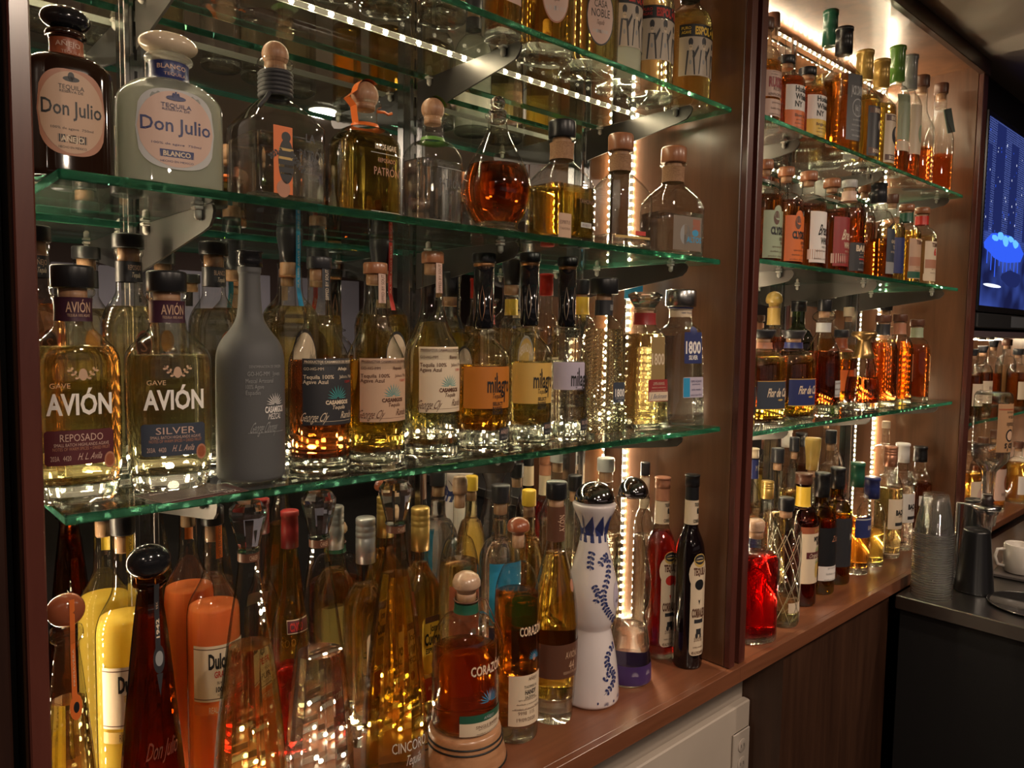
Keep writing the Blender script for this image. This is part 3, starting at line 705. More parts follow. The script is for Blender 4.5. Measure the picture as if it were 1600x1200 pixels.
mb = MB(); mb.bbox((2.773, .792, .974), (4.4, 1.11, .9995), WX, .002); tagp(mb.build('counter_slab'), 'wooden counter behind the black shakers', 'counter')
slab('trim_5', (2.773, .85, 0), (4.4, 1.11, .973), WD, bev=0)
glass_shelf(2.80, 4.35, 1.3995, 'glass shelf below the television')
for x in (2.95, 3.4): bracket(x, 1.3892, 'tapered steel bracket below the television shelf, %s' % ('nearest the cabinet' if x < 3 else 'further right'))
led_strip((2.78, 1.09, 1.684), (4.3, 1.09, 1.684), (0, -.7, -.7), 'strip of warm diodes under the television cabinet top')
led_strip((2.78, 1.095, 1.0065), (4.3, 1.095, 1.0065), F2, 'strip of warm diodes on the counter below the television')
for i, x in enumerate((3.12, 3.22)):
    r = empty('puck_light', (x, .86, 1.690), 0, 'small bright puck light under the television cabinet, %s' % ('left one' if i == 0 else 'right one'), 'light', 'puck lights')
    mb = MB(); mb.lathe([(-.010, .014), (-.008, .016), (0, .016)], P((.6, .58, .55), .3, .8), 20); mb.build('ring', r)
    mb = MB(); mb.lathe([(-.0112, .012), (-.0102, .012)], emis('puck', (1, .8, .55), 60), 16); mb.build('lens', r)
# ------------------------------------------------------------------ the bar room behind the viewer, seen in the mirrors
for i, (lx, ly, lw) in enumerate(DOWN):
    r = empty('ceiling_downlight', (lx, ly, CEIL), 0, 'recessed ceiling downlight of the bar room, number %s from the door side' % ['one', 'two', 'three', 'four', 'five', 'six', 'seven'][i], 'ceiling light', 'ceiling downlights')
    mb = MB(); mb.lathe([(-.006, .058), (-.006, .070), (0, .072)], P((.5, .48, .45), .4), 28, cap0=False); mb.build('trim_ring', r)
    mb = MB(); mb.lathe([(-.004, .055), (-.003, .055)], emis('downlight', (1, .8, .6), 6), 24); mb.build('lens', r)
GW = P((.34, .33, .42), .7)
mb = MB()
for i in range(7): mb.bbox((-2.4+i*.9, -4.19, 1.35), (-1.62+i*.9, -4.15, 2.15), GW, .004)
struct(mb, 'wall_panels')
bc = empty('bar_counter', (.9, -1.6, 0), 0, 'long dark guest bar opposite the shelves, seen only in the mirrors', 'bar counter')
mb = MB(); mb.bbox((-2.6, -.3, 1.02), (2.6, .35, 1.07), WD, .004); mb.build('top', bc)
mb = MB(); mb.bbox((-2.5, -.2, 0), (2.5, .2, 1.019), DARK, .004); mb.build('front', bc)
for i in range(5):
    r = empty('ceiling_beam', (-1.6+i*1.3, -2.0, CEIL-.09), 0, 'pale ceiling duct over the guest bar, %s from the left wall' % ['first', 'second', 'third', 'fourth', 'fifth'][i], 'ceiling duct', 'ceiling ducts')
    mb = MB(); mb.bbox((-.12, -.7, -.05), (.12, .7, .088), P((.20, .19, .19), .6), .004); mb.build('duct', r)
# ------------------------------------------------------------------ every bottle: place in metres, height H, radius R, outline, contents, closure, labels
BOTTLES = [
 {'sb': 0.6, 'nb': 0.7, 'nr': 0.36, 'ct': 0.85, 'lip': 1.28, 'n': 3.6, 'q': 0.72, 'g': 'dark', 'liq': None, 'sty': 'dome', 'cap': ('egg', 'black', 0.56), 'band': [('neck_band', 0.69, 0.8, 'rust', [('t', 'AÑEJO', 0.0, 0.765, 0.55, 0.028, 'pink', {'bold': 0.02}), ('t', 'TEQUILA', 0.06, 0.72, 0.42, 0.02, 'pink')])], 'labs': [('label', 'oval', 0, 1.46, 0.12, 0.6, 'copper', 0.9, [('o', 0, 1.4, 0.36, 0.455, 'tan'), ('t', 'TEQUILA', 0, 0.5, 0.55, 0.026, 'black'), ('t', 'RESERVA DE', 0, 0.475, 0.5, 0.014, 'black'), ('t', 'Don Julio', 0, 0.385, 1.28, 0.085, 'black', {'bold': 0.012}), ('o', 0, 0.36, 0.545, 0.03, 'black'), ('o', 0, 0.14, 0.56, 0.05, 'black'), ('t', '100% de agave  750ml', 0, 0.27, 0.9, 0.014, 'black'), ('r', 0.0, 0.62, 0.19, 0.235, 'black'), ('t', 'AÑEJO', 0.0, 0.2125, 0.5, 0.03, 'cream', {'bold': 0.03}), ('t', 'HECHO EN MEXICO', 0, 0.165, 0.6, 0.013, 'black')])], 'label': 'dark brown squat bottle with tan rounded label and black oval stopper', 'rz': -0.09, 'loc': (0.1829, 0.872, 1.8306), 'H': 0.1728, 'R': 0.0401, 'near': 1536, 'group': 'bottles on the middle glass shelf of the left cabinet', 'shelf': 's2'},
 {'sb': 0.52, 'nb': 0.68, 'nr': 0.36, 'ct': 0.85, 'lip': 1.28, 'n': 2.8, 'q': 0.72, 'g': 'frost', 'liq': ('milky', 0.6), 'sty': 'dome', 'cap': ('egg', 'cream', 0.56), 'band': [('neck_band', 0.69, 0.8, 'navy', [('t', 'BLANCO', 0.0, 0.765, 0.55, 0.028, 'pink', {'bold': 0.02}), ('t', 'TEQUILA', 0.06, 0.72, 0.42, 0.02, 'pink')])], 'labs': [('label', 'oval', 0, 1.46, 0.12, 0.6, 'silver', 0.9, [('o', 0, 1.4, 0.36, 0.455, 'pink'), ('t', 'TEQUILA', 0, 0.5, 0.55, 0.026, 'navy'), ('t', 'RESERVA DE', 0, 0.475, 0.5, 0.014, 'navy'), ('t', 'Don Julio', 0, 0.385, 1.28, 0.085, 'navy', {'bold': 0.012}), ('o', 0, 0.36, 0.545, 0.03, 'navy'), ('o', 0, 0.14, 0.56, 0.05, 'navy'), ('t', '100% de agave  750ml', 0, 0.27, 0.9, 0.014, 'navy'), ('r', 0.0, 0.62, 0.19, 0.235, 'navy'), ('t', 'BLANCO', 0.0, 0.2125, 0.5, 0.03, 'cream', {'bold': 0.03}), ('t', 'HECHO EN MEXICO', 0, 0.165, 0.6, 0.013, 'navy')])], 'label': 'round-shouldered clear bottle with pale label, dark blue neck band and beige oval stopper', 'rz': -0.14, 'loc': (0.281, 0.872, 1.8306), 'H': 0.1735, 'R': 0.054, 'near': 1413, 'group': 'bottles on the middle glass shelf of the left cabinet', 'shelf': 's2'},
 {'prof': [(0, 0.95, 8), (0.01, 1, 8), (0.03, 1, 8), (0.46, 1, 8), (0.48, 0.99, 8), (0.5, 0.94, 6), (0.58, 0.7, 4), (0.645, 0.42, 2), (0.66, 0.33, 2), (0.83, 0.33, 2), (0.84, 0.33, 2), (0.85, 0.46, 2), (0.87, 0.46, 2), (0.885, 0.4, 2)], 'n': 8, 'nr': 0.33, 'ct': 0.865, 'liq': ('water', 0.4), 'cap': ('ball', 'cork', 0.34), 'band': [], 'cork': True, 'bs': 0.05, 'coil': 1, 'labs': [('agave_card', 'rect', -0.28, 0.5, 0.05, 0.44, 'orange', 0, [('o', -0.28, 0.36, 0.08, 0.1, 'copper')]), ('printing', 'none', 0, 0, 0, 0, 'black', 0, [('o', -0.2, 0.42, 0.24, 0.26, 'black'), ('r', -0.2, 0.38, 0.3, 0.315, 'gold'), ('r', -0.2, 0.42, 0.25, 0.265, 'gold'), ('r', -0.2, 0.4, 0.205, 0.22, 'gold'), ('r', -0.2, 0.3, 0.165, 0.175, 'gold'), ('o', -0.2, 0.24, 0.38, 0.06, 'black'), ('s', [(-0.1, 0.3), (0.0, 0.27), (0.1, 0.24), (0.22, 0.21), (0.3, 0.19)], 0.1, 'black'), ('s', [(-0.3, 0.3), (-0.42, 0.29), (-0.54, 0.27), (-0.64, 0.25)], 0.09, 'black'), ('t', 'LA', 0.46, 0.4, 0.26, 0.05, 'charcoal', {'bold': 0.02}), ('t', 'PATRÓN', 0.5, 0.3, 0.7, 0.06, 'black', {'bold': 0.02}), ('t', 'HECHO A MANO', 0.5, 0.24, 0.5, 0.025, 'charcoal'), ('t', 'TEQUILA AÑEJO', 0.5, 0.2, 0.5, 0.02, 'charcoal'), ('t', 'MEXICO', 0.55, 0.16, 0.3, 0.02, 'charcoal')])], 'label': 'large square clear decanter with round cork ball and grey cord round its neck', 'loc': (0.4036, 0.872, 1.8306), 'H': 0.1972, 'R': 0.0463, 'near': 1284, 'group': 'bottles on the middle glass shelf of the left cabinet', 'shelf': 's2'},
 {'sb': 0.5, 'nb': 0.66, 'nr': 0.38, 'ct': 0.85, 'lip': 1.35, 'n': 4.5, 'q': 0.8, 'sty': 'dome', 'liq': ('honey', 0.6), 'cap': ('ball', 'cork', 0.42), 'cork': True, 'bs': 0.04, 'ribbon': 'orange', 'band': [('neck_ring', 0.655, 0.69, 'orange', [])], 'labs': [('printing', 'none', 0, 0, 0, 0, 'gold', 0, [('t', '100% DE AGAVE', 0.25, 0.505, 0.75, 0.04, 'cream', {'bold': 0.02}), ('t', 'REPOSADO', 0.28, 0.41, 0.62, 0.032, 'copper'), ('t', 'PATRÓN', 0.28, 0.33, 0.9, 0.06, 'copper'), ('r', 0.28, 1.1, 0.455, 0.459, 'silver'), ('r', 0.28, 1.1, 0.04, 0.044, 'silver')])], 'label': 'golden tequila bottle with cork ball and orange ribbon over it', 'loc': (0.5268, 0.872, 1.8306), 'H': 0.1786, 'R': 0.0426, 'near': 1176, 'group': 'bottles on the middle glass shelf of the left cabinet', 'shelf': 's2'},
 {'sb': 0.5, 'nb': 0.66, 'nr': 0.38, 'ct': 0.85, 'lip': 1.35, 'n': 4.5, 'q': 0.8, 'sty': 'dome', 'liq': ('water', 0.5), 'cap': ('ball', 'cork', 0.42), 'cork': True, 'bs': 0.04, 'ribbon': 'green', 'band': [('neck_ring', 0.655, 0.69, 'green', [])], 'labs': [('printing', 'none', 0, 0, 0, 0, 'gold', 0, [('t', 'PATRÓN', 0.2, 0.33, 0.95, 0.07, 'charcoal'), ('t', 'SILVER', 0.2, 0.26, 0.4, 0.03, 'charcoal'), ('r', 0.2, 1.1, 0.44, 0.444, 'grey')])], 'label': 'clear tequila bottle with cork ball and green ribbon round its neck', 'loc': (0.6369, 0.872, 1.8306), 'H': 0.182, 'R': 0.0388, 'near': 1094, 'group': 'bottles on the middle glass shelf of the left cabinet', 'shelf': 's2'},
 {'prof': [(0, 0.62), (0.01, 0.7), (0.04, 0.72), (0.06, 0.6), (0.1, 0.64), (0.18, 0.88), (0.3, 1), (0.4, 0.98), (0.5, 0.84), (0.62, 0.56), (0.74, 0.32), (0.8, 0.27), (0.84, 0.27), (0.845, 0.36), (0.865, 0.36), (0.87, 0.34)], 'nr': 0.3, 'ct': 0.865, 'liq': ('ruby', 0.5), 'cap': ('glassball', 'white', 0.34), 'bs': 0.09, 'seg': 40, 'wav': 1, 'label': 'fluted glass decanter with round glass stopper, half full of amber tequila', 'rz': -0.32, 'loc': (0.7582, 0.872, 1.8306), 'H': 0.2112, 'R': 0.0532, 'near': 1016, 'group': 'bottles on the middle glass shelf of the left cabinet', 'shelf': 's2'},
 {'prof': [(0, 0.94, 5), (0.01, 1, 5), (0.03, 1, 5), (0.44, 1, 5), (0.47, 0.98, 5), (0.52, 0.9, 4), (0.6, 0.66, 3), (0.66, 0.42, 2), (0.68, 0.37, 2), (0.83, 0.37, 2), (0.832, 0.45, 2), (0.855, 0.45, 2), (0.86, 0.4, 2)], 'n': 5, 'q': 0.8, 'nr': 0.37, 'ct': 0.86, 'liq': ('honey', 0.46), 'cap': ('cyl', 'black', 0.44), 'bs': 0.05, 'band': [('twine', 0.685, 0.82, 'tan', [])], 'labs': [('printing', 'none', 0, 0, 0, 0, 'gold', 0, [('t', 'TAHONA', 0.35, 0.34, 0.7, 0.035, 'brown', {'bold': 0.02}), ('r', 0.35, 0.5, 0.13, 0.17, 'silver'), ('t', 'AÑEJO', 0.35, 0.15, 0.4, 0.025, 'brown'), ('r', -0.6, 0.5, 0.03, 0.22, 'tan'), ('t', 'ESPIRITUS', -0.6, 0.15, 0.4, 0.03, 'brown'), ('t', 'TAHONA', -0.6, 0.1, 0.4, 0.02, 'brown')])], 'label': 'square-shouldered decanter of golden tequila with black cap and twine neck', 'loc': (0.8997, 0.872, 1.8306), 'H': 0.2011, 'R': 0.0514, 'near': 938, 'group': 'bottles on the middle glass shelf of the left cabinet', 'shelf': 's2'},
 {'prof': [(0, 0.94, 5), (0.01, 1, 5), (0.03, 1, 5), (0.44, 1, 5), (0.47, 0.98, 5), (0.52, 0.9, 4), (0.6, 0.66, 3), (0.66, 0.42, 2), (0.68, 0.37, 2), (0.83, 0.37, 2), (0.832, 0.45, 2), (0.855, 0.45, 2), (0.86, 0.4, 2)], 'n': 5, 'q': 0.8, 'nr': 0.37, 'ct': 0.86, 'liq': ('water', 0.13), 'cap': ('woodcyl', 'rust', 0.44), 'bs': 0.05, 'band': [('twine', 0.685, 0.82, 'tan', [])], 'labs': [('printing', 'none', 0, 0, 0, 0, 'gold', 0, [('r', 0.3, 0.45, 0.13, 0.165, 'red'), ('r', 0.0, 1.5, 0.1, 0.12, 'gold')])], 'label': 'clear square decanter with reddish wooden cap and twine-wrapped neck', 'rz': -0.2, 'loc': (1.0507, 0.872, 1.8306), 'H': 0.2073, 'R': 0.0518, 'near': 866, 'group': 'bottles on the middle glass shelf of the left cabinet', 'shelf': 's2'},
 {'prof': [(0, 0.94, 5), (0.01, 1, 5), (0.03, 1, 5), (0.44, 1, 5), (0.47, 0.98, 5), (0.52, 0.9, 4), (0.6, 0.66, 3), (0.66, 0.42, 2), (0.68, 0.37, 2), (0.83, 0.37, 2), (0.832, 0.45, 2), (0.855, 0.45, 2), (0.86, 0.4, 2)], 'n': 5, 'q': 0.8, 'nr': 0.37, 'ct': 0.86, 'liq': ('water', 0.4), 'cap': ('woodcyl', 'rust', 0.44), 'bs': 0.05, 'band': [('twine', 0.685, 0.82, 'tan', [])], 'labs': [('printing', 'none', 0, 0, 0, 0, 'gold', 0, [('r', 0, 1.3, 0.06, 0.36, (0.2, 0.15, 0.11)), ('o', -0.1, 0.5, 0.2, 0.18, 'grey'), ('t', 'ALTOS', 0.3, 0.16, 0.7, 0.05, 'blue', {'bold': 0.03}), ('o', 0.35, 0.3, 0.22, 0.06, 'blue'), ('r', 0.4, 0.35, 0.24, 0.34, 'rust')])], 'label': 'clear square decanter with twine neck, last on the middle glass shelf', 'rz': -0.2, 'loc': (1.2096, 0.872, 1.8306), 'H': 0.2126, 'R': 0.055, 'near': 802, 'group': 'bottles on the middle glass shelf of the left cabinet', 'shelf': 's2'},
 {'prof': [(0, 0.8, 3), (0.01, 0.86, 3), (0.05, 0.91, 3), (0.12, 0.97, 3), (0.2, 0.99, 3), (0.56, 1, 3), (0.61, 0.98, 3), (0.65, 0.9, 2.6), (0.69, 0.7, 2.3), (0.725, 0.48, 2), (0.75, 0.4, 2), (0.87, 0.4, 2), (0.875, 0.48, 2), (0.9, 0.5, 2), (0.905, 0.45, 2)], 'n': 3, 'q': 0.8, 'nr': 0.38, 'ct': 0.905, 'liq': ('gold', 0.66), 'cap': ('cyl', 'black', 0.47), 'cork': True, 'bs': 0.085, 'band': [('neck_band', 0.765, 0.865, 'purple', [('t', 'AVIÓN', 0.08, 0.825, 0.55, 0.045, 'tan', {'bold': 0.01}), ('t', 'TEQUILA 100% AGAVE', 0.08, 0.79, 0.5, 0.012, 'tan')])], 'labs': [('printing', 'none', 0, 0, 0, 0, 'white', 0, [('t', 'AVIÓN', 0.0, 0.425, 1.38, 0.088, 'white', {'bold': 0.03}), ('o', 0.08, 0.18, 0.545, 0.05, 'tan'), ('s', [(0.16, 0.53), (0.24, 0.545), (0.32, 0.56), (0.38, 0.575)], 0.09, 'tan'), ('s', [(0.0, 0.53), (-0.08, 0.545), (-0.16, 0.56), (-0.22, 0.575)], 0.09, 'tan'), ('t', 'GAVE', -0.4, 0.5, 0.42, 0.022, 'tan')]), ('label', 'rect', -0.02, 1.48, 0.17, 0.315, 'maroon', 0.05, [('t', 'REPOSADO', 0.02, 0.285, 0.9, 0.032, 'pink'), ('t', 'SMALL BATCH HIGHLANDS AGAVE', 0.02, 0.255, 1.15, 0.014, 'pink'), ('t', 'NOTES OF WARM SPICES + DRIED FRUIT', 0.02, 0.238, 1.2, 0.014, 'copper'), ('t', '203A   4420', -0.42, 0.2, 0.42, 0.022, 'pink'), ('t', 'H. L. Avila', 0.2, 0.205, 0.5, 0.03, 'pink', {'slant': 0.3}), ('o', 0.62, 0.26, 0.18, 0.07, 'copper'), ('o', 0.62, 0.2, 0.18, 0.052, 'rust')])], 'label': 'golden reposado bottle with white lettering, maroon label and glossy black cap', 'rz': -0.09, 'loc': (0.1827, 0.872, 1.5042), 'H': 0.242, 'R': 0.042, 'near': 1491, 'group': 'bottles on the lower glass shelf of the left cabinet', 'shelf': 's3'},
 {'prof': [(0, 0.8, 3), (0.01, 0.86, 3), (0.05, 0.91, 3), (0.12, 0.97, 3), (0.2, 0.99, 3), (0.56, 1, 3), (0.61, 0.98, 3), (0.65, 0.9, 2.6), (0.69, 0.7, 2.3), (0.725, 0.48, 2), (0.75, 0.4, 2), (0.87, 0.4, 2), (0.875, 0.48, 2), (0.9, 0.5, 2), (0.905, 0.45, 2)], 'n': 3, 'q': 0.8, 'nr': 0.38, 'ct': 0.905, 'liq': ('straw', 0.62), 'cap': ('cyl', 'black', 0.47), 'cork': True, 'bs': 0.085, 'band': [('neck_band', 0.765, 0.865, 'purple', [('t', 'AVIÓN', 0.08, 0.825, 0.55, 0.045, 'tan', {'bold': 0.01}), ('t', 'TEQUILA 100% AGAVE', 0.08, 0.79, 0.5, 0.012, 'tan')])], 'labs': [('printing', 'none', 0, 0, 0, 0, 'white', 0, [('t', 'AVIÓN', 0.0, 0.425, 1.38, 0.088, 'white', {'bold': 0.03}), ('o', 0.08, 0.18, 0.545, 0.05, 'tan'), ('s', [(0.16, 0.53), (0.24, 0.545), (0.32, 0.56), (0.38, 0.575)], 0.09, 'tan'), ('s', [(0.0, 0.53), (-0.08, 0.545), (-0.16, 0.56), (-0.22, 0.575)], 0.09, 'tan'), ('t', 'GAVE', -0.4, 0.5, 0.42, 0.022, 'tan')]), ('label', 'rect', -0.02, 1.48, 0.17, 0.315, 'slate', 0.05, [('t', 'SILVER', 0.02, 0.285, 0.9, 0.032, 'pink'), ('t', 'SMALL BATCH HIGHLANDS AGAVE', 0.02, 0.255, 1.15, 0.014, 'pink'), ('t', 'NOTES OF WARM SPICES + DRIED FRUIT', 0.02, 0.238, 1.2, 0.014, 'copper'), ('t', '203A   4420', -0.42, 0.2, 0.42, 0.022, 'pink'), ('t', 'H. L. Avila', 0.2, 0.205, 0.5, 0.03, 'pink', {'slant': 0.3}), ('o', 0.62, 0.26, 0.18, 0.07, 'copper'), ('o', 0.62, 0.2, 0.18, 0.052, 'rust')])], 'label': 'clear silver tequila bottle with white lettering, slate label and dark cap', 'rz': -0.14, 'loc': (0.2748, 0.872, 1.5042), 'H': 0.2421, 'R': 0.0441, 'near': 1381, 'group': 'bottles on the lower glass shelf of the left cabinet', 'shelf': 's3'},
 {'prof': [(0, 0.9), (0.008, 0.97), (0.02, 1), (0.5, 1), (0.56, 0.97), (0.61, 0.84), (0.655, 0.58), (0.7, 0.4), (0.75, 0.34), (0.86, 0.31), (0.9, 0.31), (0.905, 0.34), (0.93, 0.34)], 'nr': 0.32, 'ct': 0.93, 'g': 'matte', 'body': 'glass', 'cap': ('wax', 'black', 0.36), 'labs': [('printing', 'none', 0, 0, 0, 0, 'white', 0, [('t', 'DENOMINACION DE ORIGEN', 0.25, 0.5, 1.0, 0.013, 'grey'), ('t', 'GO-HG-MM   Joven', 0.2, 0.47, 1.0, 0.02, 'grey'), ('t', 'Mezcal Artesanal', 0.05, 0.44, 0.8, 0.02, 'grey'), ('t', '100% Agave', -0.1, 0.415, 0.5, 0.02, 'grey'), ('t', 'Espadin', -0.15, 0.39, 0.4, 0.02, 'grey'), ('a', 0.52, 0.335, 0.36, 'white'), ('t', 'CASAMIGOS', 0.52, 0.315, 0.68, 0.028, 'white', {'bold': 0.03}), ('t', 'MEZCAL', 0.52, 0.285, 0.46, 0.026, 'white', {'slant': 0.2}), ('t', 'George Clooney', 0.2, 0.24, 0.8, 0.05, 'grey', {'slant': 0.4}), ('r', 0.3, 1.2, 0.215, 0.217, 'grey')])], 'label': 'matte grey mezcal bottle with white printing and long neck', 'rz': -0.18, 'loc': (0.3691, 0.872, 1.5042), 'H': 0.2724, 'R': 0.0397, 'near': 1284, 'group': 'bottles on the lower glass shelf of the left cabinet', 'shelf': 's3'},
 {'prof': [(0, 0.92), (0.008, 0.98), (0.02, 1), (0.47, 1), (0.51, 0.985), (0.55, 0.91), (0.6, 0.74), (0.66, 0.54), (0.74, 0.42), (0.8, 0.38), (0.93, 0.36), (0.945, 0.36)], 'nr': 0.36, 'ct': 0.945, 'liq': ('ruby', 0.52), 'cap': ('cyl', 'charcoal', 0.4), 'cork': True, 'bs': 0.07, 'labs': [('label', 'rect', 0.12, 1.86, 0.225, 0.53, 'charcoal', 0, [('t', 'PRODUCTOS CASAMIGOS DE ORIGEN', 0.12, 0.516275, 1.7, 0.010675000000000002, 'cream', {'bold': 0.02}), ('r', 0.12, 1.8, 0.507125, 0.50804, 'cream'), ('t', 'GO-HG-MM', -0.45, 0.48425000000000007, 0.62, 0.013725000000000001, 'cream'), ('t', 'Añejo', 0.5, 0.48425000000000007, 0.38, 0.015250000000000003, 'cream', {'bold': 0.02}), ('t', 'Tequila 100%', -0.3, 0.44765000000000005, 0.95, 0.018300000000000004, 'cream', {'bold': 0.015}), ('t', 'Agave Azul', -0.4, 0.424775, 0.78, 0.018300000000000004, 'cream', {'bold': 0.015}), ('t', 'Jalisco, Mex', 0.68, 0.44765000000000005, 0.62, 0.015250000000000003, 'cream'), ('t', '12890', 0.75, 0.42325, 0.3, 0.012200000000000003, 'red'), ('a', 0.32, 0.34700000000000003, 0.43, 'teal'), ('t', 'CASAMIGOS', 0.32, 0.330225, 0.82, 0.018300000000000004, 'cream', {'bold': 0.05}), ('t', 'Tequila', 0.36, 0.30735, 0.48, 0.018300000000000004, 'cream', {'slant': 0.25, 'bold': 0.01}), ('t', 'George Cly', -0.42, 0.26465, 0.85, 0.04270000000000001, 'cream', {'slant': 0.45}), ('t', 'Rande', 0.7, 0.27075, 0.5, 0.03355, 'cream', {'slant': 0.3}), ('r', 0.1, 1.6, 0.24177500000000002, 0.24330000000000002, 'cream')]), ('neck_strap', 'rect', 0.14, 0.3, 0.8, 0.955, 'charcoal', 0, [('t', 'SIPPED BY SOUT', 0.14, 0.87, 0.14, 0.12, 'cream', {'vertical': True})])], 'label': 'amber añejo tequila bottle with black label and teal agave fan', 'rz': -0.22, 'loc': (0.4604, 0.872, 1.5042), 'H': 0.2719, 'R': 0.0395, 'near': 1202, 'group': 'bottles on the lower glass shelf of the left cabinet', 'shelf': 's3'},
 {'prof': [(0, 0.92), (0.008, 0.98), (0.02, 1), (0.47, 1), (0.51, 0.985), (0.55, 0.91), (0.6, 0.74), (0.66, 0.54), (0.74, 0.42), (0.8, 0.38), (0.93, 0.36), (0.945, 0.36)], 'nr': 0.36, 'ct': 0.945, 'liq': ('amber', 0.52), 'cap': ('woodcyl', 'tan', 0.4), 'cork': True, 'bs': 0.07, 'labs': [('label', 'rect', 0.12, 1.86, 0.22, 0.53, 'tan', 0, [('t', 'PRODUCTOS CASAMIGOS DE ORIGEN', 0.12, 0.51605, 1.7, 0.010850000000000004, 'brown', {'bold': 0.02}), ('r', 0.12, 1.8, 0.50675, 0.50768, 'brown'), ('t', 'GO-HG-MM', -0.45, 0.48350000000000004, 0.62, 0.013950000000000002, 'brown'), ('t', 'Reposado', 0.5, 0.48350000000000004, 0.38, 0.015500000000000003, 'brown', {'bold': 0.02}), ('t', 'Tequila 100%', -0.3, 0.44630000000000003, 0.95, 0.018600000000000002, 'brown', {'bold': 0.015}), ('t', 'Agave Azul', -0.4, 0.42305000000000004, 0.78, 0.018600000000000002, 'brown', {'bold': 0.015}), ('t', 'Jalisco, Mex', 0.68, 0.44630000000000003, 0.62, 0.015500000000000003, 'brown'), ('t', '12890', 0.75, 0.42150000000000004, 0.3, 0.012400000000000003, 'red'), ('a', 0.32, 0.34400000000000003, 0.43, 'teal'), ('t', 'CASAMIGOS', 0.32, 0.32695, 0.82, 0.018600000000000002, 'brown', {'bold': 0.05}), ('t', 'Tequila', 0.36, 0.3037, 0.48, 0.018600000000000002, 'brown', {'slant': 0.25, 'bold': 0.01}), ('t', 'George Cly', -0.42, 0.26030000000000003, 0.85, 0.043400000000000015, 'brown', {'slant': 0.45}), ('t', 'Rande', 0.7, 0.2665, 0.5, 0.034100000000000005, 'brown', {'slant': 0.3}), ('r', 0.1, 1.6, 0.23705, 0.2386, 'brown')]), ('neck_strap', 'rect', 0.14, 0.3, 0.8, 0.955, 'pink', 0, [('t', 'SIPPED BY SOUT', 0.14, 0.87, 0.14, 0.12, 'brown', {'vertical': True})])], 'label': 'orange-gold reposado tequila bottle with tan label and wooden cap', 'rz': -0.25, 'loc': (0.5432, 0.872, 1.5042), 'H': 0.2707, 'R': 0.0407, 'near': 1137, 'group': 'bottles on the lower glass shelf of the left cabinet', 'shelf': 's3'},
 {'prof': [(0, 0.92), (0.008, 0.98), (0.02, 1), (0.47, 1), (0.51, 0.985), (0.55, 0.91), (0.6, 0.74), (0.66, 0.54), (0.74, 0.42), (0.8, 0.38), (0.93, 0.36), (0.945, 0.36)], 'nr': 0.36, 'ct': 0.945, 'liq': ('pale', 0.66), 'cap': ('woodcyl', 'tan', 0.4), 'cork': True, 'bs': 0.07, 'labs': [('label', 'rect', 0.12, 1.86, 0.225, 0.54, 'cream', 0, [('t', 'PRODUCTOS CASAMIGOS DE ORIGEN', 0.12, 0.5258250000000001, 1.7, 0.011025000000000004, 'brown', {'bold': 0.02}), ('r', 0.12, 1.8, 0.516375, 0.5173200000000001, 'brown'), ('t', 'GO-HG-MM', -0.45, 0.49275, 0.62, 0.014175000000000002, 'brown'), ('t', 'Blanco', 0.5, 0.49275, 0.38, 0.015750000000000004, 'brown', {'bold': 0.02}), ('t', 'Tequila 100%', -0.3, 0.4549500000000001, 0.95, 0.018900000000000004, 'brown', {'bold': 0.015}), ('t', 'Agave Azul', -0.4, 0.43132500000000007, 0.78, 0.018900000000000004, 'brown', {'bold': 0.015}), ('t', 'Jalisco, Mex', 0.68, 0.4549500000000001, 0.62, 0.015750000000000004, 'brown'), ('t', '12890', 0.75, 0.4297500000000001, 0.3, 0.012600000000000002, 'red'), ('a', 0.32, 0.35100000000000003, 0.43, 'teal'), ('t', 'CASAMIGOS', 0.32, 0.333675, 0.82, 0.018900000000000004, 'brown', {'bold': 0.05}), ('t', 'Tequila', 0.36, 0.31005000000000005, 0.48, 0.018900000000000004, 'brown', {'slant': 0.25, 'bold': 0.01}), ('t', 'George Cly', -0.42, 0.26595, 0.85, 0.044100000000000014, 'brown', {'slant': 0.45}), ('t', 'Rande', 0.7, 0.27225, 0.5, 0.03465000000000001, 'brown', {'slant': 0.3}), ('r', 0.1, 1.6, 0.242325, 0.2439, 'brown')]), ('neck_strap', 'rect', 0.14, 0.3, 0.8, 0.955, 'pink', 0, [('t', 'SIPPED BY SOUT', 0.14, 0.87, 0.14, 0.12, 'brown', {'vertical': True})])], 'label': 'clear blanco tequila bottle with cream label, teal agave fan and wooden cap', 'rz': -0.28, 'loc': (0.6385, 0.872, 1.5042), 'H': 0.293, 'R': 0.04, 'near': 1070, 'group': 'bottles on the lower glass shelf of the left cabinet', 'shelf': 's3'},
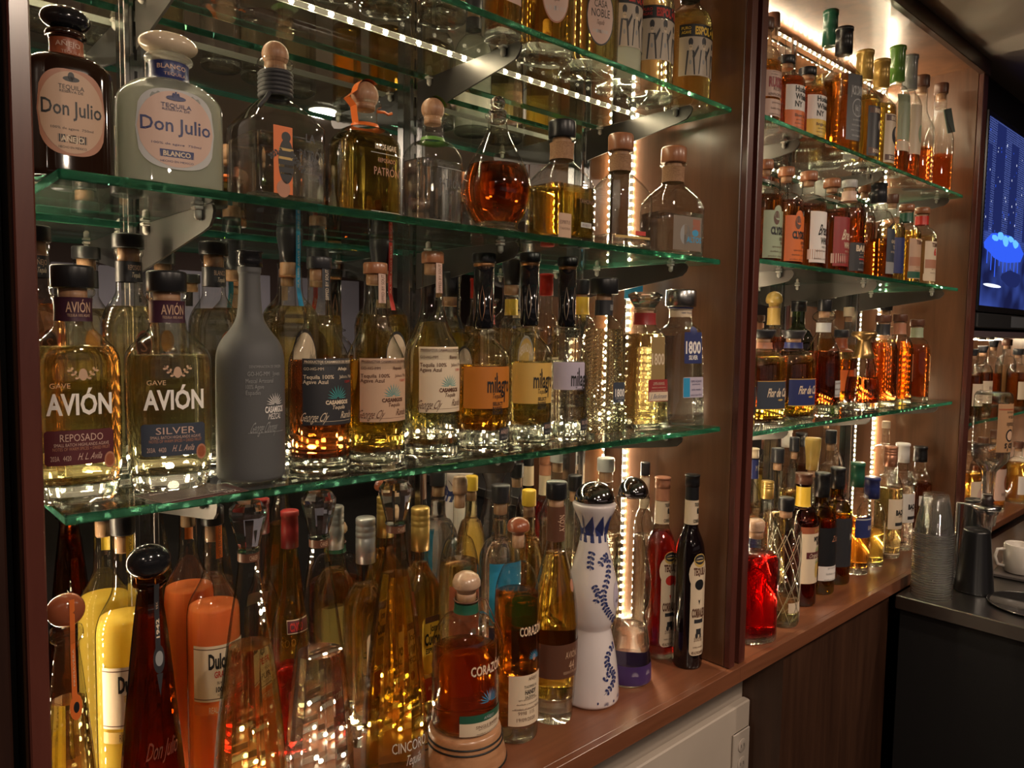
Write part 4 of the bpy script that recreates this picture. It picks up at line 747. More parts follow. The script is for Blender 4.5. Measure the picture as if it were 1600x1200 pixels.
 {'prof': [(0, 0.92), (0.008, 0.98), (0.02, 1), (0.42, 1), (0.46, 0.98), (0.5, 0.9), (0.535, 0.7), (0.56, 0.5), (0.575, 0.42), (0.59, 0.42), (0.592, 0.6), (0.605, 0.6), (0.61, 0.42), (0.62, 0.41)], 'nr': 0.4, 'ct': 0.615, 'liq': ('orange', 0.435), 'cap': ('mil', 'black', 0.47), 'bs': 0.11, 'cork': False, 'labs': [('printed_panel', 'rect', -0.1, 2.1, 0.22, 0.43, 'panelone', 0.05, []), ('printing', 'none', 0, 0, 0, 0, 'black', 0, [('t', 'milagro', 0.32, 0.345, 1.05, 0.085, 'black', {'bold': 0.02}), ('p', [(0.55, 0.36), (0.6, 0.36), (0.56, 0.25), (0.51, 0.25)], 'black'), ('p', [(0.14, 0.4), (0.18, 0.4), (0.18, 0.32), (0.14, 0.32)], 'black'), ('t', 'Tequila', 0.2, 0.285, 0.42, 0.026, 'black', {'slant': 0.2}), ('t', 'SELECT', 0.22, 0.245, 0.44, 0.018, 'black', {'bold': 0.03}), ('t', 'BARREL', 0.22, 0.222, 0.44, 0.018, 'black', {'bold': 0.03}), ('t', 'RESERVE', 0.22, 0.2, 0.44, 0.018, 'black', {'bold': 0.03})]), ('label', 'rect', 0.66, 0.72, 0.055, 0.12, 'charcoal', 0.05, [('t', 'AÑEJO', 0.62, 0.1, 0.5, 0.022, 'pink'), ('t', 'Barrel Rested', 0.62, 0.073, 0.4, 0.013, 'grey', {'slant': 0.2})])], 'label': 'orange tequila bottle with tall black flame-patterned stopper, small añejo tag', 'rz': -0.32, 'loc': (0.7349, 0.872, 1.5042), 'H': 0.299, 'R': 0.0406, 'near': 1009, 'group': 'bottles on the lower glass shelf of the left cabinet', 'shelf': 's3'},
 {'prof': [(0, 0.92), (0.008, 0.98), (0.02, 1), (0.42, 1), (0.46, 0.98), (0.5, 0.9), (0.535, 0.7), (0.56, 0.5), (0.575, 0.42), (0.59, 0.42), (0.592, 0.6), (0.605, 0.6), (0.61, 0.42), (0.62, 0.41)], 'nr': 0.4, 'ct': 0.615, 'liq': ('gold', 0.435), 'cap': ('mil', 'black', 0.47), 'bs': 0.11, 'cork': False, 'labs': [('printed_panel', 'rect', -0.1, 2.1, 0.22, 0.43, 'paneltwo', 0.05, []), ('printing', 'none', 0, 0, 0, 0, 'black', 0, [('t', 'milagro', 0.32, 0.345, 1.05, 0.085, 'black', {'bold': 0.02}), ('p', [(0.55, 0.36), (0.6, 0.36), (0.56, 0.25), (0.51, 0.25)], 'black'), ('p', [(0.14, 0.4), (0.18, 0.4), (0.18, 0.32), (0.14, 0.32)], 'black'), ('t', 'Tequila', 0.2, 0.285, 0.42, 0.026, 'black', {'slant': 0.2}), ('t', 'SELECT', 0.22, 0.245, 0.44, 0.018, 'black', {'bold': 0.03}), ('t', 'BARREL', 0.22, 0.222, 0.44, 0.018, 'black', {'bold': 0.03}), ('t', 'RESERVE', 0.22, 0.2, 0.44, 0.018, 'black', {'bold': 0.03})]), ('label', 'rect', 0.66, 0.72, 0.055, 0.12, 'charcoal', 0.05, [('t', 'REPOSADO', 0.62, 0.1, 0.5, 0.022, 'pink'), ('t', 'Barrel Rested', 0.62, 0.073, 0.4, 0.013, 'grey', {'slant': 0.2})])], 'label': 'golden tequila bottle with tall black flame-patterned stopper, small reposado tag', 'rz': -0.34, 'loc': (0.8319, 0.872, 1.5042), 'H': 0.3079, 'R': 0.0377, 'near': 955, 'group': 'bottles on the lower glass shelf of the left cabinet', 'shelf': 's3'},
 {'prof': [(0, 0.92), (0.008, 0.98), (0.02, 1), (0.42, 1), (0.46, 0.98), (0.5, 0.9), (0.535, 0.7), (0.56, 0.5), (0.575, 0.42), (0.59, 0.42), (0.592, 0.6), (0.605, 0.6), (0.61, 0.42), (0.62, 0.41)], 'nr': 0.4, 'ct': 0.615, 'liq': ('water', 0.435), 'cap': ('mil', 'black', 0.47), 'bs': 0.11, 'cork': False, 'labs': [('printed_panel', 'rect', -0.25, 1.5, 0.28, 0.43, 'lilac', 0.05, []), ('printing', 'none', 0, 0, 0, 0, 'black', 0, [('t', 'milagro', 0.32, 0.345, 1.05, 0.085, 'black', {'bold': 0.02}), ('p', [(0.55, 0.36), (0.6, 0.36), (0.56, 0.25), (0.51, 0.25)], 'black'), ('p', [(0.14, 0.4), (0.18, 0.4), (0.18, 0.32), (0.14, 0.32)], 'black'), ('t', 'Tequila', 0.2, 0.285, 0.42, 0.026, 'black', {'slant': 0.2}), ('t', 'SELECT', 0.22, 0.245, 0.44, 0.018, 'black', {'bold': 0.03}), ('t', 'BARREL', 0.22, 0.222, 0.44, 0.018, 'black', {'bold': 0.03}), ('t', 'RESERVE', 0.22, 0.2, 0.44, 0.018, 'black', {'bold': 0.03})]), ('label', 'rect', 0.66, 0.72, 0.055, 0.12, 'charcoal', 0.05, [('t', 'SILVER', 0.62, 0.1, 0.5, 0.022, 'pink'), ('t', 'Barrel Rested', 0.62, 0.073, 0.4, 0.013, 'grey', {'slant': 0.2})])], 'label': 'clear tequila bottle with tall black flame-patterned stopper, small silver tag', 'rz': -0.37, 'loc': (0.9197, 0.872, 1.5042), 'H': 0.3075, 'R': 0.0383, 'near': 911, 'group': 'bottles on the lower glass shelf of the left cabinet', 'shelf': 's3'},
 {'prof': [(0, 0.95, 5), (0.01, 1, 5), (0.05, 1, 5), (0.4, 0.96, 5), (0.64, 0.88, 5), (0.7, 0.8, 4), (0.735, 0.6, 3), (0.755, 0.46, 2), (0.77, 0.44, 2), (0.88, 0.44, 2), (0.885, 0.5, 2), (0.9, 0.5, 2)], 'n': 5, 'q': 0.9, 'nr': 0.44, 'ct': 0.9, 'g': 'diamond', 'cap': ('cyl', 'black', 0.72), 'diamond': 1, 'band': [('neck_band', 0.765, 0.86, 'charcoal', [('t', '1800', 0.2, 0.815, 0.3, 0.04, 'silver')])], 'labs': [('label', 'rect', 0.45, 0.85, 0.21, 0.34, 'slate', 0.08, [('t', '1800', 0.45, 0.275, 0.62, 0.05, 'white', {'bold': 0.03}), ('t', 'CRISTALINO', 0.45, 0.24, 0.55, 0.015, 'silver'), ('t', 'AÑEJO', 0.45, 0.222, 0.25, 0.012, 'silver')])], 'label': 'diamond-cut crystal bottle with flat black cap and slate 1800 tag', 'rz': -0.2, 'loc': (1.0147, 0.872, 1.5042), 'H': 0.2778, 'R': 0.0351, 'near': 867, 'group': 'bottles on the lower glass shelf of the left cabinet', 'shelf': 's3'},
 {'prof': [(0, 0.93, 7), (0.01, 1, 7), (0.03, 1, 7), (0.35, 0.92, 7), (0.66, 0.83, 7), (0.7, 0.78, 6), (0.735, 0.56, 3), (0.76, 0.46, 2), (0.86, 0.44, 2), (0.862, 0.52, 2), (0.875, 0.52, 2)], 'n': 7, 'q': 0.72, 'nr': 0.44, 'ct': 0.875, 'liq': ('gold', 0.7), 'cap': ('crystal', 'white', 0.78), 'cork': True, 'bs': 0.05, 'band': [('neck_band', 0.765, 0.85, 'dkred', [])], 'labs': [('printing', 'none', 0, 0, 0, 0, 'white', 0, [('r', 0.25, 0.75, 0.37, 0.68, (0.3, 0.2, 0.08)), ('t', '1800', 0.25, 0.52, 0.7, 0.085, 'cream', {'bold': 0.02})]), ('label', 'rect', 0.3, 1.2, 0.21, 0.37, 'dkred', 0.03, [('r', 0.3, 1.12, 0.215, 0.28, 'cream'), ('t', '100% AGAVE', 0.3, 0.345, 0.6, 0.015, 'cream'), ('lines', 0.3, 0.9, 0.29, 0.335, 3, 'cream'), ('t', 'J. Beckmann', 0.3, 0.25, 0.9, 0.035, 'navy', {'slant': 0.4})])], 'label': 'golden tequila bottle with flared crystal stopper and red neck band', 'rz': -0.2, 'loc': (1.1334, 0.872, 1.5042), 'H': 0.2584, 'R': 0.0439, 'near': 818, 'group': 'bottles on the lower glass shelf of the left cabinet', 'shelf': 's3'},
 {'prof': [(0, 0.93, 7), (0.01, 1, 7), (0.03, 1, 7), (0.35, 0.92, 7), (0.66, 0.83, 7), (0.7, 0.78, 6), (0.735, 0.56, 3), (0.76, 0.46, 2), (0.86, 0.44, 2), (0.862, 0.52, 2), (0.875, 0.52, 2)], 'n': 7, 'q': 0.72, 'nr': 0.44, 'ct': 0.875, 'liq': ('water', 0.66), 'cap': ('metal', 'silver', 0.64), 'cork': True, 'bs': 0.05, 'band': [('neck_band', 0.8, 0.86, 'cream', [('t', '1800 TEQUILA', 0, 0.83, 0.6, 0.014, 'navy')]), ('neck_stripe', 0.845, 0.87, 'navy', [])], 'labs': [('label', 'rect', 0.18, 1.0, 0.46, 0.69, 'navy', 0.03, [('t', '1800', 0.18, 0.58, 0.85, 0.09, 'white', {'bold': 0.03}), ('t', 'SILVER', 0.18, 0.505, 0.5, 0.032, 'white', {'bold': 0.03}), ('o', 0.18, 0.4, 0.69, 0.08, 'navy')]), ('lower_label', 'rect', 0.2, 1.15, 0.21, 0.36, 'lilac', 0.03, [('r', -0.18, 0.36, 0.215, 0.355, 'blue'), ('t', '100% AGAVE', 0.35, 0.33, 0.6, 0.018, 'navy'), ('lines', 0.35, 0.6, 0.23, 0.31, 3, 'navy')])], 'label': 'clear tequila bottle with silver cap and blue 1800 label, last on its shelf', 'rz': -0.2, 'loc': (1.2474, 0.872, 1.5042), 'H': 0.2687, 'R': 0.0477, 'near': 776, 'group': 'bottles on the lower glass shelf of the left cabinet', 'shelf': 's3'},
 {'prof': [(0, 0.95, 6), (0.01, 1, 6), (0.03, 1, 6), (0.6, 1, 6), (0.64, 0.97, 5), (0.69, 0.84, 4), (0.73, 0.6, 3), (0.755, 0.5, 2), (0.77, 0.48, 2), (0.91, 0.46, 2), (0.912, 0.54, 2), (0.935, 0.54, 2), (0.94, 0.5, 2)], 'n': 6, 'q': 0.72, 'nr': 0.48, 'ct': 0.94, 'liq': ('ruby', 0.7), 'cap': ('cyl', 'black', 0.6), 'cork': True, 'bs': 0.05, 'band': [('neck_band', 0.8, 0.885, 'charcoal', [('t', 'AÑEJO', 0.1, 0.86, 0.5, 0.022, 'tan'), ('t', 'Tequila', 0.15, 0.83, 0.35, 0.022, 'cream', {'slant': 0.2})])], 'labs': [('seal', 'oval', 0.3, 0.62, 0.48, 0.6, 'copper', 0, [('o', 0.3, 0.54, 0.54, 0.1, 'brown'), ('t', 'S', 0.3, 0.54, 0.25, 0.06, 'copper')])], 'label': 'orange añejo bottle behind the reposado at the left end, black cap', 'loc': (0.1732, 1.0, 1.5042), 'H': 0.2932, 'R': 0.0269, 'near': 1340, 'group': 'bottles on the lower glass shelf of the left cabinet', 'shelf': 's3'},
 {'prof': [(0, 0.95, 6), (0.01, 1, 6), (0.03, 1, 6), (0.6, 1, 6), (0.64, 0.97, 5), (0.69, 0.84, 4), (0.73, 0.6, 3), (0.755, 0.5, 2), (0.77, 0.48, 2), (0.91, 0.46, 2), (0.912, 0.54, 2), (0.935, 0.54, 2), (0.94, 0.5, 2)], 'n': 6, 'q': 0.72, 'nr': 0.48, 'ct': 0.94, 'liq': ('gold', 0.7), 'cap': ('cyl', 'black', 0.6), 'cork': True, 'bs': 0.05, 'band': [('neck_band', 0.8, 0.885, 'charcoal', [('t', 'REPOSADO', 0.1, 0.86, 0.5, 0.022, 'tan'), ('t', 'Tequila', 0.15, 0.83, 0.35, 0.022, 'cream', {'slant': 0.2})])], 'labs': [('seal', 'oval', 0.3, 0.62, 0.48, 0.6, 'copper', 0, [('o', 0.3, 0.54, 0.54, 0.1, 'brown'), ('t', 'S', 0.3, 0.54, 0.25, 0.06, 'copper')])], 'label': 'yellow-gold tequila bottle standing behind and between the two front left bottles', 'loc': (0.2712, 1.0, 1.5042), 'H': 0.2934, 'R': 0.0307, 'near': 1245, 'group': 'bottles on the lower glass shelf of the left cabinet', 'shelf': 's3'},
 {'prof': [(0, 0.95, 6), (0.01, 1, 6), (0.03, 1, 6), (0.6, 1, 6), (0.64, 0.97, 5), (0.69, 0.84, 4), (0.73, 0.6, 3), (0.755, 0.5, 2), (0.77, 0.48, 2), (0.91, 0.46, 2), (0.912, 0.54, 2), (0.935, 0.54, 2), (0.94, 0.5, 2)], 'n': 6, 'q': 0.72, 'nr': 0.48, 'ct': 0.94, 'liq': ('straw', 0.7), 'cap': ('cyl', 'black', 0.6), 'cork': True, 'bs': 0.05, 'band': [('neck_band', 0.8, 0.885, 'charcoal', [('t', 'BLANCO', 0.1, 0.86, 0.5, 0.022, 'tan'), ('t', 'Tequila', 0.15, 0.83, 0.35, 0.022, 'cream', {'slant': 0.2})])], 'labs': [('seal', 'oval', 0.3, 0.62, 0.48, 0.6, 'copper', 0, [('o', 0.3, 0.54, 0.54, 0.1, 'brown'), ('t', 'S', 0.3, 0.54, 0.25, 0.06, 'copper')])], 'label': 'pale tequila bottle with black cap standing behind the matte grey bottle', 'loc': (0.3749, 1.0, 1.5042), 'H': 0.2935, 'R': 0.0305, 'near': 1158, 'group': 'bottles on the lower glass shelf of the left cabinet', 'shelf': 's3'},
 {'prof': [(0, 0.95, 5), (0.01, 1, 5), (0.04, 1, 5), (0.56, 1, 5), (0.58, 1.02, 5), (0.6, 0.98, 5), (0.63, 0.95, 5), (0.66, 0.8, 4), (0.69, 0.58, 3), (0.71, 0.5, 2), (0.83, 0.48, 2), (0.835, 0.52, 2), (0.85, 0.52, 2)], 'n': 5, 'q': 0.9, 'nr': 0.48, 'ct': 0.85, 'liq': ('straw', 0.66), 'cap': ('flare', 'charcoal', 0.52), 'cork': True, 'bs': 0.05, 'labs': [('seal', 'oval', 0.18, 1.15, 0.26, 0.56, 'black', 0, [('o', 0.18, 1.05, 0.41, 0.27, 'cream'), ('o', 0.18, 1.02, 0.41, 0.262, 'black'), ('t', 'HERRADURA', 0.18, 0.455, 0.95, 0.05, 'cream', {'bold': 0.04, 'wave': 0.012}), ('o', 0.18, 0.62, 0.41, 0.16, 'tan'), ('o', 0.18, 0.55, 0.41, 0.14, 'black'), ('t', 'HACIENDA 1870', 0.18, 0.335, 0.6, 0.02, 'cream')]), ('strap', 'rect', 0.12, 0.22, 0.66, 0.985, 'blue', 0, [('t', 'TEQUILA 100% AGAVE SILVER', 0.12, 0.83, 0.28, 0.09, 'cream', {'vertical': True})])], 'label': 'pale square tequila bottle with black cap and blue paper strap', 'loc': (0.4824, 1.0, 1.5042), 'H': 0.3222, 'R': 0.0343, 'near': 1080, 'group': 'bottles on the lower glass shelf of the left cabinet', 'shelf': 's3'},
 {'prof': [(0, 0.95, 5), (0.01, 1, 5), (0.04, 1, 5), (0.56, 1, 5), (0.58, 1.02, 5), (0.6, 0.98, 5), (0.63, 0.95, 5), (0.66, 0.8, 4), (0.69, 0.58, 3), (0.71, 0.5, 2), (0.83, 0.48, 2), (0.835, 0.52, 2), (0.85, 0.52, 2)], 'n': 5, 'q': 0.9, 'nr': 0.48, 'ct': 0.85, 'liq': ('honey', 0.64), 'cap': ('flare', 'charcoal', 0.52), 'cork': True, 'bs': 0.05, 'labs': [('seal', 'oval', 0.18, 1.15, 0.26, 0.56, 'black', 0, [('o', 0.18, 1.05, 0.41, 0.27, 'cream'), ('o', 0.18, 1.02, 0.41, 0.262, 'black'), ('t', 'HERRADURA', 0.18, 0.455, 0.95, 0.05, 'cream', {'bold': 0.04, 'wave': 0.012}), ('o', 0.18, 0.62, 0.41, 0.16, 'tan'), ('o', 0.18, 0.55, 0.41, 0.14, 'black'), ('t', 'HACIENDA 1870', 0.18, 0.335, 0.6, 0.02, 'cream')]), ('strap', 'rect', 0.12, 0.22, 0.66, 0.985, 'red', 0, [('t', 'TEQUILA 100% AGAVE SILVER', 0.12, 0.83, 0.28, 0.09, 'cream', {'vertical': True})])], 'label': 'golden square tequila bottle with black cap and red paper strap', 'loc': (0.6346, 1.0, 1.5042), 'H': 0.3202, 'R': 0.0359, 'near': 986, 'group': 'bottles on the lower glass shelf of the left cabinet', 'shelf': 's3'},
 {'prof': [(0, 0.95, 5), (0.01, 1, 5), (0.04, 1, 5), (0.56, 1, 5), (0.58, 1.02, 5), (0.6, 0.98, 5), (0.63, 0.95, 5), (0.66, 0.8, 4), (0.69, 0.58, 3), (0.71, 0.5, 2), (0.83, 0.48, 2), (0.835, 0.52, 2), (0.85, 0.52, 2)], 'n': 5, 'q': 0.9, 'nr': 0.48, 'ct': 0.85, 'liq': ('honey', 0.64), 'cap': ('flare', 'charcoal', 0.52), 'cork': True, 'bs': 0.05, 'labs': [('seal', 'oval', 0.18, 1.15, 0.26, 0.56, 'black', 0, [('o', 0.18, 1.05, 0.41, 0.27, 'cream'), ('o', 0.18, 1.02, 0.41, 0.262, 'black'), ('t', 'HERRADURA', 0.18, 0.455, 0.95, 0.05, 'cream', {'bold': 0.04, 'wave': 0.012}), ('o', 0.18, 0.62, 0.41, 0.16, 'tan'), ('o', 0.18, 0.55, 0.41, 0.14, 'black'), ('t', 'HACIENDA 1870', 0.18, 0.335, 0.6, 0.02, 'cream')]), ('strap', 'rect', 0.12, 0.22, 0.66, 0.985, 'charcoal', 0, [('t', 'TEQUILA 100% AGAVE SILVER', 0.12, 0.83, 0.28, 0.09, 'cream', {'vertical': True})])], 'label': 'golden square tequila bottle with round black seal behind the cream-labelled one', 'loc': (0.7697, 1.0, 1.5042), 'H': 0.2795, 'R': 0.0341, 'near': 916, 'group': 'bottles on the lower glass shelf of the left cabinet', 'shelf': 's3'},
 {'prof': [(0, 0.95, 5), (0.01, 1, 5), (0.04, 1, 5), (0.56, 1, 5), (0.58, 1.02, 5), (0.6, 0.98, 5), (0.63, 0.95, 5), (0.66, 0.8, 4), (0.69, 0.58, 3), (0.71, 0.5, 2), (0.83, 0.48, 2), (0.835, 0.52, 2), (0.85, 0.52, 2)], 'n': 5, 'q': 0.9, 'nr': 0.48, 'ct': 0.85, 'liq': ('straw', 0.6), 'cap': ('flare', 'charcoal', 0.52), 'cork': True, 'bs': 0.05, 'labs': [('seal', 'oval', 0.18, 1.15, 0.26, 0.56, 'grey', 0, [('o', 0.18, 1.05, 0.41, 0.27, 'gold'), ('o', 0.18, 1.02, 0.41, 0.262, 'grey'), ('t', 'HERRADURA', 0.18, 0.455, 0.95, 0.05, 'cream', {'bold': 0.04, 'wave': 0.012}), ('o', 0.18, 0.62, 0.41, 0.16, 'tan'), ('o', 0.18, 0.55, 0.41, 0.14, 'grey'), ('t', 'HACIENDA 1870', 0.18, 0.335, 0.6, 0.02, 'cream')]), ('strap', 'rect', 0.12, 0.22, 0.66, 0.985, 'grey', 0, [('t', 'TEQUILA 100% AGAVE SILVER', 0.12, 0.83, 0.28, 0.09, 'cream', {'vertical': True})])], 'label': 'pale tequila bottle with silver and gold oval seal, behind the flame stoppers', 'loc': (0.9097, 1.0, 1.5042), 'H': 0.3115, 'R': 0.0357, 'near': 852, 'group': 'bottles on the lower glass shelf of the left cabinet', 'shelf': 's3'},
 {'sb': 0.55, 'nb': 0.74, 'nr': 0.45, 'ct': 0.86, 'sty': 'dome', 'n': 2, 'liq': ('orange', 0.66), 'cap': ('foil', 'red', 0.5), 'bs': 0.05, 'labs': [('printing', 'none', 0, 0, 0, 0, 'white', 0, [('t', 'ARTE', 0, 0.4, 1.5, 0.13, 'cream', {'bold': 0.03}), ('r', 0.0, 1.2, 0.3, 0.303, 'cream')])], 'label': 'orange bottle with red capsule behind the golden flame-stoppered one', 'rz': -0.35, 'loc': (0.9973, 1.0, 1.5042), 'H': 0.2906, 'R': 0.0257, 'near': 817, 'group': 'bottles on the lower glass shelf of the left cabinet', 'shelf': 's3'},
 {'sb': 0.55, 'nb': 0.74, 'nr': 0.45, 'ct': 0.9, 'n': 4, 'q': 0.8, 'liq': ('pale', 0.6), 'cap': ('cyl', 'charcoal', 0.5), 'bs': 0.05, 'band': [('neck_band', 0.76, 0.88, 'yellow', [])], 'label': 'clear bottle with olive-yellow neck band behind the crystal bottle', 'rz': -0.2, 'loc': (1.0966, 1.0, 1.5042), 'H': 0.2856, 'R': 0.0298, 'near': 780, 'group': 'bottles on the lower glass shelf of the left cabinet', 'shelf': 's3'},
 {'sb': 0.5, 'nb': 0.72, 'nr': 0.5, 'ct': 0.86, 'n': 2, 'liq': ('water', 0.5), 'cap': ('foil', 'blue', 0.55), 'bs': 0.06, 'label': 'clear bottle with blue cap behind the red-banded golden bottle', 'rz': -0.4, 'loc': (1.2688, 1.008, 1.5042), 'H': 0.2972, 'R': 0.0356, 'near': 721, 'group': 'bottles on the lower glass shelf of the left cabinet', 'shelf': 's3'},
 {'sb': 0.6, 'nb': 0.75, 'nr': 0.3, 'ct': 0.9, 'sty': 'dome', 'n': 3, 'q': 0.8, 'liq': ('amber', 0.62), 'cap': ('foil', 'brown', 0.34), 'bs': 0.05, 'labs': [('label', 'oval', 0.05, 1.05, 0.17, 0.52, 'copper', 0, [('o', 0.05, 0.98, 0.345, 0.33, 'pink'), ('t', 'CASA', 0.05, 0.42, 0.5, 0.045, 'black'), ('t', 'NOBLE', 0.05, 0.365, 0.7, 0.05, 'black'), ('t', 'Tequila', 0.05, 0.31, 0.3, 0.03, 'brown', {'slant': 0.3}), ('r', 0.05, 0.75, 0.24, 0.265, 'silver'), ('o', 0.05, 0.16, 0.475, 0.03, 'black')])], 'label': 'amber reposado bottle with white oval label and silver stripe on the top shelf', 'rz': -0.35, 'loc': (0.8629, 0.88, 2.1222), 'H': 0.27, 'R': 0.0455, 'near': 968, 'group': 'bottles on the top glass shelf of the left cabinet', 'shelf': 's1'},
 {'sb': 0.6, 'nb': 0.75, 'nr': 0.3, 'ct': 0.9, 'sty': 'dome', 'n': 3, 'q': 0.8, 'liq': ('gold', 0.62), 'cap': ('foil', 'brown', 0.34), 'bs': 0.05, 'labs': [('label', 'oval', 0.05, 1.05, 0.14, 0.49, 'black', 0, [('o', 0.05, 0.98, 0.315, 0.33, 'pink'), ('t', 'CASA', 0.05, 0.39, 0.5, 0.045, 'black'), ('t', 'NOBLE', 0.05, 0.335, 0.7, 0.05, 'black'), ('t', 'Tequila', 0.05, 0.28, 0.3, 0.03, 'brown', {'slant': 0.3}), ('o', 0.05, 0.16, 0.445, 0.03, 'black'), ('r', 0.05, 0.6, 0.215, 0.235, 'silver')])], 'label': 'golden bottle with large white oval label beside the skeleton-labelled bottles', 'rz': -0.37, 'loc': (0.9676, 0.88, 2.1222), 'H': 0.27, 'R': 0.0486, 'near': 915, 'group': 'bottles on the top glass shelf of the left cabinet', 'shelf': 's1'},
 {'prof': [(0, 0.93), (0.01, 1), (0.03, 1), (0.56, 1), (0.6, 0.98), (0.65, 0.88), (0.69, 0.66), (0.72, 0.46), (0.74, 0.42), (0.88, 0.4), (0.9, 0.4)], 'nr': 0.4, 'ct': 0.9, 'liq': ('milky', 0.7), 'cap': ('cyl', 'charcoal', 0.5), 'cork': True, 'bs': 0.035, 'band': [('neck_band', 0.76, 0.84, 'charcoal', [])], 'labs': [('label', 'rect', 0.2, 2.3, 0.22, 0.47, (0.5, 0.42, 0.33), 0, [('r', 0.2, 2.3, 0.47, 0.55, 'black'), ('t', 'ESPOLÓN', 0.3, 0.51, 1.15, 0.05, 'red', {'bold': 0.05}), ('t', 'PURO', -0.65, 0.525, 0.4, 0.02, 'red'), ('t', 'AGAVE', -0.65, 0.498, 0.4, 0.02, 'red'), ('o', -0.45, 0.2, 0.435, 0.05, 'charcoal'), ('o', -0.45, 0.15, 0.4, 0.04, 'cream'), ('o', -0.48, 0.04, 0.40299999999999997, 0.011, 'black'), ('o', -0.42000000000000004, 0.04, 0.40299999999999997, 0.011, 'black'), ('p', [(-0.67, 0.22499999999999998), (-0.23, 0.22499999999999998), (-0.30000000000000004, 0.38), (-0.6, 0.38)], 'charcoal'), ('p', [(-0.37, 0.345), (-0.12, 0.415), (-0.10000000000000003, 0.395), (-0.33, 0.315)], 'charcoal'), ('o', -0.45, 0.1, 0.305, 0.03, 'grey'), ('o', 0.15, 0.22000000000000003, 0.44, 0.05500000000000001, 'charcoal'), ('o', 0.15, 0.165, 0.405, 0.04, 'cream'), ('o', 0.12, 0.04, 0.408, 0.011, 'black'), ('o', 0.18, 0.04, 0.408, 0.011, 'black'), ('p', [(-0.09200000000000003, 0.22999999999999998), (0.392, 0.22999999999999998), (0.315, 0.385), (-0.015000000000000013, 0.385)], 'charcoal'), ('p', [(0.22999999999999998, 0.35), (0.48, 0.42), (0.5, 0.4), (0.27, 0.32)], 'charcoal'), ('o', 0.15, 0.11000000000000001, 0.31, 0.03, 'grey'), ('o', 0.75, 0.18000000000000002, 0.425, 0.045000000000000005, 'charcoal'), ('o', 0.75, 0.135, 0.39, 0.04, 'cream'), ('o', 0.72, 0.04, 0.39299999999999996, 0.011, 'black'), ('o', 0.78, 0.04, 0.39299999999999996, 0.011, 'black'), ('p', [(0.552, 0.21499999999999997), (0.948, 0.21499999999999997), (0.885, 0.37), (0.615, 0.37)], 'charcoal'), ('p', [(0.83, 0.33499999999999996), (1.08, 0.40499999999999997), (1.1, 0.385), (0.87, 0.305)], 'charcoal'), ('o', 0.75, 0.09000000000000001, 0.295, 0.03, 'grey')])], 'rz': -0.2, 'label': 'frosted clear bottle with black banner over a grey skeleton label', 'loc': (1.0668, 0.896, 2.1222), 'H': 0.295, 'R': 0.0414, 'near': 861, 'group': 'bottles on the top glass shelf of the left cabinet', 'shelf': 's1'},
 {'prof': [(0, 0.93), (0.01, 1), (0.03, 1), (0.56, 1), (0.6, 0.98), (0.65, 0.88), (0.69, 0.66), (0.72, 0.46), (0.74, 0.42), (0.88, 0.4), (0.9, 0.4)], 'nr': 0.4, 'ct': 0.9, 'liq': ('straw', 0.7), 'cap': ('cyl', 'black', 0.5), 'cork': True, 'bs': 0.035, 'band': [('neck_band', 0.76, 0.84, 'charcoal', [])], 'labs': [('label', 'rect', 0.2, 2.3, 0.22, 0.47, (0.5, 0.42, 0.33), 0, [('r', 0.2, 2.3, 0.47, 0.55, 'black'), ('t', 'ESPOLÓN', 0.3, 0.51, 1.15, 0.05, 'red', {'bold': 0.05}), ('t', 'PURO', -0.65, 0.525, 0.4, 0.02, 'red'), ('t', 'AGAVE', -0.65, 0.498, 0.4, 0.02, 'red'), ('o', -0.45, 0.2, 0.435, 0.05, 'charcoal'), ('o', -0.45, 0.15, 0.4, 0.04, 'cream'), ('o', -0.48, 0.04, 0.40299999999999997, 0.011, 'black'), ('o', -0.42000000000000004, 0.04, 0.40299999999999997, 0.011, 'black'), ('p', [(-0.67, 0.22499999999999998), (-0.23, 0.22499999999999998), (-0.30000000000000004, 0.38), (-0.6, 0.38)], 'charcoal'), ('p', [(-0.37, 0.345), (-0.12, 0.415), (-0.10000000000000003, 0.395), (-0.33, 0.315)], 'charcoal'), ('o', -0.45, 0.1, 0.305, 0.03, 'grey'), ('o', 0.15, 0.22000000000000003, 0.44, 0.05500000000000001, 'charcoal'), ('o', 0.15, 0.165, 0.405, 0.04, 'cream'), ('o', 0.12, 0.04, 0.408, 0.011, 'black'), ('o', 0.18, 0.04, 0.408, 0.011, 'black'), ('p', [(-0.09200000000000003, 0.22999999999999998), (0.392, 0.22999999999999998), (0.315, 0.385), (-0.015000000000000013, 0.385)], 'charcoal'), ('p', [(0.22999999999999998, 0.35), (0.48, 0.42), (0.5, 0.4), (0.27, 0.32)], 'charcoal'), ('o', 0.15, 0.11000000000000001, 0.31, 0.03, 'grey'), ('o', 0.75, 0.18000000000000002, 0.425, 0.045000000000000005, 'charcoal'), ('o', 0.75, 0.135, 0.39, 0.04, 'cream'), ('o', 0.72, 0.04, 0.39299999999999996, 0.011, 'black'), ('o', 0.78, 0.04, 0.39299999999999996, 0.011, 'black'), ('p', [(0.552, 0.21499999999999997), (0.948, 0.21499999999999997), (0.885, 0.37), (0.615, 0.37)], 'charcoal'), ('p', [(0.83, 0.33499999999999996), (1.08, 0.40499999999999997), (1.1, 0.385), (0.87, 0.305)], 'charcoal'), ('o', 0.75, 0.09000000000000001, 0.295, 0.03, 'grey')])], 'label': 'yellow reposado bottle with black banner and cream skeleton label', 'rz': -0.41, 'loc': (1.1593, 0.896, 2.1222), 'H': 0.295, 'R': 0.043, 'near': 823, 'group': 'bottles on the top glass shelf of the left cabinet', 'shelf': 's1'},
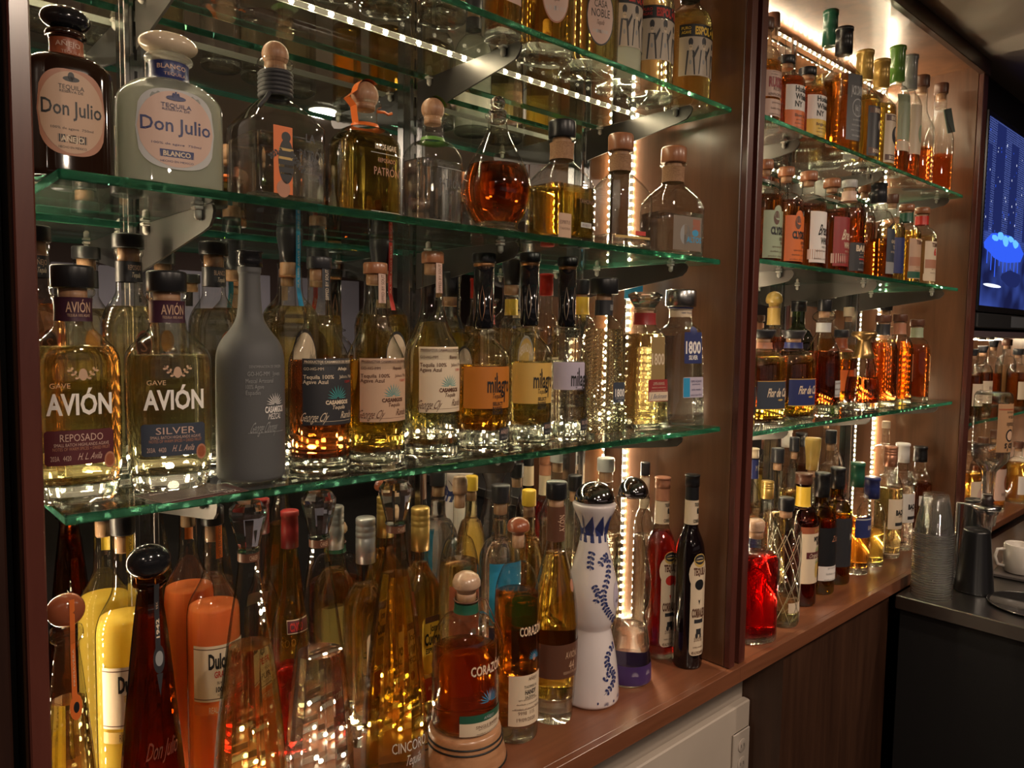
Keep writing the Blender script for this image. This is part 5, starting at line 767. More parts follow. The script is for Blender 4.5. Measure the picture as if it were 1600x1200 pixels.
 {'prof': [(0, 0.93), (0.01, 1), (0.03, 1), (0.56, 1), (0.6, 0.98), (0.65, 0.88), (0.69, 0.66), (0.72, 0.46), (0.74, 0.42), (0.88, 0.4), (0.9, 0.4)], 'nr': 0.4, 'ct': 0.9, 'liq': ('gold', 0.66), 'cap': ('cyl', 'cream', 0.5), 'cork': True, 'bs': 0.035, 'band': [('neck_band', 0.76, 0.84, 'charcoal', [])], 'labs': [('label', 'rect', 0.2, 2.3, 0.22, 0.47, (0.5, 0.42, 0.33), 0, [('r', 0.2, 2.3, 0.47, 0.55, 'black'), ('t', 'ESPOLÓN', 0.3, 0.51, 1.15, 0.05, 'yellow', {'bold': 0.05}), ('t', 'PURO', -0.65, 0.525, 0.4, 0.02, 'yellow'), ('t', 'AGAVE', -0.65, 0.498, 0.4, 0.02, 'yellow'), ('o', -0.45, 0.2, 0.435, 0.05, 'charcoal'), ('o', -0.45, 0.15, 0.4, 0.04, 'cream'), ('o', -0.48, 0.04, 0.40299999999999997, 0.011, 'black'), ('o', -0.42000000000000004, 0.04, 0.40299999999999997, 0.011, 'black'), ('p', [(-0.67, 0.22499999999999998), (-0.23, 0.22499999999999998), (-0.30000000000000004, 0.38), (-0.6, 0.38)], 'charcoal'), ('p', [(-0.37, 0.345), (-0.12, 0.415), (-0.10000000000000003, 0.395), (-0.33, 0.315)], 'charcoal'), ('o', -0.45, 0.1, 0.305, 0.03, 'grey'), ('o', 0.15, 0.22000000000000003, 0.44, 0.05500000000000001, 'charcoal'), ('o', 0.15, 0.165, 0.405, 0.04, 'cream'), ('o', 0.12, 0.04, 0.408, 0.011, 'black'), ('o', 0.18, 0.04, 0.408, 0.011, 'black'), ('p', [(-0.09200000000000003, 0.22999999999999998), (0.392, 0.22999999999999998), (0.315, 0.385), (-0.015000000000000013, 0.385)], 'charcoal'), ('p', [(0.22999999999999998, 0.35), (0.48, 0.42), (0.5, 0.4), (0.27, 0.32)], 'charcoal'), ('o', 0.15, 0.11000000000000001, 0.31, 0.03, 'grey'), ('o', 0.75, 0.18000000000000002, 0.425, 0.045000000000000005, 'charcoal'), ('o', 0.75, 0.135, 0.39, 0.04, 'cream'), ('o', 0.72, 0.04, 0.39299999999999996, 0.011, 'black'), ('o', 0.78, 0.04, 0.39299999999999996, 0.011, 'black'), ('p', [(0.552, 0.21499999999999997), (0.948, 0.21499999999999997), (0.885, 0.37), (0.615, 0.37)], 'charcoal'), ('p', [(0.83, 0.33499999999999996), (1.08, 0.40499999999999997), (1.1, 0.385), (0.87, 0.305)], 'charcoal'), ('o', 0.75, 0.09000000000000001, 0.295, 0.03, 'grey')])], 'label': 'orange añejo bottle with black banner, last on the top shelf', 'rz': -0.43, 'loc': (1.2827, 0.896, 2.1222), 'H': 0.295, 'R': 0.0451, 'near': 777, 'group': 'bottles on the top glass shelf of the left cabinet', 'shelf': 's1'},
 {'sb': 0.6, 'nb': 0.75, 'nr': 0.3, 'ct': 0.9, 'n': 6, 'q': 0.9, 'liq': ('straw', 0.5), 'cap': ('cyl', 'black', 0.36), 'bs': 0.1, 'label': 'clear square bottle on the top shelf, cut by the upper edge', 'loc': (0.6571, 0.88, 2.1222), 'H': 0.25, 'R': 0.0292, 'near': 1095, 'group': 'bottles on the top glass shelf of the left cabinet', 'shelf': 's1'},
 {'sb': 0.6, 'nb': 0.75, 'nr': 0.3, 'ct': 0.9, 'n': 4, 'q': 0.9, 'liq': ('orange', 0.6), 'cap': ('cyl', 'black', 0.36), 'bs': 0.05, 'labs': [('label', 'rect', 0.1, 1.3, 0.2, 0.45, 'pink', 0.02, [('t', 'Don Pilar', 0.1, 0.33, 0.9, 0.06, 'brown', {'slant': 0.3})])], 'label': 'amber bottle with small pink signed label, left of the amber oval-labelled one', 'loc': (0.766, 0.872, 2.1222), 'H': 0.26, 'R': 0.0246, 'near': 1029, 'group': 'bottles on the top glass shelf of the left cabinet', 'shelf': 's1'},
 {'sb': 0.5, 'nb': 0.7, 'nr': 0.3, 'ct': 0.9, 'n': 2, 'liq': ('pale', 0.45), 'cap': ('cyl', 'black', 0.36), 'bs': 0.09, 'label': 'round clear bottle on the top shelf, cut by the upper edge', 'rz': -0.26, 'loc': (0.5784, 0.904, 2.1222), 'H': 0.25, 'R': 0.0366, 'near': 1132, 'group': 'bottles on the top glass shelf of the left cabinet', 'shelf': 's1'},
 {'sb': 0.5, 'nb': 0.7, 'nr': 0.3, 'ct': 0.9, 'n': 2, 'liq': ('water', 0.45), 'cap': ('cyl', 'black', 0.36), 'bs': 0.09, 'label': 'round clear bottle with maroon foot ring beside the round clear one up top', 'rz': -0.23, 'loc': (0.5024, 0.912, 2.1222), 'H': 0.25, 'R': 0.0328, 'near': 1185, 'group': 'bottles on the top glass shelf of the left cabinet', 'shelf': 's1'},
 {'sb': 0.5, 'nb': 0.7, 'nr': 0.3, 'ct': 0.9, 'n': 2, 'liq': ('straw', 0.5), 'cap': ('cyl', 'black', 0.36), 'bs': 0.07, 'label': 'pale yellow round bottle on the top shelf above the cork-ball decanter', 'rz': -0.2, 'loc': (0.4154, 0.896, 2.1222), 'H': 0.25, 'R': 0.0314, 'near': 1276, 'group': 'bottles on the top glass shelf of the left cabinet', 'shelf': 's1'},
 {'sb': 0.5, 'nb': 0.7, 'nr': 0.3, 'ct': 0.9, 'n': 4, 'liq': ('straw', 0.5), 'cap': ('cyl', 'black', 0.36), 'bs': 0.07, 'label': 'wide pale yellow bottle on the top shelf above the milky round bottle', 'loc': (0.3235, 0.896, 2.1222), 'H': 0.25, 'R': 0.0251, 'near': 1369, 'group': 'bottles on the top glass shelf of the left cabinet', 'shelf': 's1'},
 {'sb': 0.5, 'nb': 0.7, 'nr': 0.3, 'ct': 0.9, 'n': 3, 'liq': ('straw', 0.5), 'cap': ('cyl', 'black', 0.36), 'bs': 0.07, 'label': 'pale yellow bottle at the left end of the top shelf', 'rz': -0.12, 'loc': (0.2371, 0.896, 2.1222), 'H': 0.25, 'R': 0.0264, 'near': 1470, 'group': 'bottles on the top glass shelf of the left cabinet', 'shelf': 's1'},
 {'prof': [(0, 0.96, 2), (0.01, 1, 2), (0.03, 1, 2), (0.12, 0.97, 2), (0.35, 0.83, 2), (0.6, 0.6, 2), (0.78, 0.42, 2), (0.84, 0.33, 2), (0.865, 0.33, 2), (0.87, 0.46, 2), (0.9, 0.46, 2), (0.905, 0.4, 2)], 'n': 2, 'q': 0.8, 'nr': 0.36, 'ct': 0.905, 'liq': ('honey', 0.7), 'cap': ('egg', 'rust', 0.52), 'bs': 0.03, 'tagm': 'orange', 'seg': 12, 'labs': [('neck_ribbon', 'rect', 0.12, 0.14, 0.7, 0.99, 'orange', 0, [('t', 'PRIMAVERA', 0.12, 0.8, 0.1, 0.05, 'cream', {'vertical': True})]), ('medallion', 'oval', 0.16, 0.36, 0.655, 0.725, 'orange', 0, [('o', 0.16, 0.16, 0.69, 0.03, 'black')])], 'label': 'tall tapering golden bottle with brown egg stopper and orange ribbon tag', 'rz': -0.09, 'loc': (0.1749, 0.904, 1.0002), 'H': 0.3955, 'R': 0.0359, 'near': 1399, 'group': 'bottles on the counter of the left cabinet', 'shelf': 'c'},
 {'prof': [(0, 0.96, 2), (0.01, 1, 2), (0.03, 1, 2), (0.12, 0.97, 2), (0.35, 0.83, 2), (0.6, 0.6, 2), (0.78, 0.42, 2), (0.86, 0.31, 2), (0.885, 0.31, 2), (0.89, 0.42, 2), (0.9, 0.42, 2), (0.905, 0.4, 2)], 'n': 2, 'q': 0.8, 'nr': 0.34, 'ct': 0.905, 'g': 'brown', 'liq': ('deep', 0.82), 'cap': ('egg', 'black', 0.56), 'bs': 0.03, 'seg': 12, 'labs': [('neck_strip', 'rect', 0.12, 0.13, 0.68, 0.9, 'charcoal', 0, [('t', '1942', 0.12, 0.78, 0.05, 0.08, 'cream', {'vertical': True, 'bold': 0.03}), ('t', 'TEQUILA', 0.12, 0.855, 0.05, 0.05, 'tan', {'vertical': True})]), ('medallion', 'oval', 0.14, 0.3, 0.66, 0.735, 'charcoal', 0, [('o', 0.14, 0.2, 0.7, 0.04, 'grey'), ('p', [(0.06, 0.66), (0.22, 0.66), (0.14, 0.6)], 'charcoal')]), ('printing', 'none', 0, 0, 0, 0, 'gold', 0, [('t', 'Don Julio', 0.2, 0.46, 0.8, 0.05, 'brown', {'slant': 0.2})])], 'label': 'tall tapering dark brown bottle with glossy black egg stopper and 1942 neck strip', 'rz': -0.13, 'loc': (0.2597, 0.904, 1.0002), 'H': 0.434, 'R': 0.0434, 'near': 1305, 'group': 'bottles on the counter of the left cabinet', 'shelf': 'c'},
 {'prof': [(0, 0.97, 2), (0.008, 1, 2), (0.03, 1, 2), (0.12, 0.985, 2), (0.25, 0.94, 2), (0.44, 0.78, 2), (0.66, 0.5, 2), (0.78, 0.31, 2), (0.83, 0.26, 2), (0.87, 0.26, 2)], 'n': 2, 'q': 0.85, 'nr': 0.27, 'ct': 0.862, 'liq': ('gold', 0.6), 'cap': ('crystal', 'white', 0.48), 'bs': 0.045, 'seg': 12, 'band': [('neck_ring', 0.838, 0.862, 'brown', [('t', 'CHASER', 0.08, 0.85, 0.22, 0.014, 'tan')])], 'labs': [('printing', 'none', 0, 0, 0, 0, 'grey', 0, [('t', 'CINCORO', 0.2, 0.17, 1.1, 0.035, 'silver'), ('t', 'Tequila', 0.3, 0.125, 0.5, 0.035, 'silver', {'slant': 0.25})])], 'label': 'tall faceted bottle of pale gold tequila with crystal stopper', 'rz': -0.18, 'loc': (0.3809, 0.912, 1.0002), 'H': 0.4645, 'R': 0.0487, 'near': 1188, 'group': 'bottles on the counter of the left cabinet', 'shelf': 'c'},
 {'prof': [(0, 0.97, 2), (0.008, 1, 2), (0.03, 1, 2), (0.12, 0.985, 2), (0.25, 0.94, 2), (0.44, 0.78, 2), (0.66, 0.5, 2), (0.78, 0.31, 2), (0.83, 0.26, 2), (0.87, 0.26, 2)], 'n': 2, 'q': 0.85, 'nr': 0.27, 'ct': 0.862, 'liq': ('water', 0.52), 'cap': ('crystal', 'white', 0.48), 'bs': 0.045, 'seg': 12, 'band': [('neck_ring', 0.838, 0.862, 'brown', [('t', 'CHASER', 0.08, 0.85, 0.22, 0.014, 'tan')])], 'labs': [('printing', 'none', 0, 0, 0, 0, 'grey', 0, [('t', 'CINCORO', 0.2, 0.17, 1.1, 0.035, 'silver'), ('t', 'Tequila', 0.3, 0.125, 0.5, 0.035, 'silver', {'slant': 0.25})])], 'label': 'tall faceted bottle of clear tequila with crystal stopper', 'rz': -0.22, 'loc': (0.4795, 0.912, 1.0002), 'H': 0.4643, 'R': 0.0485, 'near': 1113, 'group': 'bottles on the counter of the left cabinet', 'shelf': 'c'},
 {'prof': [(0, 0.97, 2), (0.008, 1, 2), (0.03, 1, 2), (0.12, 0.985, 2), (0.25, 0.94, 2), (0.44, 0.78, 2), (0.66, 0.5, 2), (0.78, 0.31, 2), (0.83, 0.26, 2), (0.87, 0.26, 2)], 'n': 2, 'q': 0.85, 'nr': 0.27, 'ct': 0.862, 'liq': ('amber', 0.7), 'cap': ('crystal', 'white', 0.48), 'bs': 0.045, 'seg': 12, 'band': [('neck_ring', 0.838, 0.862, 'brown', [('t', 'CHASER', 0.08, 0.85, 0.22, 0.014, 'tan')])], 'labs': [('printing', 'none', 0, 0, 0, 0, 'grey', 0, [('t', 'CINCORO', 0.2, 0.17, 1.1, 0.035, 'silver'), ('t', 'Tequila', 0.3, 0.125, 0.5, 0.035, 'silver', {'slant': 0.25})])], 'label': 'tall faceted bottle of deep amber tequila with crystal stopper', 'rz': -0.26, 'loc': (0.6039, 0.912, 1.0002), 'H': 0.4627, 'R': 0.0521, 'near': 1030, 'group': 'bottles on the counter of the left cabinet', 'shelf': 'c'},
 {'raise_': 0.058, 'hat': 1, 'sb': 0.52, 'nb': 0.72, 'nr': 0.34, 'ct': 0.86, 'sty': 'dome', 'n': 2, 'liq': ('deep', 0.5), 'cap': ('mush', 'tan', 0.42), 'bs': 0.03, 'tagw': 1, 'band': [('neck_band', 0.74, 0.8, 'dkgreen', [])], 'labs': [('printing', 'none', 0, 0, 0, 0, 'white', 0, [('t', 'CORAZÓN', 0.36, 0.435, 1.15, 0.062, 'cream', {'bold': 0.02}), ('a', 0.4, 0.22, 0.42, 'blue'), ('o', 0.4, 0.12, 0.25, 0.05, 'copper')]), ('label', 'rect', 0.32, 1.7, 0.02, 0.105, 'cream', 0, [('r', 0.32, 1.7, 0.105, 0.155, 'dkgreen'), ('t', 'AÑEJO', 0.4, 0.125, 0.4, 0.018, 'silver'), ('t', 'SINGLE BARREL', 0.4, 0.075, 0.9, 0.02, 'brown'), ('lines', 0.4, 1.0, 0.03, 0.06, 2, 'brown')])], 'label': 'round amber tequila bottle with pink wooden knob standing on a wooden display base', 'rz': -0.31, 'loc': (0.7264, 0.896, 1.0582), 'H': 0.2483, 'R': 0.0535, 'near': 969, 'group': 'bottles on the counter of the left cabinet', 'shelf': 'c'},
 {'sb': 0.62, 'nb': 0.79, 'nr': 0.32, 'ct': 0.92, 'sty': 'dome', 'n': 2, 'liq': ('deep', 0.66), 'cap': ('mush', 'rust', 0.5), 'bs': 0.07, 'labs': [('printing', 'none', 0, 0, 0, 0, 'white', 0, [('t', 'CORAZÓN', 0.35, 0.515, 1.25, 0.042, 'cream', {'bold': 0.02}), ('a', 0.45, 0.385, 0.4, 'blue'), ('o', 0.45, 0.2, 0.39, 0.03, 'copper')]), ('label', 'rect', 0.15, 1.75, 0.085, 0.315, 'cream', 0, [('t', 'AÑEJO', 0.4, 0.297, 0.5, 0.016, 'brown'), ('t', 'THOMAS H.', 0.3, 0.262, 0.7, 0.014, 'black'), ('t', 'HANDY', 0.3, 0.238, 0.6, 0.022, 'black', {'bold': 0.03}), ('t', 'SAZERAC', 0.3, 0.215, 0.6, 0.014, 'black'), ('lines', 0.2, 1.3, 0.165, 0.205, 3, 'brown'), ('t', '9998  115', 0.1, 0.145, 0.8, 0.018, 'brown'), ('t', '19/09/2020', 0.1, 0.115, 0.9, 0.018, 'brown'), ('r', 0.2, 1.5, 0.158, 0.16, 'brown')])], 'label': 'clear-shouldered tequila bottle with brown wooden knob and cream lower label', 'rz': -0.34, 'loc': (0.837, 0.896, 1.0002), 'H': 0.3751, 'R': 0.0384, 'near': 913, 'group': 'bottles on the counter of the left cabinet', 'shelf': 'c'},
 {'prof': [(0, 0.8), (0.01, 0.84), (0.05, 0.86), (0.12, 0.93), (0.3, 1), (0.42, 0.99), (0.52, 0.9), (0.6, 0.72), (0.68, 0.52), (0.73, 0.4), (0.76, 0.38), (0.93, 0.36), (0.935, 0.36)], 'nr': 0.37, 'ct': 0.93, 'liq': ('honey', 0.7), 'cap': ('cyl', 'black', 0.44), 'bs': 0.105, 'cork': True, 'band': [('neck_wrap', 0.755, 0.9, 'brown', [('t', 'AVIÓN', 0.1, 0.83, 0.07, 0.26, 'tan', {'vertical': True, 'bold': 0.02})]), ('lower_label', 0.2, 0.345, 'brown', [('t', 'AVIÓN', 0.38, 0.3, 0.62, 0.03, 'tan'), ('t', '44', 0.4, 0.255, 0.3, 0.04, 'tan'), ('t', 'RESERVA EXTRA AÑEJO', 0.4, 0.225, 0.8, 0.012, 'tan')])], 'labs': [('tag', 'oval', 0.52, 0.26, 0.55, 0.6, 'copper', 0, [])], 'label': 'amber bottle with long brown neck wrap and dark lower label', 'rz': -0.36, 'loc': (0.9275, 0.896, 1.0002), 'H': 0.4245, 'R': 0.0424, 'near': 871, 'group': 'bottles on the counter of the left cabinet', 'shelf': 'c'},
 {'prof': [(0, 0.9), (0.008, 0.97), (0.02, 1), (0.1, 0.97), (0.22, 0.86), (0.3, 0.72), (0.335, 0.66), (0.345, 0.68), (0.38, 0.8), (0.46, 0.9), (0.54, 0.86), (0.62, 0.7), (0.7, 0.54), (0.76, 0.44), (0.785, 0.42), (0.82, 0.5), (0.87, 0.7), (0.895, 0.76), (0.905, 0.74), (0.908, 0.6)], 'nr': 0.62, 'ct': 0.905, 'g': 'ceramic', 'body': 'ceramic_body', 'cap': ('chrome', 'silver', 0.7), 'seg': 48, 'labs': [('painting', 'none', 0, 0, 0, 0, 'navy', 0, [('p', [(-1.2000000000000002, 0.765), (-0.9600000000000001, 0.765), (-0.92, 0.8), (-1.08, 0.862), (-1.26, 0.8)], 'navy'), ('p', [(-0.84, 0.765), (-0.6, 0.765), (-0.5599999999999999, 0.8), (-0.72, 0.862), (-0.8999999999999999, 0.8)], 'navy'), ('p', [(-0.48, 0.765), (-0.24, 0.765), (-0.19999999999999998, 0.8), (-0.36, 0.862), (-0.54, 0.8)], 'navy'), ('p', [(-0.12, 0.765), (0.12, 0.765), (0.16, 0.8), (0.0, 0.862), (-0.18, 0.8)], 'navy'), ('p', [(0.24, 0.765), (0.48, 0.765), (0.52, 0.8), (0.36, 0.862), (0.18, 0.8)], 'navy'), ('p', [(0.6, 0.765), (0.84, 0.765), (0.88, 0.8), (0.72, 0.862), (0.54, 0.8)], 'navy'), ('p', [(0.9600000000000001, 0.765), (1.2000000000000002, 0.765), (1.24, 0.8), (1.08, 0.862), (0.9000000000000001, 0.8)], 'navy'), ('s', [(0.62, 0.27), (0.45, 0.265), (0.3, 0.25), (0.16, 0.22), (0.2, 0.19), (0.4, 0.165), (0.5, 0.14), (0.42, 0.11), (0.2, 0.085), (0.02, 0.07)], 0.15, 'navy'), ('s', [(0.05, 0.13), (0.15, 0.15), (0.28, 0.16)], 0.15, 'navy'), ('s', [(0.3, 0.68), (0.1, 0.67), (-0.1, 0.64)], 0.15, 'navy'), ('s', [(0.32, 0.66), (0.22, 0.6), (0.08, 0.56), (-0.05, 0.52), (0, 0.47), (0.2, 0.43), (0.42, 0.4), (0.6, 0.38)], 0.15, 'navy'), ('s', [(-0.3, 0.7), (-0.38, 0.66), (-0.42, 0.62)], 0.15, 'navy'), ('s', [(-0.35, 0.56), (-0.2, 0.52), (-0.32, 0.48)], 0.14, 'navy'), ('r', 0.0, 4.2, 0.735, 0.775, 'navy'), ('o', 0.62, 0.44, 0.5, 0.12, 'lilac'), ('a', 0.62, 0.47, 0.15, 'black'), ('a', 0.12, 0.02, 0.15, 'navy'), ('a', 0.75, 0.035, 0.15, 'navy'), ('o', -0.2, 0.06, 0.035, 0.012, 'navy'), ('o', 0.45, 0.06, 0.03, 0.012, 'navy')])], 'label': 'white ceramic tequila bottle painted with blue leaf sprigs, chrome dome on top', 'rz': -0.38, 'loc': (1.0288, 0.896, 1.0002), 'H': 0.4117, 'R': 0.054, 'near': 829, 'group': 'bottles on the counter of the left cabinet', 'shelf': 'c'},
 {'prof': [(0, 0.9), (0.008, 0.97), (0.02, 1), (0.1, 0.97), (0.22, 0.86), (0.3, 0.72), (0.335, 0.66), (0.345, 0.68), (0.38, 0.8), (0.46, 0.9), (0.54, 0.86), (0.62, 0.7), (0.7, 0.54), (0.76, 0.44), (0.785, 0.42), (0.82, 0.5), (0.87, 0.7), (0.895, 0.76), (0.905, 0.74), (0.908, 0.6)], 'nr': 0.62, 'ct': 0.905, 'liq': ('water', 0.27), 'cap': ('chrome', 'silver', 0.68), 'bs': 0.02, 'seg': 48, 'band': [('foot_band', 0.0125, 0.105, 'violet', [])], 'labs': [('printing', 'none', 0, 0, 0, 0, 'navy', 0, [('a', 0.5, 0.06, 0.22, 'lilac'), ('a', -0.2, 0.06, 0.22, 'lilac'), ('a', 0.6, 0.55, 0.16, 'charcoal')])], 'label': 'clear hourglass-shaped tequila bottle with chrome dome and purple foot', 'rz': -0.41, 'loc': (1.1431, 0.896, 1.0002), 'H': 0.4061, 'R': 0.044, 'near': 785, 'group': 'bottles on the counter of the left cabinet', 'shelf': 'c'},
 {'prof': [(0, 0.92), (0.01, 0.98), (0.03, 1), (0.42, 1), (0.56, 0.98), (0.62, 0.93), (0.66, 0.8), (0.7, 0.58), (0.73, 0.46), (0.75, 0.44), (0.93, 0.42), (0.94, 0.42)], 'nr': 0.43, 'ct': 0.94, 'g': 'clear', 'liq': ('red', 0.7), 'cap': ('foil', 'copper', 0.47), 'bs': 0.03, 'band': [('neck_label', 0.745, 0.87, 'cream', [('t', 'TEQUILA', 0.2, 0.85, 0.5, 0.018, 'black', {'bold': 0.03}), ('t', 'CORRALEJO', 0.2, 0.765, 0.62, 0.018, 'black', {'bold': 0.03}), ('t', '&', 0.25, 0.805, 0.3, 0.055, 'black', {'bold': 0.06})]), ('capsule_skirt', 0.872, 0.94, 'copper', [])], 'labs': [('label', 'rect', 0.18, 1.25, 0.075, 0.47, 'cream', 0.28, [('o', 0.18, 1.5, 0.5, 0.17, 'cream'), ('o', 0.18, 0.9, 0.57, 0.07, 'gold'), ('o', 0.18, 0.8, 0.575, 0.05, 'charcoal'), ('t', 'TEQUILA', 0.2, 0.515, 0.95, 0.038, 'brown', {'bold': 0.05}), ('o', 0.18, 0.7, 0.445, 0.055, 'red'), ('p', [(-0.16, 0.45), (0.18, 0.34), (0.52, 0.45)], 'red'), ('t', 'CORRALEJO', 0.2, 0.3, 1.05, 0.045, 'brown', {'bold': 0.05}), ('r', 0.2, 0.7, 0.245, 0.265, 'charcoal'), ('r', 0.2, 0.4, 0.185, 0.215, 'charcoal'), ('o', 0.05, 0.2, 0.18, 0.03, 'charcoal'), ('o', 0.35, 0.16, 0.18, 0.03, 'charcoal'), ('t', 'HECHO EN MEXICO', 0.2, 0.165, 0.65, 0.014, 'brown'), ('lines', 0.2, 0.9, 0.12, 0.155, 2, 'brown'), ('t', '40% ALC/VOL 80 PROOF', 0.2, 0.09, 0.95, 0.016, 'brown', {'bold': 0.02})])], 'label': 'slim red bottle with curvy cream label and copper capsule', 'rz': -0.43, 'loc': (1.2827, 0.928, 1.0002), 'H': 0.3841, 'R': 0.0337, 'near': 728, 'group': 'bottles on the counter of the left cabinet', 'shelf': 'c'},
 {'prof': [(0, 0.92), (0.01, 0.98), (0.03, 1), (0.42, 1), (0.56, 0.98), (0.62, 0.93), (0.66, 0.8), (0.7, 0.58), (0.73, 0.46), (0.75, 0.44), (0.93, 0.42), (0.94, 0.42)], 'nr': 0.43, 'ct': 0.94, 'g': 'redblack', 'liq': None, 'cap': ('foil', 'black', 0.47), 'bs': 0.03, 'band': [('neck_label', 0.745, 0.87, 'cream', [('t', 'TEQUILA', 0.2, 0.85, 0.5, 0.018, 'black', {'bold': 0.03}), ('t', 'CORRALEJO', 0.2, 0.765, 0.62, 0.018, 'black', {'bold': 0.03}), ('t', '&', 0.25, 0.805, 0.3, 0.055, 'black', {'bold': 0.06})]), ('capsule_skirt', 0.872, 0.94, 'black', [])], 'labs': [('label', 'rect', 0.18, 1.25, 0.075, 0.47, 'cream', 0.28, [('o', 0.18, 1.5, 0.5, 0.17, 'cream'), ('o', 0.18, 0.9, 0.57, 0.07, 'gold'), ('o', 0.18, 0.8, 0.575, 0.05, 'charcoal'), ('t', 'TEQUILA', 0.2, 0.515, 0.95, 0.038, 'brown', {'bold': 0.05}), ('o', 0.18, 0.7, 0.445, 0.055, 'black'), ('p', [(-0.16, 0.45), (0.18, 0.34), (0.52, 0.45)], 'black'), ('t', 'CORRALEJO', 0.2, 0.3, 1.05, 0.045, 'brown', {'bold': 0.05}), ('r', 0.2, 0.7, 0.245, 0.265, 'charcoal'), ('r', 0.2, 0.4, 0.185, 0.215, 'charcoal'), ('o', 0.05, 0.2, 0.18, 0.03, 'charcoal'), ('o', 0.35, 0.16, 0.18, 0.03, 'charcoal'), ('t', 'HECHO EN MEXICO', 0.2, 0.165, 0.65, 0.014, 'brown'), ('lines', 0.2, 0.9, 0.12, 0.155, 2, 'brown'), ('t', '40% ALC/VOL 80 PROOF', 0.2, 0.09, 0.95, 0.016, 'brown', {'bold': 0.02})])], 'label': 'slim black bottle with cream shield label, last on the counter shelf', 'rz': -0.44, 'loc': (1.2901, 0.86, 1.0002), 'H': 0.3991, 'R': 0.0312, 'near': 749, 'group': 'bottles on the counter of the left cabinet', 'shelf': 'c'},
 {'prof': [(0, 0.93), (0.01, 1), (0.03, 1), (0.62, 1), (0.66, 0.97), (0.695, 0.86), (0.73, 0.62), (0.76, 0.44), (0.79, 0.37), (0.9, 0.34), (0.94, 0.34)], 'nr': 0.34, 'ct': 0.94, 'liq': ('pineapple', 0.69), 'cap': ('cyl', 'black', 0.42), 'cork': True, 'bs': 0.02, 'labs': [('label', 'rect', 0.1, 2.2, 0.375, 0.56, 'cream', 0, [('r', 0.1, 2.2, 0.548, 0.551, 'brown'), ('r', 0.1, 2.2, 0.382, 0.385, 'brown'), ('t', 'Dulce Vida', 0.3, 0.51, 1.4, 0.05, 'black', {'bold': 0.04}), ('t', 'PINEAPPLE', 0.3, 0.465, 1.0, 0.022, 'gold', {'bold': 0.02}), ('t', 'BLANCO TEQUILA', 0.3, 0.437, 0.8, 0.01, 'brown'), ('t', '100% PURE', 0.25, 0.415, 0.8, 0.018, 'black', {'bold': 0.03}), ('t', 'HECHO EN MEXICO', 0.25, 0.397, 0.7, 0.01, 'brown')]), ('flavour_band', 'rect', 0.1, 2.2, 0.33, 0.365, 'gold', 0, [('t', 'REAL PINEAPPLE', 0.2, 0.3475, 1.2, 0.022, 'brown')]), ('neck_strap', 'rect', 0.2, 0.32, 0.83, 0.98, 'yellow', 0, [('t', 'HECHO EN MEXICO', 0.2, 0.88, 0.13, 0.14, 'brown', {'vertical': True})])], 'label': 'yellow pineapple tequila bottle with cream label and yellow neck strap', 'rz': -0.11, 'loc': (0.2718, 1.0544, 1.0002), 'H': 0.438, 'R': 0.0356, 'near': 1150, 'group': 'bottles on the counter of the left cabinet', 'shelf': 'c'},
 {'prof': [(0, 0.93), (0.01, 1), (0.03, 1), (0.62, 1), (0.66, 0.97), (0.695, 0.86), (0.73, 0.62), (0.76, 0.44), (0.79, 0.37), (0.9, 0.34), (0.94, 0.34)], 'nr': 0.34, 'ct': 0.94, 'liq': ('grapefruit', 0.67), 'cap': ('cyl', 'black', 0.42), 'cork': True, 'bs': 0.02, 'labs': [('label', 'rect', 0.1, 2.2, 0.375, 0.56, 'cream', 0, [('r', 0.1, 2.2, 0.548, 0.551, 'brown'), ('r', 0.1, 2.2, 0.382, 0.385, 'brown'), ('t', 'Dulce Vida', 0.3, 0.51, 1.4, 0.05, 'black', {'bold': 0.04}), ('t', 'GRAPEFRUIT', 0.3, 0.465, 1.0, 0.022, 'red', {'bold': 0.02}), ('t', 'BLANCO TEQUILA', 0.3, 0.437, 0.8, 0.01, 'brown'), ('t', '100% PURE', 0.25, 0.415, 0.8, 0.018, 'black', {'bold': 0.03}), ('t', 'HECHO EN MEXICO', 0.25, 0.397, 0.7, 0.01, 'brown')]), ('flavour_band', 'rect', 0.1, 2.2, 0.33, 0.365, 'orange', 0, [('t', 'REAL GRAPEFRUIT', 0.2, 0.3475, 1.2, 0.022, 'cream')]), ('neck_strap', 'rect', 0.2, 0.32, 0.83, 0.98, 'orange', 0, [('t', 'HECHO EN MEXICO', 0.2, 0.88, 0.13, 0.14, 'brown', {'vertical': True})])], 'label': 'orange grapefruit tequila bottle with cream label and orange band', 'rz': -0.16, 'loc': (0.3883, 1.0534, 1.0002), 'H': 0.4318, 'R': 0.0366, 'near': 1067, 'group': 'bottles on the counter of the left cabinet', 'shelf': 'c'},
 {'sb': 0.54, 'nb': 0.72, 'nr': 0.42, 'ct': 0.86, 'sty': 'slope', 'n': 2, 'liq': ('red', 0.4), 'cap': ('foil', 'dkred', 0.46), 'bs': 0.04, 'labs': [('label', 'rect', 0.25, 1.3, 0.55, 0.6, 'cream', 0, [('r', 0.25, 1.26, 0.553, 0.597, 'maroon'), ('t', 'CINCO', 0.1, 0.575, 0.7, 0.03, 'red', {'bold': 0.03})]), ('lower_label', 'rect', 0.3, 1.3, 0.2, 0.33, 'dkred', 0, [('t', 'CINCORO', 0.3, 0.27, 1.0, 0.03, 'cream')])], 'label': 'clear and red tequila bottle with tall red cap among the faceted bottles', 'rz': -0.2, 'loc': (0.5042, 1.052, 1.0002), 'H': 0.4084, 'R': 0.0278, 'near': 998, 'group': 'bottles on the counter of the left cabinet', 'shelf': 'c'},
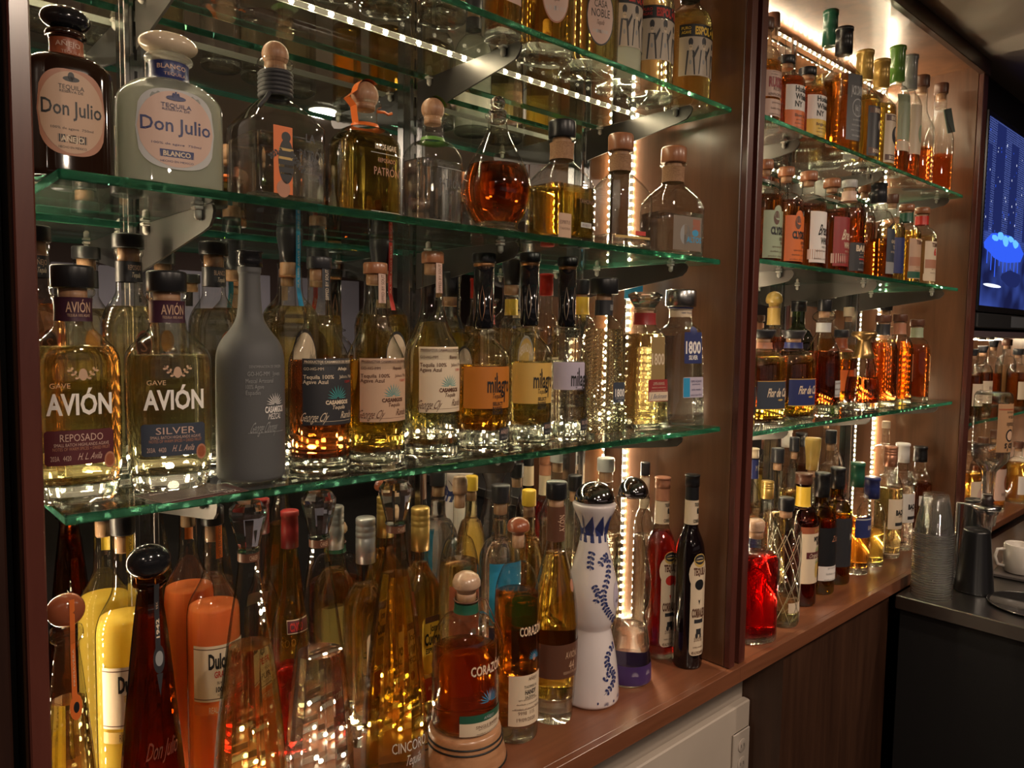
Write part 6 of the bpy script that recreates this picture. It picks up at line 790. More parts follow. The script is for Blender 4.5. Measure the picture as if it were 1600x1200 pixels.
 {'prof': [(0, 0.95, 5), (0.01, 1, 5), (0.03, 1, 5), (0.56, 1, 5), (0.61, 0.97, 5), (0.66, 0.8, 4), (0.7, 0.54, 3), (0.73, 0.42, 2), (0.8, 0.4, 2)], 'n': 5, 'q': 0.75, 'nr': 0.42, 'ct': 0.8, 'liq': ('straw', 0.7), 'cap': ('screw', 'silver', 0.48), 'bs': 0.04, 'labs': [('label', 'rect', 0.3, 1.35, 0.23, 0.5, 'cream', 0.3, [('r', 0.3, 1.0, 0.47, 0.5, 'brown'), ('t', 'Jose', 0.32, 0.445, 0.45, 0.035, 'black', {'bold': 0.03}), ('t', 'Cuervo', 0.32, 0.395, 1.1, 0.055, 'black', {'bold': 0.04}), ('t', 'ESPECIAL', 0.32, 0.34, 0.95, 0.025, 'black', {'bold': 0.03}), ('o', 0.32, 0.22, 0.27, 0.04, 'dkred')]), ('lower_label', 'rect', 0.3, 1.5, 0.1, 0.21, 'navy', 0, [('t', 'AGAVE', 0.3, 0.16, 0.6, 0.02, 'cream')])], 'label': 'silver tequila bottle with grey screw cap and white oval-topped label', 'loc': (0.6374, 1.052, 1.0002), 'H': 0.3762, 'R': 0.0338, 'near': 927, 'group': 'bottles on the counter of the left cabinet', 'shelf': 'c'},
 {'prof': [(0, 0.95, 5), (0.01, 1, 5), (0.03, 1, 5), (0.56, 1, 5), (0.61, 0.97, 5), (0.66, 0.8, 4), (0.7, 0.54, 3), (0.73, 0.42, 2), (0.8, 0.4, 2)], 'n': 5, 'q': 0.75, 'nr': 0.42, 'ct': 0.8, 'liq': ('honey', 0.74), 'cap': ('screw', 'gold', 0.48), 'bs': 0.04, 'labs': [('label', 'rect', 0.3, 1.35, 0.23, 0.5, 'yellow', 0.3, [('r', 0.3, 1.0, 0.47, 0.5, 'brown'), ('t', 'Jose', 0.32, 0.445, 0.45, 0.035, 'black', {'bold': 0.03}), ('t', 'Cuervo', 0.32, 0.395, 1.1, 0.055, 'black', {'bold': 0.04}), ('t', 'ESPECIAL', 0.32, 0.34, 0.95, 0.025, 'black', {'bold': 0.03}), ('o', 0.32, 0.22, 0.27, 0.04, 'dkred')]), ('lower_label', 'rect', 0.3, 1.5, 0.1, 0.21, 'dkred', 0, [('t', 'AGAVE', 0.3, 0.16, 0.6, 0.02, 'cream')])], 'label': 'gold tequila bottle with golden screw cap and yellow label', 'loc': (0.7447, 1.048, 1.0002), 'H': 0.378, 'R': 0.0339, 'near': 878, 'group': 'bottles on the counter of the left cabinet', 'shelf': 'c'},
 {'sb': 0.6, 'nb': 0.76, 'nr': 0.32, 'ct': 0.93, 'sty': 'dome', 'n': 2, 'liq': ('straw', 0.66), 'cap': ('mushcork', 'cream', 0.38), 'bs': 0.07, 'labs': [('label', 'rect', 0.1, 1.9, 0.3, 0.58, 'rust', 0, [('t', 'CORAZÓN', 0.35, 0.5, 1.15, 0.04, 'cream', {'bold': 0.02}), ('a', 0.4, 0.38, 0.4, 'teal')]), ('lower_label', 'rect', 0.1, 1.9, 0.12, 0.29, 'cream', 0, [])], 'label': 'tequila bottle with pale neck and cork stopper behind the wooden knob bottle', 'rz': -0.3, 'loc': (0.7874, 0.992, 1.0002), 'H': 0.4357, 'R': 0.0349, 'near': 887, 'group': 'bottles on the counter of the left cabinet', 'shelf': 'c'},
 {'sb': 0.64, 'nb': 0.75, 'nr': 0.42, 'ct': 0.92, 'sty': 'dome', 'n': 3, 'liq': ('water', 0.84), 'cap': ('cyl', 'charcoal', 0.48), 'bs': 0.07, 'labs': [('label', 'rect', 0.05, 1.95, 0.38, 0.66, 'blue', 0, [('t', 'CORAZÓN', 0.35, 0.51, 1.2, 0.045, 'cream', {'bold': 0.02})]), ('lower_label', 'rect', 0.05, 1.95, 0.16, 0.37, 'navy', 0, [])], 'label': 'clear tequila bottle with blue label and small black cap', 'rz': -0.33, 'loc': (0.8959, 1.008, 1.0002), 'H': 0.4046, 'R': 0.036, 'near': 833, 'group': 'bottles on the counter of the left cabinet', 'shelf': 'c'},
 {'sb': 0.6, 'nb': 0.76, 'nr': 0.4, 'ct': 0.92, 'n': 2, 'liq': ('amber', 0.9), 'cap': ('cyl', 'yellow', 0.44), 'bs': 0.05, 'label': 'amber bottle behind the brown-knobbed one, seen at its neck', 'rz': -0.34, 'loc': (0.9762, 1.016, 1.0002), 'H': 0.3829, 'R': 0.0313, 'near': 798, 'group': 'bottles on the counter of the left cabinet', 'shelf': 'c'},
 {'sb': 0.62, 'nb': 0.76, 'nr': 0.45, 'ct': 0.92, 'n': 5, 'q': 0.8, 'liq': ('straw', 0.6), 'cap': ('cyl', 'black', 0.5), 'bs': 0.05, 'labs': [('printing', 'none', 0, 0, 0, 0, 'white', 0, [('t', '100%', 0.3, 0.48, 0.9, 0.05, 'green', {'bold': 0.03})])], 'label': 'pale square tequila bottle with small black cap behind the ceramic one', 'loc': (1.106, 1.016, 1.0002), 'H': 0.3959, 'R': 0.0297, 'near': 753, 'group': 'bottles on the counter of the left cabinet', 'shelf': 'c'},
 {'sb': 0.6, 'nb': 0.74, 'nr': 0.42, 'ct': 0.93, 'n': 3, 'liq': ('pale', 0.6), 'cap': ('cyl', 'silver', 0.5), 'bs': 0.05, 'labs': [('printing', 'none', 0, 0, 0, 0, 'green', 0, [('a', 0.3, 0.46, 0.6, 'sage')])], 'label': 'clear bottle with green leaf print between the two hourglass bottles', 'rz': -0.39, 'loc': (1.2194, 1.032, 1.0002), 'H': 0.4175, 'R': 0.0376, 'near': 712, 'group': 'bottles on the counter of the left cabinet', 'shelf': 'c'},
 {'sb': 0.6, 'nb': 0.74, 'nr': 0.44, 'ct': 0.93, 'n': 2, 'liq': ('pale', 0.6), 'cap': ('cyl', 'charcoal', 0.46), 'bs': 0.05, 'band': [('neck_label', 0.75, 0.92, 'cream', [('t', 'CORRALEJO', 0.2, 0.82, 0.7, 0.03, 'black', {'bold': 0.03})])], 'label': 'cream-necked bottle behind the clear hourglass-shaped one', 'rz': -0.41, 'loc': (1.3055, 0.992, 1.0002), 'H': 0.404, 'R': 0.0225, 'near': 700, 'group': 'bottles on the counter of the left cabinet', 'shelf': 'c'},
 {'liq': ('whiskey', 0.6), 'cap': ('cyl', 'brown', 0.5), 'labs': [('label', 'rect', 0.35, 2.3, 0.27, 0.5, 'pink', 0, [('t', "RUSSELL'S", 0.4, 0.4, 1.6, 0.085, 'dkred', {'bold': 0.05}), ('t', 'RESERVE', 0.4, 0.34, 1.0, 0.03, 'brown'), ('lines', 0.4, 1.6, 0.44, 0.49, 3, 'brown'), ('t', 'KENTUCKY STRAIGHT', 0.4, 0.29, 1.6, 0.022, 'brown', {'bold': 0.02})]), ('lower_label', 'rect', 0.35, 2.3, 0.1, 0.25, 'pink', 0, [('t', '10', 0.9, 0.16, 0.35, 0.09, 'dkred', {'bold': 0.04}), ('lines', 0.2, 1.0, 0.12, 0.22, 3, 'brown')])], 'sb': 0.58, 'nb': 0.74, 'nr': 0.38, 'ct': 0.9, 'sty': 'dome', 'n': 2, 'bs': 0.03, 'rz': -0.35, 'label': 'bourbon bottle with cream label and dark red lettering at the left end', 'loc': (1.532, 0.872, 2.1346), 'H': 0.2407, 'R': 0.0376, 'near': 707, 'group': 'bottles on the top glass shelf of the right cabinet', 'shelf': 'r1'},
 {'liq': ('ruby', 0.72), 'cap': ('cyl', 'black', 0.46), 'labs': [('label', 'rect', 0.35, 1.9, 0.3, 0.6, 'white', 0, [('t', 'Hudson', 0.45, 0.555, 1.1, 0.07, 'black', {'bold': 0.03}), ('t', 'Whiskey', 0.5, 0.465, 1.2, 0.07, 'black', {'bold': 0.03}), ('t', 'NY', 0.15, 0.375, 0.5, 0.07, 'black', {'bold': 0.03})]), ('colour_band', 'rect', 0.35, 1.9, 0.08, 0.3, 'orange', 0, [('t', 'Short Stack', 0.45, 0.24, 1.1, 0.035, 'brown', {'bold': 0.02}), ('lines', 0.45, 1.2, 0.1, 0.19, 3, 'brown')])], 'sb': 0.66, 'nb': 0.78, 'nr': 0.42, 'ct': 0.9, 'sty': 'dome', 'n': 2, 'bs': 0.03, 'rz': -0.45, 'label': 'stubby whiskey bottle with white label above an orange band', 'loc': (1.6295, 0.872, 2.1346), 'H': 0.185, 'R': 0.0428, 'near': 680, 'group': 'bottles on the top glass shelf of the right cabinet', 'shelf': 'r1'},
 {'liq': ('ruby', 0.72), 'cap': ('cyl', 'black', 0.46), 'labs': [('label', 'rect', 0.35, 1.9, 0.3, 0.6, 'white', 0, [('t', 'Hudson', 0.45, 0.555, 1.1, 0.07, 'black', {'bold': 0.03}), ('t', 'Whiskey', 0.5, 0.465, 1.2, 0.07, 'black', {'bold': 0.03}), ('t', 'NY', 0.15, 0.375, 0.5, 0.07, 'black', {'bold': 0.03})]), ('colour_band', 'rect', 0.35, 1.9, 0.08, 0.3, 'yellow', 0, [('t', 'Bright Lights', 0.45, 0.24, 1.1, 0.035, 'brown', {'bold': 0.02}), ('lines', 0.45, 1.2, 0.1, 0.19, 3, 'brown')])], 'sb': 0.66, 'nb': 0.78, 'nr': 0.42, 'ct': 0.9, 'sty': 'dome', 'n': 2, 'bs': 0.03, 'rz': -0.45, 'label': 'stubby whiskey bottle with white label above a yellow band', 'loc': (1.7319, 0.872, 2.1346), 'H': 0.1842, 'R': 0.0448, 'near': 653, 'group': 'bottles on the top glass shelf of the right cabinet', 'shelf': 'r1'},
 {'liq': ('honey', 0.58), 'cap': ('foil', 'dkgreen', 0.46), 'labs': [('label', 'rect', 0.35, 2.3, 0.12, 0.42, 'tan', 0, [('t', 'WHISKEY', 0.5, 0.37, 1.0, 0.04, 'black'), ('lines', 0.4, 1.5, 0.16, 0.33, 4, 'brown')])], 'sb': 0.56, 'nb': 0.74, 'nr': 0.36, 'ct': 0.78, 'sty': 'dome', 'n': 2, 'bs': 0.03, 'rz': -0.2, 'label': 'tallest whiskey bottle on its shelf, long dark green capsule and cream label', 'loc': (1.9738, 0.936, 2.1346), 'H': 0.4064, 'R': 0.041, 'near': 584, 'group': 'bottles on the top glass shelf of the right cabinet', 'shelf': 'r1'},
 {'liq': ('deep', 0.62), 'cap': ('foil', 'black', 0.56), 'labs': [('label', 'rect', 0.35, 1.9, 0.12, 0.62, 'charcoal', 0, [('t', "JACK DANIEL'S", 0.45, 0.5, 1.4, 0.07, 'silver', {'bold': 0.03}), ('o', 0.45, 1.1, 0.37, 0.14, 'grey'), ('o', 0.45, 0.95, 0.37, 0.12, 'charcoal'), ('t', 'No. 7', 0.45, 0.37, 0.5, 0.05, 'silver'), ('lines', 0.45, 1.2, 0.16, 0.28, 4, 'silver')])], 'sb': 0.62, 'nb': 0.74, 'nr': 0.4, 'ct': 0.8, 'sty': 'cone', 'n': 6, 'bs': 0.03, 'rz': -0.3, 'label': 'square whiskey bottle with black label and orange-topped black capsule', 'loc': (1.9005, 0.864, 2.1346), 'H': 0.3216, 'R': 0.0362, 'near': 616, 'group': 'bottles on the top glass shelf of the right cabinet', 'shelf': 'r1'},
 {'liq': ('honey', 0.6), 'cap': ('foil', 'gold', 0.5), 'labs': [('label', 'rect', 0.35, 2.0, 0.08, 0.5, 'charcoal', 0, [('r', 0.4, 1.9, 0.44, 0.49, 'brown'), ('t', 'BELLE', 0.4, 0.465, 1.2, 0.035, 'cream', {'bold': 0.04}), ('o', 0.4, 1.0, 0.32, 0.16, 'charcoal'), ('o', 0.4, 0.4, 0.35, 0.08, 'cream'), ('r', 0.4, 1.9, 0.1, 0.15, 'brown'), ('t', 'BOURBON', 0.4, 0.125, 1.3, 0.03, 'cream', {'bold': 0.04})])], 'sb': 0.56, 'nb': 0.7, 'nr': 0.42, 'ct': 0.76, 'sty': 'slope', 'n': 2, 'bs': 0.03, 'rz': -0.2, 'label': 'brown bottle with gold capsule and black portrait label', 'loc': (2.0461, 0.872, 2.1346), 'H': 0.305, 'R': 0.0419, 'near': 584, 'group': 'bottles on the top glass shelf of the right cabinet', 'shelf': 'r1'},
 {'liq': ('honey', 0.6), 'cap': ('foil', 'gold', 0.5), 'labs': [('label', 'rect', 0.35, 2.0, 0.08, 0.5, 'cream', 0, [('r', 0.4, 1.9, 0.44, 0.49, 'brown'), ('t', 'BELLE', 0.4, 0.465, 1.2, 0.035, 'cream', {'bold': 0.04}), ('o', 0.4, 1.0, 0.32, 0.16, 'charcoal'), ('o', 0.4, 0.4, 0.35, 0.08, 'cream'), ('r', 0.4, 1.9, 0.1, 0.15, 'brown'), ('t', 'BOURBON', 0.4, 0.125, 1.3, 0.03, 'cream', {'bold': 0.04})])], 'sb': 0.56, 'nb': 0.7, 'nr': 0.42, 'ct': 0.76, 'sty': 'slope', 'n': 2, 'bs': 0.03, 'rz': -0.2, 'label': 'amber bottle with gold capsule and cream portrait label', 'loc': (2.1551, 0.872, 2.1346), 'H': 0.3092, 'R': 0.0414, 'near': 563, 'group': 'bottles on the top glass shelf of the right cabinet', 'shelf': 'r1'},
 {'liq': ('ruby', 0.28), 'cap': ('wax', 'green', 0.52), 'labs': [('label', 'rect', 0.35, 2.3, 0.28, 0.62, 'sage', 0, [('p', [(-0.5, 0.3), (0.5, 0.3), (-0.5, 0.45)], 'cream'), ('o', 0.6, 0.5, 0.38, 0.1, 'grey')]), ('lower_label', 'rect', 0.35, 2.3, 0.2, 0.275, 'cream', 0, [])], 'sb': 0.56, 'nb': 0.7, 'nr': 0.38, 'ct': 0.74, 'sty': 'dome', 'n': 2, 'bs': 0.03, 'rz': -0.2, 'label': 'clear-shouldered bottle with bright green capsule and pale green geometric label', 'loc': (2.2584, 0.872, 2.1346), 'H': 0.372, 'R': 0.0392, 'near': 545, 'group': 'bottles on the top glass shelf of the right cabinet', 'shelf': 'r1'},
 {'liq': ('ruby', 0.28), 'cap': ('wax', 'grey', 0.54), 'labs': [('label', 'rect', 0.35, 2.3, 0.22, 0.6, 'cream', 0, [('o', 0.3, 0.8, 0.38, 0.14, 'sage'), ('p', [(-0.3, 0.24), (0.6, 0.24), (0.6, 0.34)], 'lilac')])], 'sb': 0.56, 'nb': 0.7, 'nr': 0.38, 'ct': 0.74, 'sty': 'dome', 'n': 2, 'bs': 0.03, 'rz': -0.2, 'label': 'bottle with grey capsule and cream geometric label beside the green-capped one', 'loc': (2.3541, 0.872, 2.1346), 'H': 0.3716, 'R': 0.0368, 'near': 529, 'group': 'bottles on the top glass shelf of the right cabinet', 'shelf': 'r1'},
 {'liq': ('ruby', 0.36), 'cap': ('cyl', 'brown', 0.52), 'labs': [], 'sb': 0.5, 'nb': 0.72, 'nr': 0.42, 'ct': 0.9, 'sty': 'slope', 'n': 2, 'bs': 0.03, 'label': 'clear bottle a third full of whiskey beside the one with a hang tag', 'rz': -0.38, 'loc': (2.4505, 0.872, 2.1346), 'H': 0.3361, 'R': 0.041, 'near': 514, 'group': 'bottles on the top glass shelf of the right cabinet', 'shelf': 'r1'},
 {'liq': ('ruby', 0.36), 'cap': ('cyl', 'brown', 0.48), 'labs': [], 'sb': 0.48, 'nb': 0.74, 'nr': 0.42, 'ct': 0.91, 'sty': 'slope', 'n': 2, 'bs': 0.03, 'tagh': 1, 'label': 'clear bottle with dark green hang tag on its neck, last on the upper right shelf', 'rz': -0.38, 'loc': (2.6149, 0.872, 2.1346), 'H': 0.3513, 'R': 0.0426, 'near': 490, 'group': 'bottles on the top glass shelf of the right cabinet', 'shelf': 'r1'},
 {'liq': ('whiskey', 0.6), 'cap': ('cyl', 'brown', 0.5), 'labs': [], 'sb': 0.58, 'nb': 0.74, 'nr': 0.38, 'ct': 0.9, 'sty': 'dome', 'n': 2, 'bs': 0.03, 'label': 'dark-capped bourbon bottle behind the stubby orange-banded one', 'rz': -0.38, 'loc': (1.8052, 1.008, 2.1346), 'H': 0.3708, 'R': 0.0377, 'near': 603, 'group': 'bottles on the top glass shelf of the right cabinet', 'shelf': 'r1'},
 {'liq': ('whiskey', 0.6), 'cap': ('cyl', 'brown', 0.5), 'labs': [('label', 'rect', 0.35, 2.3, 0.1, 0.6, 'cream', 0, [('lines', 0.3, 1.6, 0.12, 0.58, 6, 'maroon')])], 'sb': 0.62, 'nb': 0.78, 'nr': 0.38, 'ct': 0.9, 'sty': 'dome', 'n': 2, 'bs': 0.03, 'label': 'narrow bottle with patterned cream label half hidden by the divider', 'rz': -0.38, 'loc': (1.4327, 0.84, 1.8442), 'H': 0.1916, 'R': 0.0194, 'near': 738, 'group': 'bottles on the middle glass shelf of the right cabinet', 'shelf': 'r2'},
 {'liq': ('deep', 0.66), 'cap': ('woodcyl', 'brown', 0.44), 'labs': [('label', 'rect', 0.35, 2.2, 0.05, 0.5, 'sage', 0, [('o', 0.1, 0.6, 0.48, 0.14, 'sage'), ('o', 0, 0.42, 0.43, 0.13, 'brown'), ('t', "CLYDE MAY'S", 0.5, 0.31, 1.7, 0.07, 'black', {'bold': 0.06}), ('t', 'STRAIGHT', 0.7, 0.235, 0.9, 0.03, 'brown', {'bold': 0.03}), ('t', 'WHISKEY', 0.75, 0.195, 0.8, 0.03, 'brown', {'bold': 0.03}), ('lines', 0.4, 1.7, 0.07, 0.16, 3, 'brown')])], 'sb': 0.6, 'nb': 0.74, 'nr': 0.34, 'ct': 0.91, 'sty': 'dome', 'n': 2, 'bs': 0.03, 'rz': -0.3, 'label': 'whiskey bottle with wavy pale green portrait label', 'loc': (1.5535, 0.872, 1.8442), 'H': 0.2308, 'R': 0.0411, 'near': 692, 'group': 'bottles on the middle glass shelf of the right cabinet', 'shelf': 'r2'},
 {'liq': ('deep', 0.66), 'cap': ('woodcyl', 'brown', 0.44), 'labs': [('label', 'rect', 0.35, 2.2, 0.05, 0.5, 'orange', 0, [('o', 0.1, 0.6, 0.48, 0.14, 'orange'), ('o', 0, 0.42, 0.43, 0.13, 'brown'), ('t', "CLYDE MAY'S", 0.5, 0.31, 1.7, 0.07, 'black', {'bold': 0.06}), ('t', 'STRAIGHT', 0.7, 0.235, 0.9, 0.03, 'brown', {'bold': 0.03}), ('t', 'WHISKEY', 0.75, 0.195, 0.8, 0.03, 'brown', {'bold': 0.03}), ('lines', 0.4, 1.7, 0.07, 0.16, 3, 'brown')])], 'sb': 0.6, 'nb': 0.74, 'nr': 0.34, 'ct': 0.91, 'sty': 'dome', 'n': 2, 'bs': 0.03, 'rz': -0.3, 'label': 'whiskey bottle with wavy orange portrait label', 'loc': (1.6501, 0.872, 1.8442), 'H': 0.2304, 'R': 0.0423, 'near': 666, 'group': 'bottles on the middle glass shelf of the right cabinet', 'shelf': 'r2'},
 {'liq': ('deep', 0.66), 'cap': ('woodcyl', 'brown', 0.46), 'labs': [('label', 'rect', 0.35, 2.0, 0.07, 0.58, 'white', 0, [('t', 'Breck', 0.35, 0.4, 0.9, 0.11, 'black', {'slant': 0.3, 'bold': 0.02}), ('t', 'WHISKEY', 0.55, 0.29, 1.1, 0.065, 'black', {'bold': 0.03}), ('t', 'PORT CASK FINISH', 0.55, 0.225, 0.9, 0.022, 'black')]), ('paper_band', 'rect', 0.35, 2.2, 0.1, 0.2, 'pink', 0, [('lines', 0.3, 1.6, 0.11, 0.19, 2, 'brown')])], 'sb': 0.66, 'nb': 0.76, 'nr': 0.34, 'ct': 0.91, 'sty': 'dome', 'n': 2, 'bs': 0.03, 'rz': -0.3, 'label': 'whiskey bottle with white label and handwritten title', 'loc': (1.761, 0.872, 1.8442), 'H': 0.2371, 'R': 0.0437, 'near': 639, 'group': 'bottles on the middle glass shelf of the right cabinet', 'shelf': 'r2'},
 {'liq': ('deep', 0.66), 'cap': ('woodcyl', 'brown', 0.46), 'labs': [('label', 'rect', 0.35, 2.0, 0.07, 0.58, 'dkred', 0, [('t', 'Breck', 0.35, 0.4, 0.9, 0.11, 'cream', {'slant': 0.3, 'bold': 0.02}), ('t', 'WHISKEY', 0.55, 0.29, 1.1, 0.065, 'cream', {'bold': 0.03}), ('t', 'PORT CASK FINISH', 0.55, 0.225, 0.9, 0.022, 'cream')]), ('paper_band', 'rect', 0.35, 2.2, 0.1, 0.2, 'pink', 0, [('lines', 0.3, 1.6, 0.11, 0.19, 2, 'brown')])], 'sb': 0.66, 'nb': 0.76, 'nr': 0.34, 'ct': 0.91, 'sty': 'dome', 'n': 2, 'bs': 0.03, 'rz': -0.3, 'label': 'whiskey bottle with dark red label and handwritten title', 'loc': (1.8854, 0.872, 1.8442), 'H': 0.2386, 'R': 0.0448, 'near': 611, 'group': 'bottles on the middle glass shelf of the right cabinet', 'shelf': 'r2'},
 {'liq': ('ruby', 0.7), 'cap': ('cyl', 'silver', 0.46), 'labs': [('label', 'rect', 0.35, 2.3, 0.05, 0.34, 'charcoal', 0, [('t', "BAKER'S", 0.4, 0.285, 1.6, 0.06, 'cream', {'bold': 0.05}), ('lines', 0.4, 1.3, 0.2, 0.235, 2, 'cream'), ('r', 0.4, 1.1, 0.165, 0.18, 'red'), ('lines', 0.4, 1.4, 0.07, 0.14, 2, 'silver')])], 'sb': 0.62, 'nb': 0.78, 'nr': 0.42, 'ct': 0.92, 'sty': 'dome', 'n': 2, 'bs': 0.03, 'rz': -0.2, 'band': [('neck_wrap', 0.78, 0.88, 'pink', [])], 'label': 'round bourbon bottle with black square lettering and whitish neck wrap', 'loc': (2.0049, 0.88, 1.8442), 'H': 0.2539, 'R': 0.0422, 'near': 584, 'group': 'bottles on the middle glass shelf of the right cabinet', 'shelf': 'r2'},
 {'liq': ('ruby', 0.66), 'cap': ('woodcyl', 'brown', 0.5), 'labs': [], 'sb': 0.58, 'nb': 0.74, 'nr': 0.38, 'ct': 0.9, 'sty': 'dome', 'n': 2, 'bs': 0.03, 'label': 'bourbon bottle with brown cap half hidden behind the round one', 'rz': -0.38, 'loc': (2.2901, 0.96, 1.8442), 'H': 0.3008, 'R': 0.0349, 'near': 519, 'group': 'bottles on the middle glass shelf of the right cabinet', 'shelf': 'r2'},
 {'liq': ('deep', 0.42), 'cap': ('foil', 'charcoal', 0.46), 'labs': [('label', 'rect', 0.5, 1.7, 0.06, 0.52, 'slate', 0, [('p', [(-0.35, 0.52), (1.35, 0.52), (0.5, 0.6)], 'slate'), ('r', 0.5, 1.7, 0.06, 0.18, 'grey'), ('t', 'GHOST HILL', 0.5, 0.39, 1.0, 0.035, 'cream', {'bold': 0.02}), ('t', 'TEXAS', 0.5, 0.335, 0.6, 0.035, 'cream', {'bold': 0.02}), ('t', 'BOURBON WHISKEY', 0.5, 0.285, 1.0, 0.02, 'cream')])], 'sb': 0.54, 'nb': 0.72, 'nr': 0.4, 'ct': 0.8, 'sty': 'dome', 'n': 2, 'bs': 0.03, 'rz': -0.25, 'label': 'clear-shouldered bottle with navy pointed label and black capsule', 'loc': (2.1766, 0.872, 1.8442), 'H': 0.2689, 'R': 0.0448, 'near': 554, 'group': 'bottles on the middle glass shelf of the right cabinet', 'shelf': 'r2'},
 {'liq': ('gold', 0.66), 'cap': ('cyl', 'brown', 0.46), 'labs': [('label', 'rect', 0.35, 2.3, 0.1, 0.5, 'navy', 0, [])], 'sb': 0.58, 'nb': 0.74, 'nr': 0.38, 'ct': 0.9, 'sty': 'dome', 'n': 2, 'bs': 0.03, 'label': 'golden bottle between the navy-labelled and the orange-labelled bottles', 'rz': -0.38, 'loc': (2.2929, 0.88, 1.8442), 'H': 0.2554, 'R': 0.0369, 'near': 532, 'group': 'bottles on the middle glass shelf of the right cabinet', 'shelf': 'r2'},
 {'liq': ('amber', 0.66), 'cap': ('woodcyl', 'brown', 0.5), 'labs': [('label', 'rect', 0.35, 2.2, 0.06, 0.56, 'tan', 0, [('t', 'TEMPLETON', 0.5, 0.515, 1.5, 0.05, 'brown', {'bold': 0.04}), ('t', 'RYE', 0.9, 0.465, 0.4, 0.045, 'brown', {'bold': 0.04}), ('r', 0.3, 2.0, 0.22, 0.33, 'copper'), ('r', 0.3, 2.2, 0.07, 0.15, 'dkgreen'), ('lines', 0.4, 1.6, 0.165, 0.21, 2, 'brown')])], 'sb': 0.6, 'nb': 0.74, 'nr': 0.42, 'ct': 0.92, 'sty': 'dome', 'n': 2, 'bs': 0.03, 'band': [('neck_band', 0.78, 0.89, 'dkgreen', [])], 'rz': -0.2, 'label': 'orange rum-finished rye bottle with teal neck band', 'loc': (2.383, 0.872, 1.8442), 'H': 0.2363, 'R': 0.0426, 'near': 519, 'group': 'bottles on the middle glass shelf of the right cabinet', 'shelf': 'r2'},
 {'liq': ('straw', 0.64), 'cap': ('woodcyl', 'brown', 0.5), 'labs': [('label', 'rect', 0.35, 2.2, 0.06, 0.56, 'cream', 0, [('t', 'TEMPLETON', 0.5, 0.515, 1.5, 0.05, 'brown', {'bold': 0.04}), ('t', 'RYE', 0.9, 0.465, 0.4, 0.045, 'brown', {'bold': 0.04}), ('r', 0.3, 2.0, 0.22, 0.33, 'copper'), ('r', 0.3, 2.2, 0.07, 0.15, 'cream'), ('lines', 0.4, 1.6, 0.165, 0.21, 2, 'brown'), ('t', '6', 0.1, 0.43, 0.28, 0.09, 'red', {'bold': 0.05})])], 'sb': 0.6, 'nb': 0.74, 'nr': 0.42, 'ct': 0.92, 'sty': 'dome', 'n': 2, 'bs': 0.03, 'band': [('neck_band', 0.78, 0.89, 'red', [])], 'rz': -0.2, 'label': 'rye whiskey bottle with red neck band and red numeral, last on its shelf', 'loc': (2.5076, 0.872, 1.8442), 'H': 0.242, 'R': 0.0438, 'near': 500, 'group': 'bottles on the middle glass shelf of the right cabinet', 'shelf': 'r2'},
 {'liq': ('amber', 0.66), 'cap': ('flare', 'charcoal', 0.46), 'labs': [('label', 'rect', 0.35, 2.3, 0.15, 0.42, 'charcoal', 0, [('t', '15', 0.9, 0.34, 0.3, 0.07, 'cream', {'bold': 0.03})])], 'sb': 0.58, 'nb': 0.74, 'nr': 0.38, 'ct': 0.9, 'sty': 'dome', 'n': 2, 'bs': 0.03, 'label': 'rum bottle with curved dark label at the left edge of the right cabinet', 'rz': -0.38, 'loc': (1.4374, 0.848, 1.4834), 'H': 0.2203, 'R': 0.0344, 'near': 722, 'group': 'bottles on the lower glass shelf of the right cabinet', 'shelf': 'r3'},
 {'liq': ('amber', 0.72), 'cap': ('flare', 'charcoal', 0.52), 'labs': [('label', 'rect', 0.35, 2.2, 0.17, 0.47, 'slate', 0, [('t', 'Flor de Caña', 0.35, 0.35, 1.25, 0.09, 'cream', {'slant': 0.2, 'bold': 0.03}), ('t', '18', 0.95, 0.29, 0.34, 0.06, 'cream', {'bold': 0.03}), ('o', 0.4, 0.3, 0.27, 0.02, 'gold'), ('r', 0.35, 2.2, 0.462, 0.47, 'gold'), ('r', 0.35, 2.2, 0.17, 0.178, 'gold')])], 'sb': 0.6, 'nb': 0.78, 'nr': 0.38, 'ct': 0.91, 'sty': 'dome', 'n': 2.6, 'bs': 0.05, 'cork': True, 'q': 0.8, 'band': [('neck_band', 0.8, 0.865, 'copper', [])], 'label': 'rum bottle with slate label numbered 18 and copper neck band', 'rz': -0.38, 'loc': (1.5574, 0.864, 1.4834), 'H': 0.2149, 'R': 0.0526, 'near': 683, 'group': 'bottles on the lower glass shelf of the right cabinet', 'shelf': 'r3'},
 {'liq': ('amber', 0.72), 'cap': ('flare', 'charcoal', 0.52), 'labs': [('label', 'rect', 0.35, 2.2, 0.17, 0.47, 'navy', 0, [('t', 'Flor de Caña', 0.35, 0.35, 1.25, 0.09, 'cream', {'slant': 0.2, 'bold': 0.03}), ('t', '12', 0.95, 0.42, 0.34, 0.06, 'cream', {'bold': 0.03}), ('o', 0.4, 0.3, 0.27, 0.02, 'gold'), ('r', 0.35, 2.2, 0.462, 0.47, 'gold'), ('r', 0.35, 2.2, 0.17, 0.178, 'gold')])], 'sb': 0.6, 'nb': 0.78, 'nr': 0.38, 'ct': 0.91, 'sty': 'dome', 'n': 2.6, 'bs': 0.05, 'cork': True, 'q': 0.8, 'band': [('neck_band', 0.8, 0.865, 'navy', [])], 'label': 'rum bottle with navy label numbered 12 and black neck band', 'rz': -0.38, 'loc': (1.7017, 0.864, 1.4834), 'H': 0.2152, 'R': 0.053, 'near': 646, 'group': 'bottles on the lower glass shelf of the right cabinet', 'shelf': 'r3'},
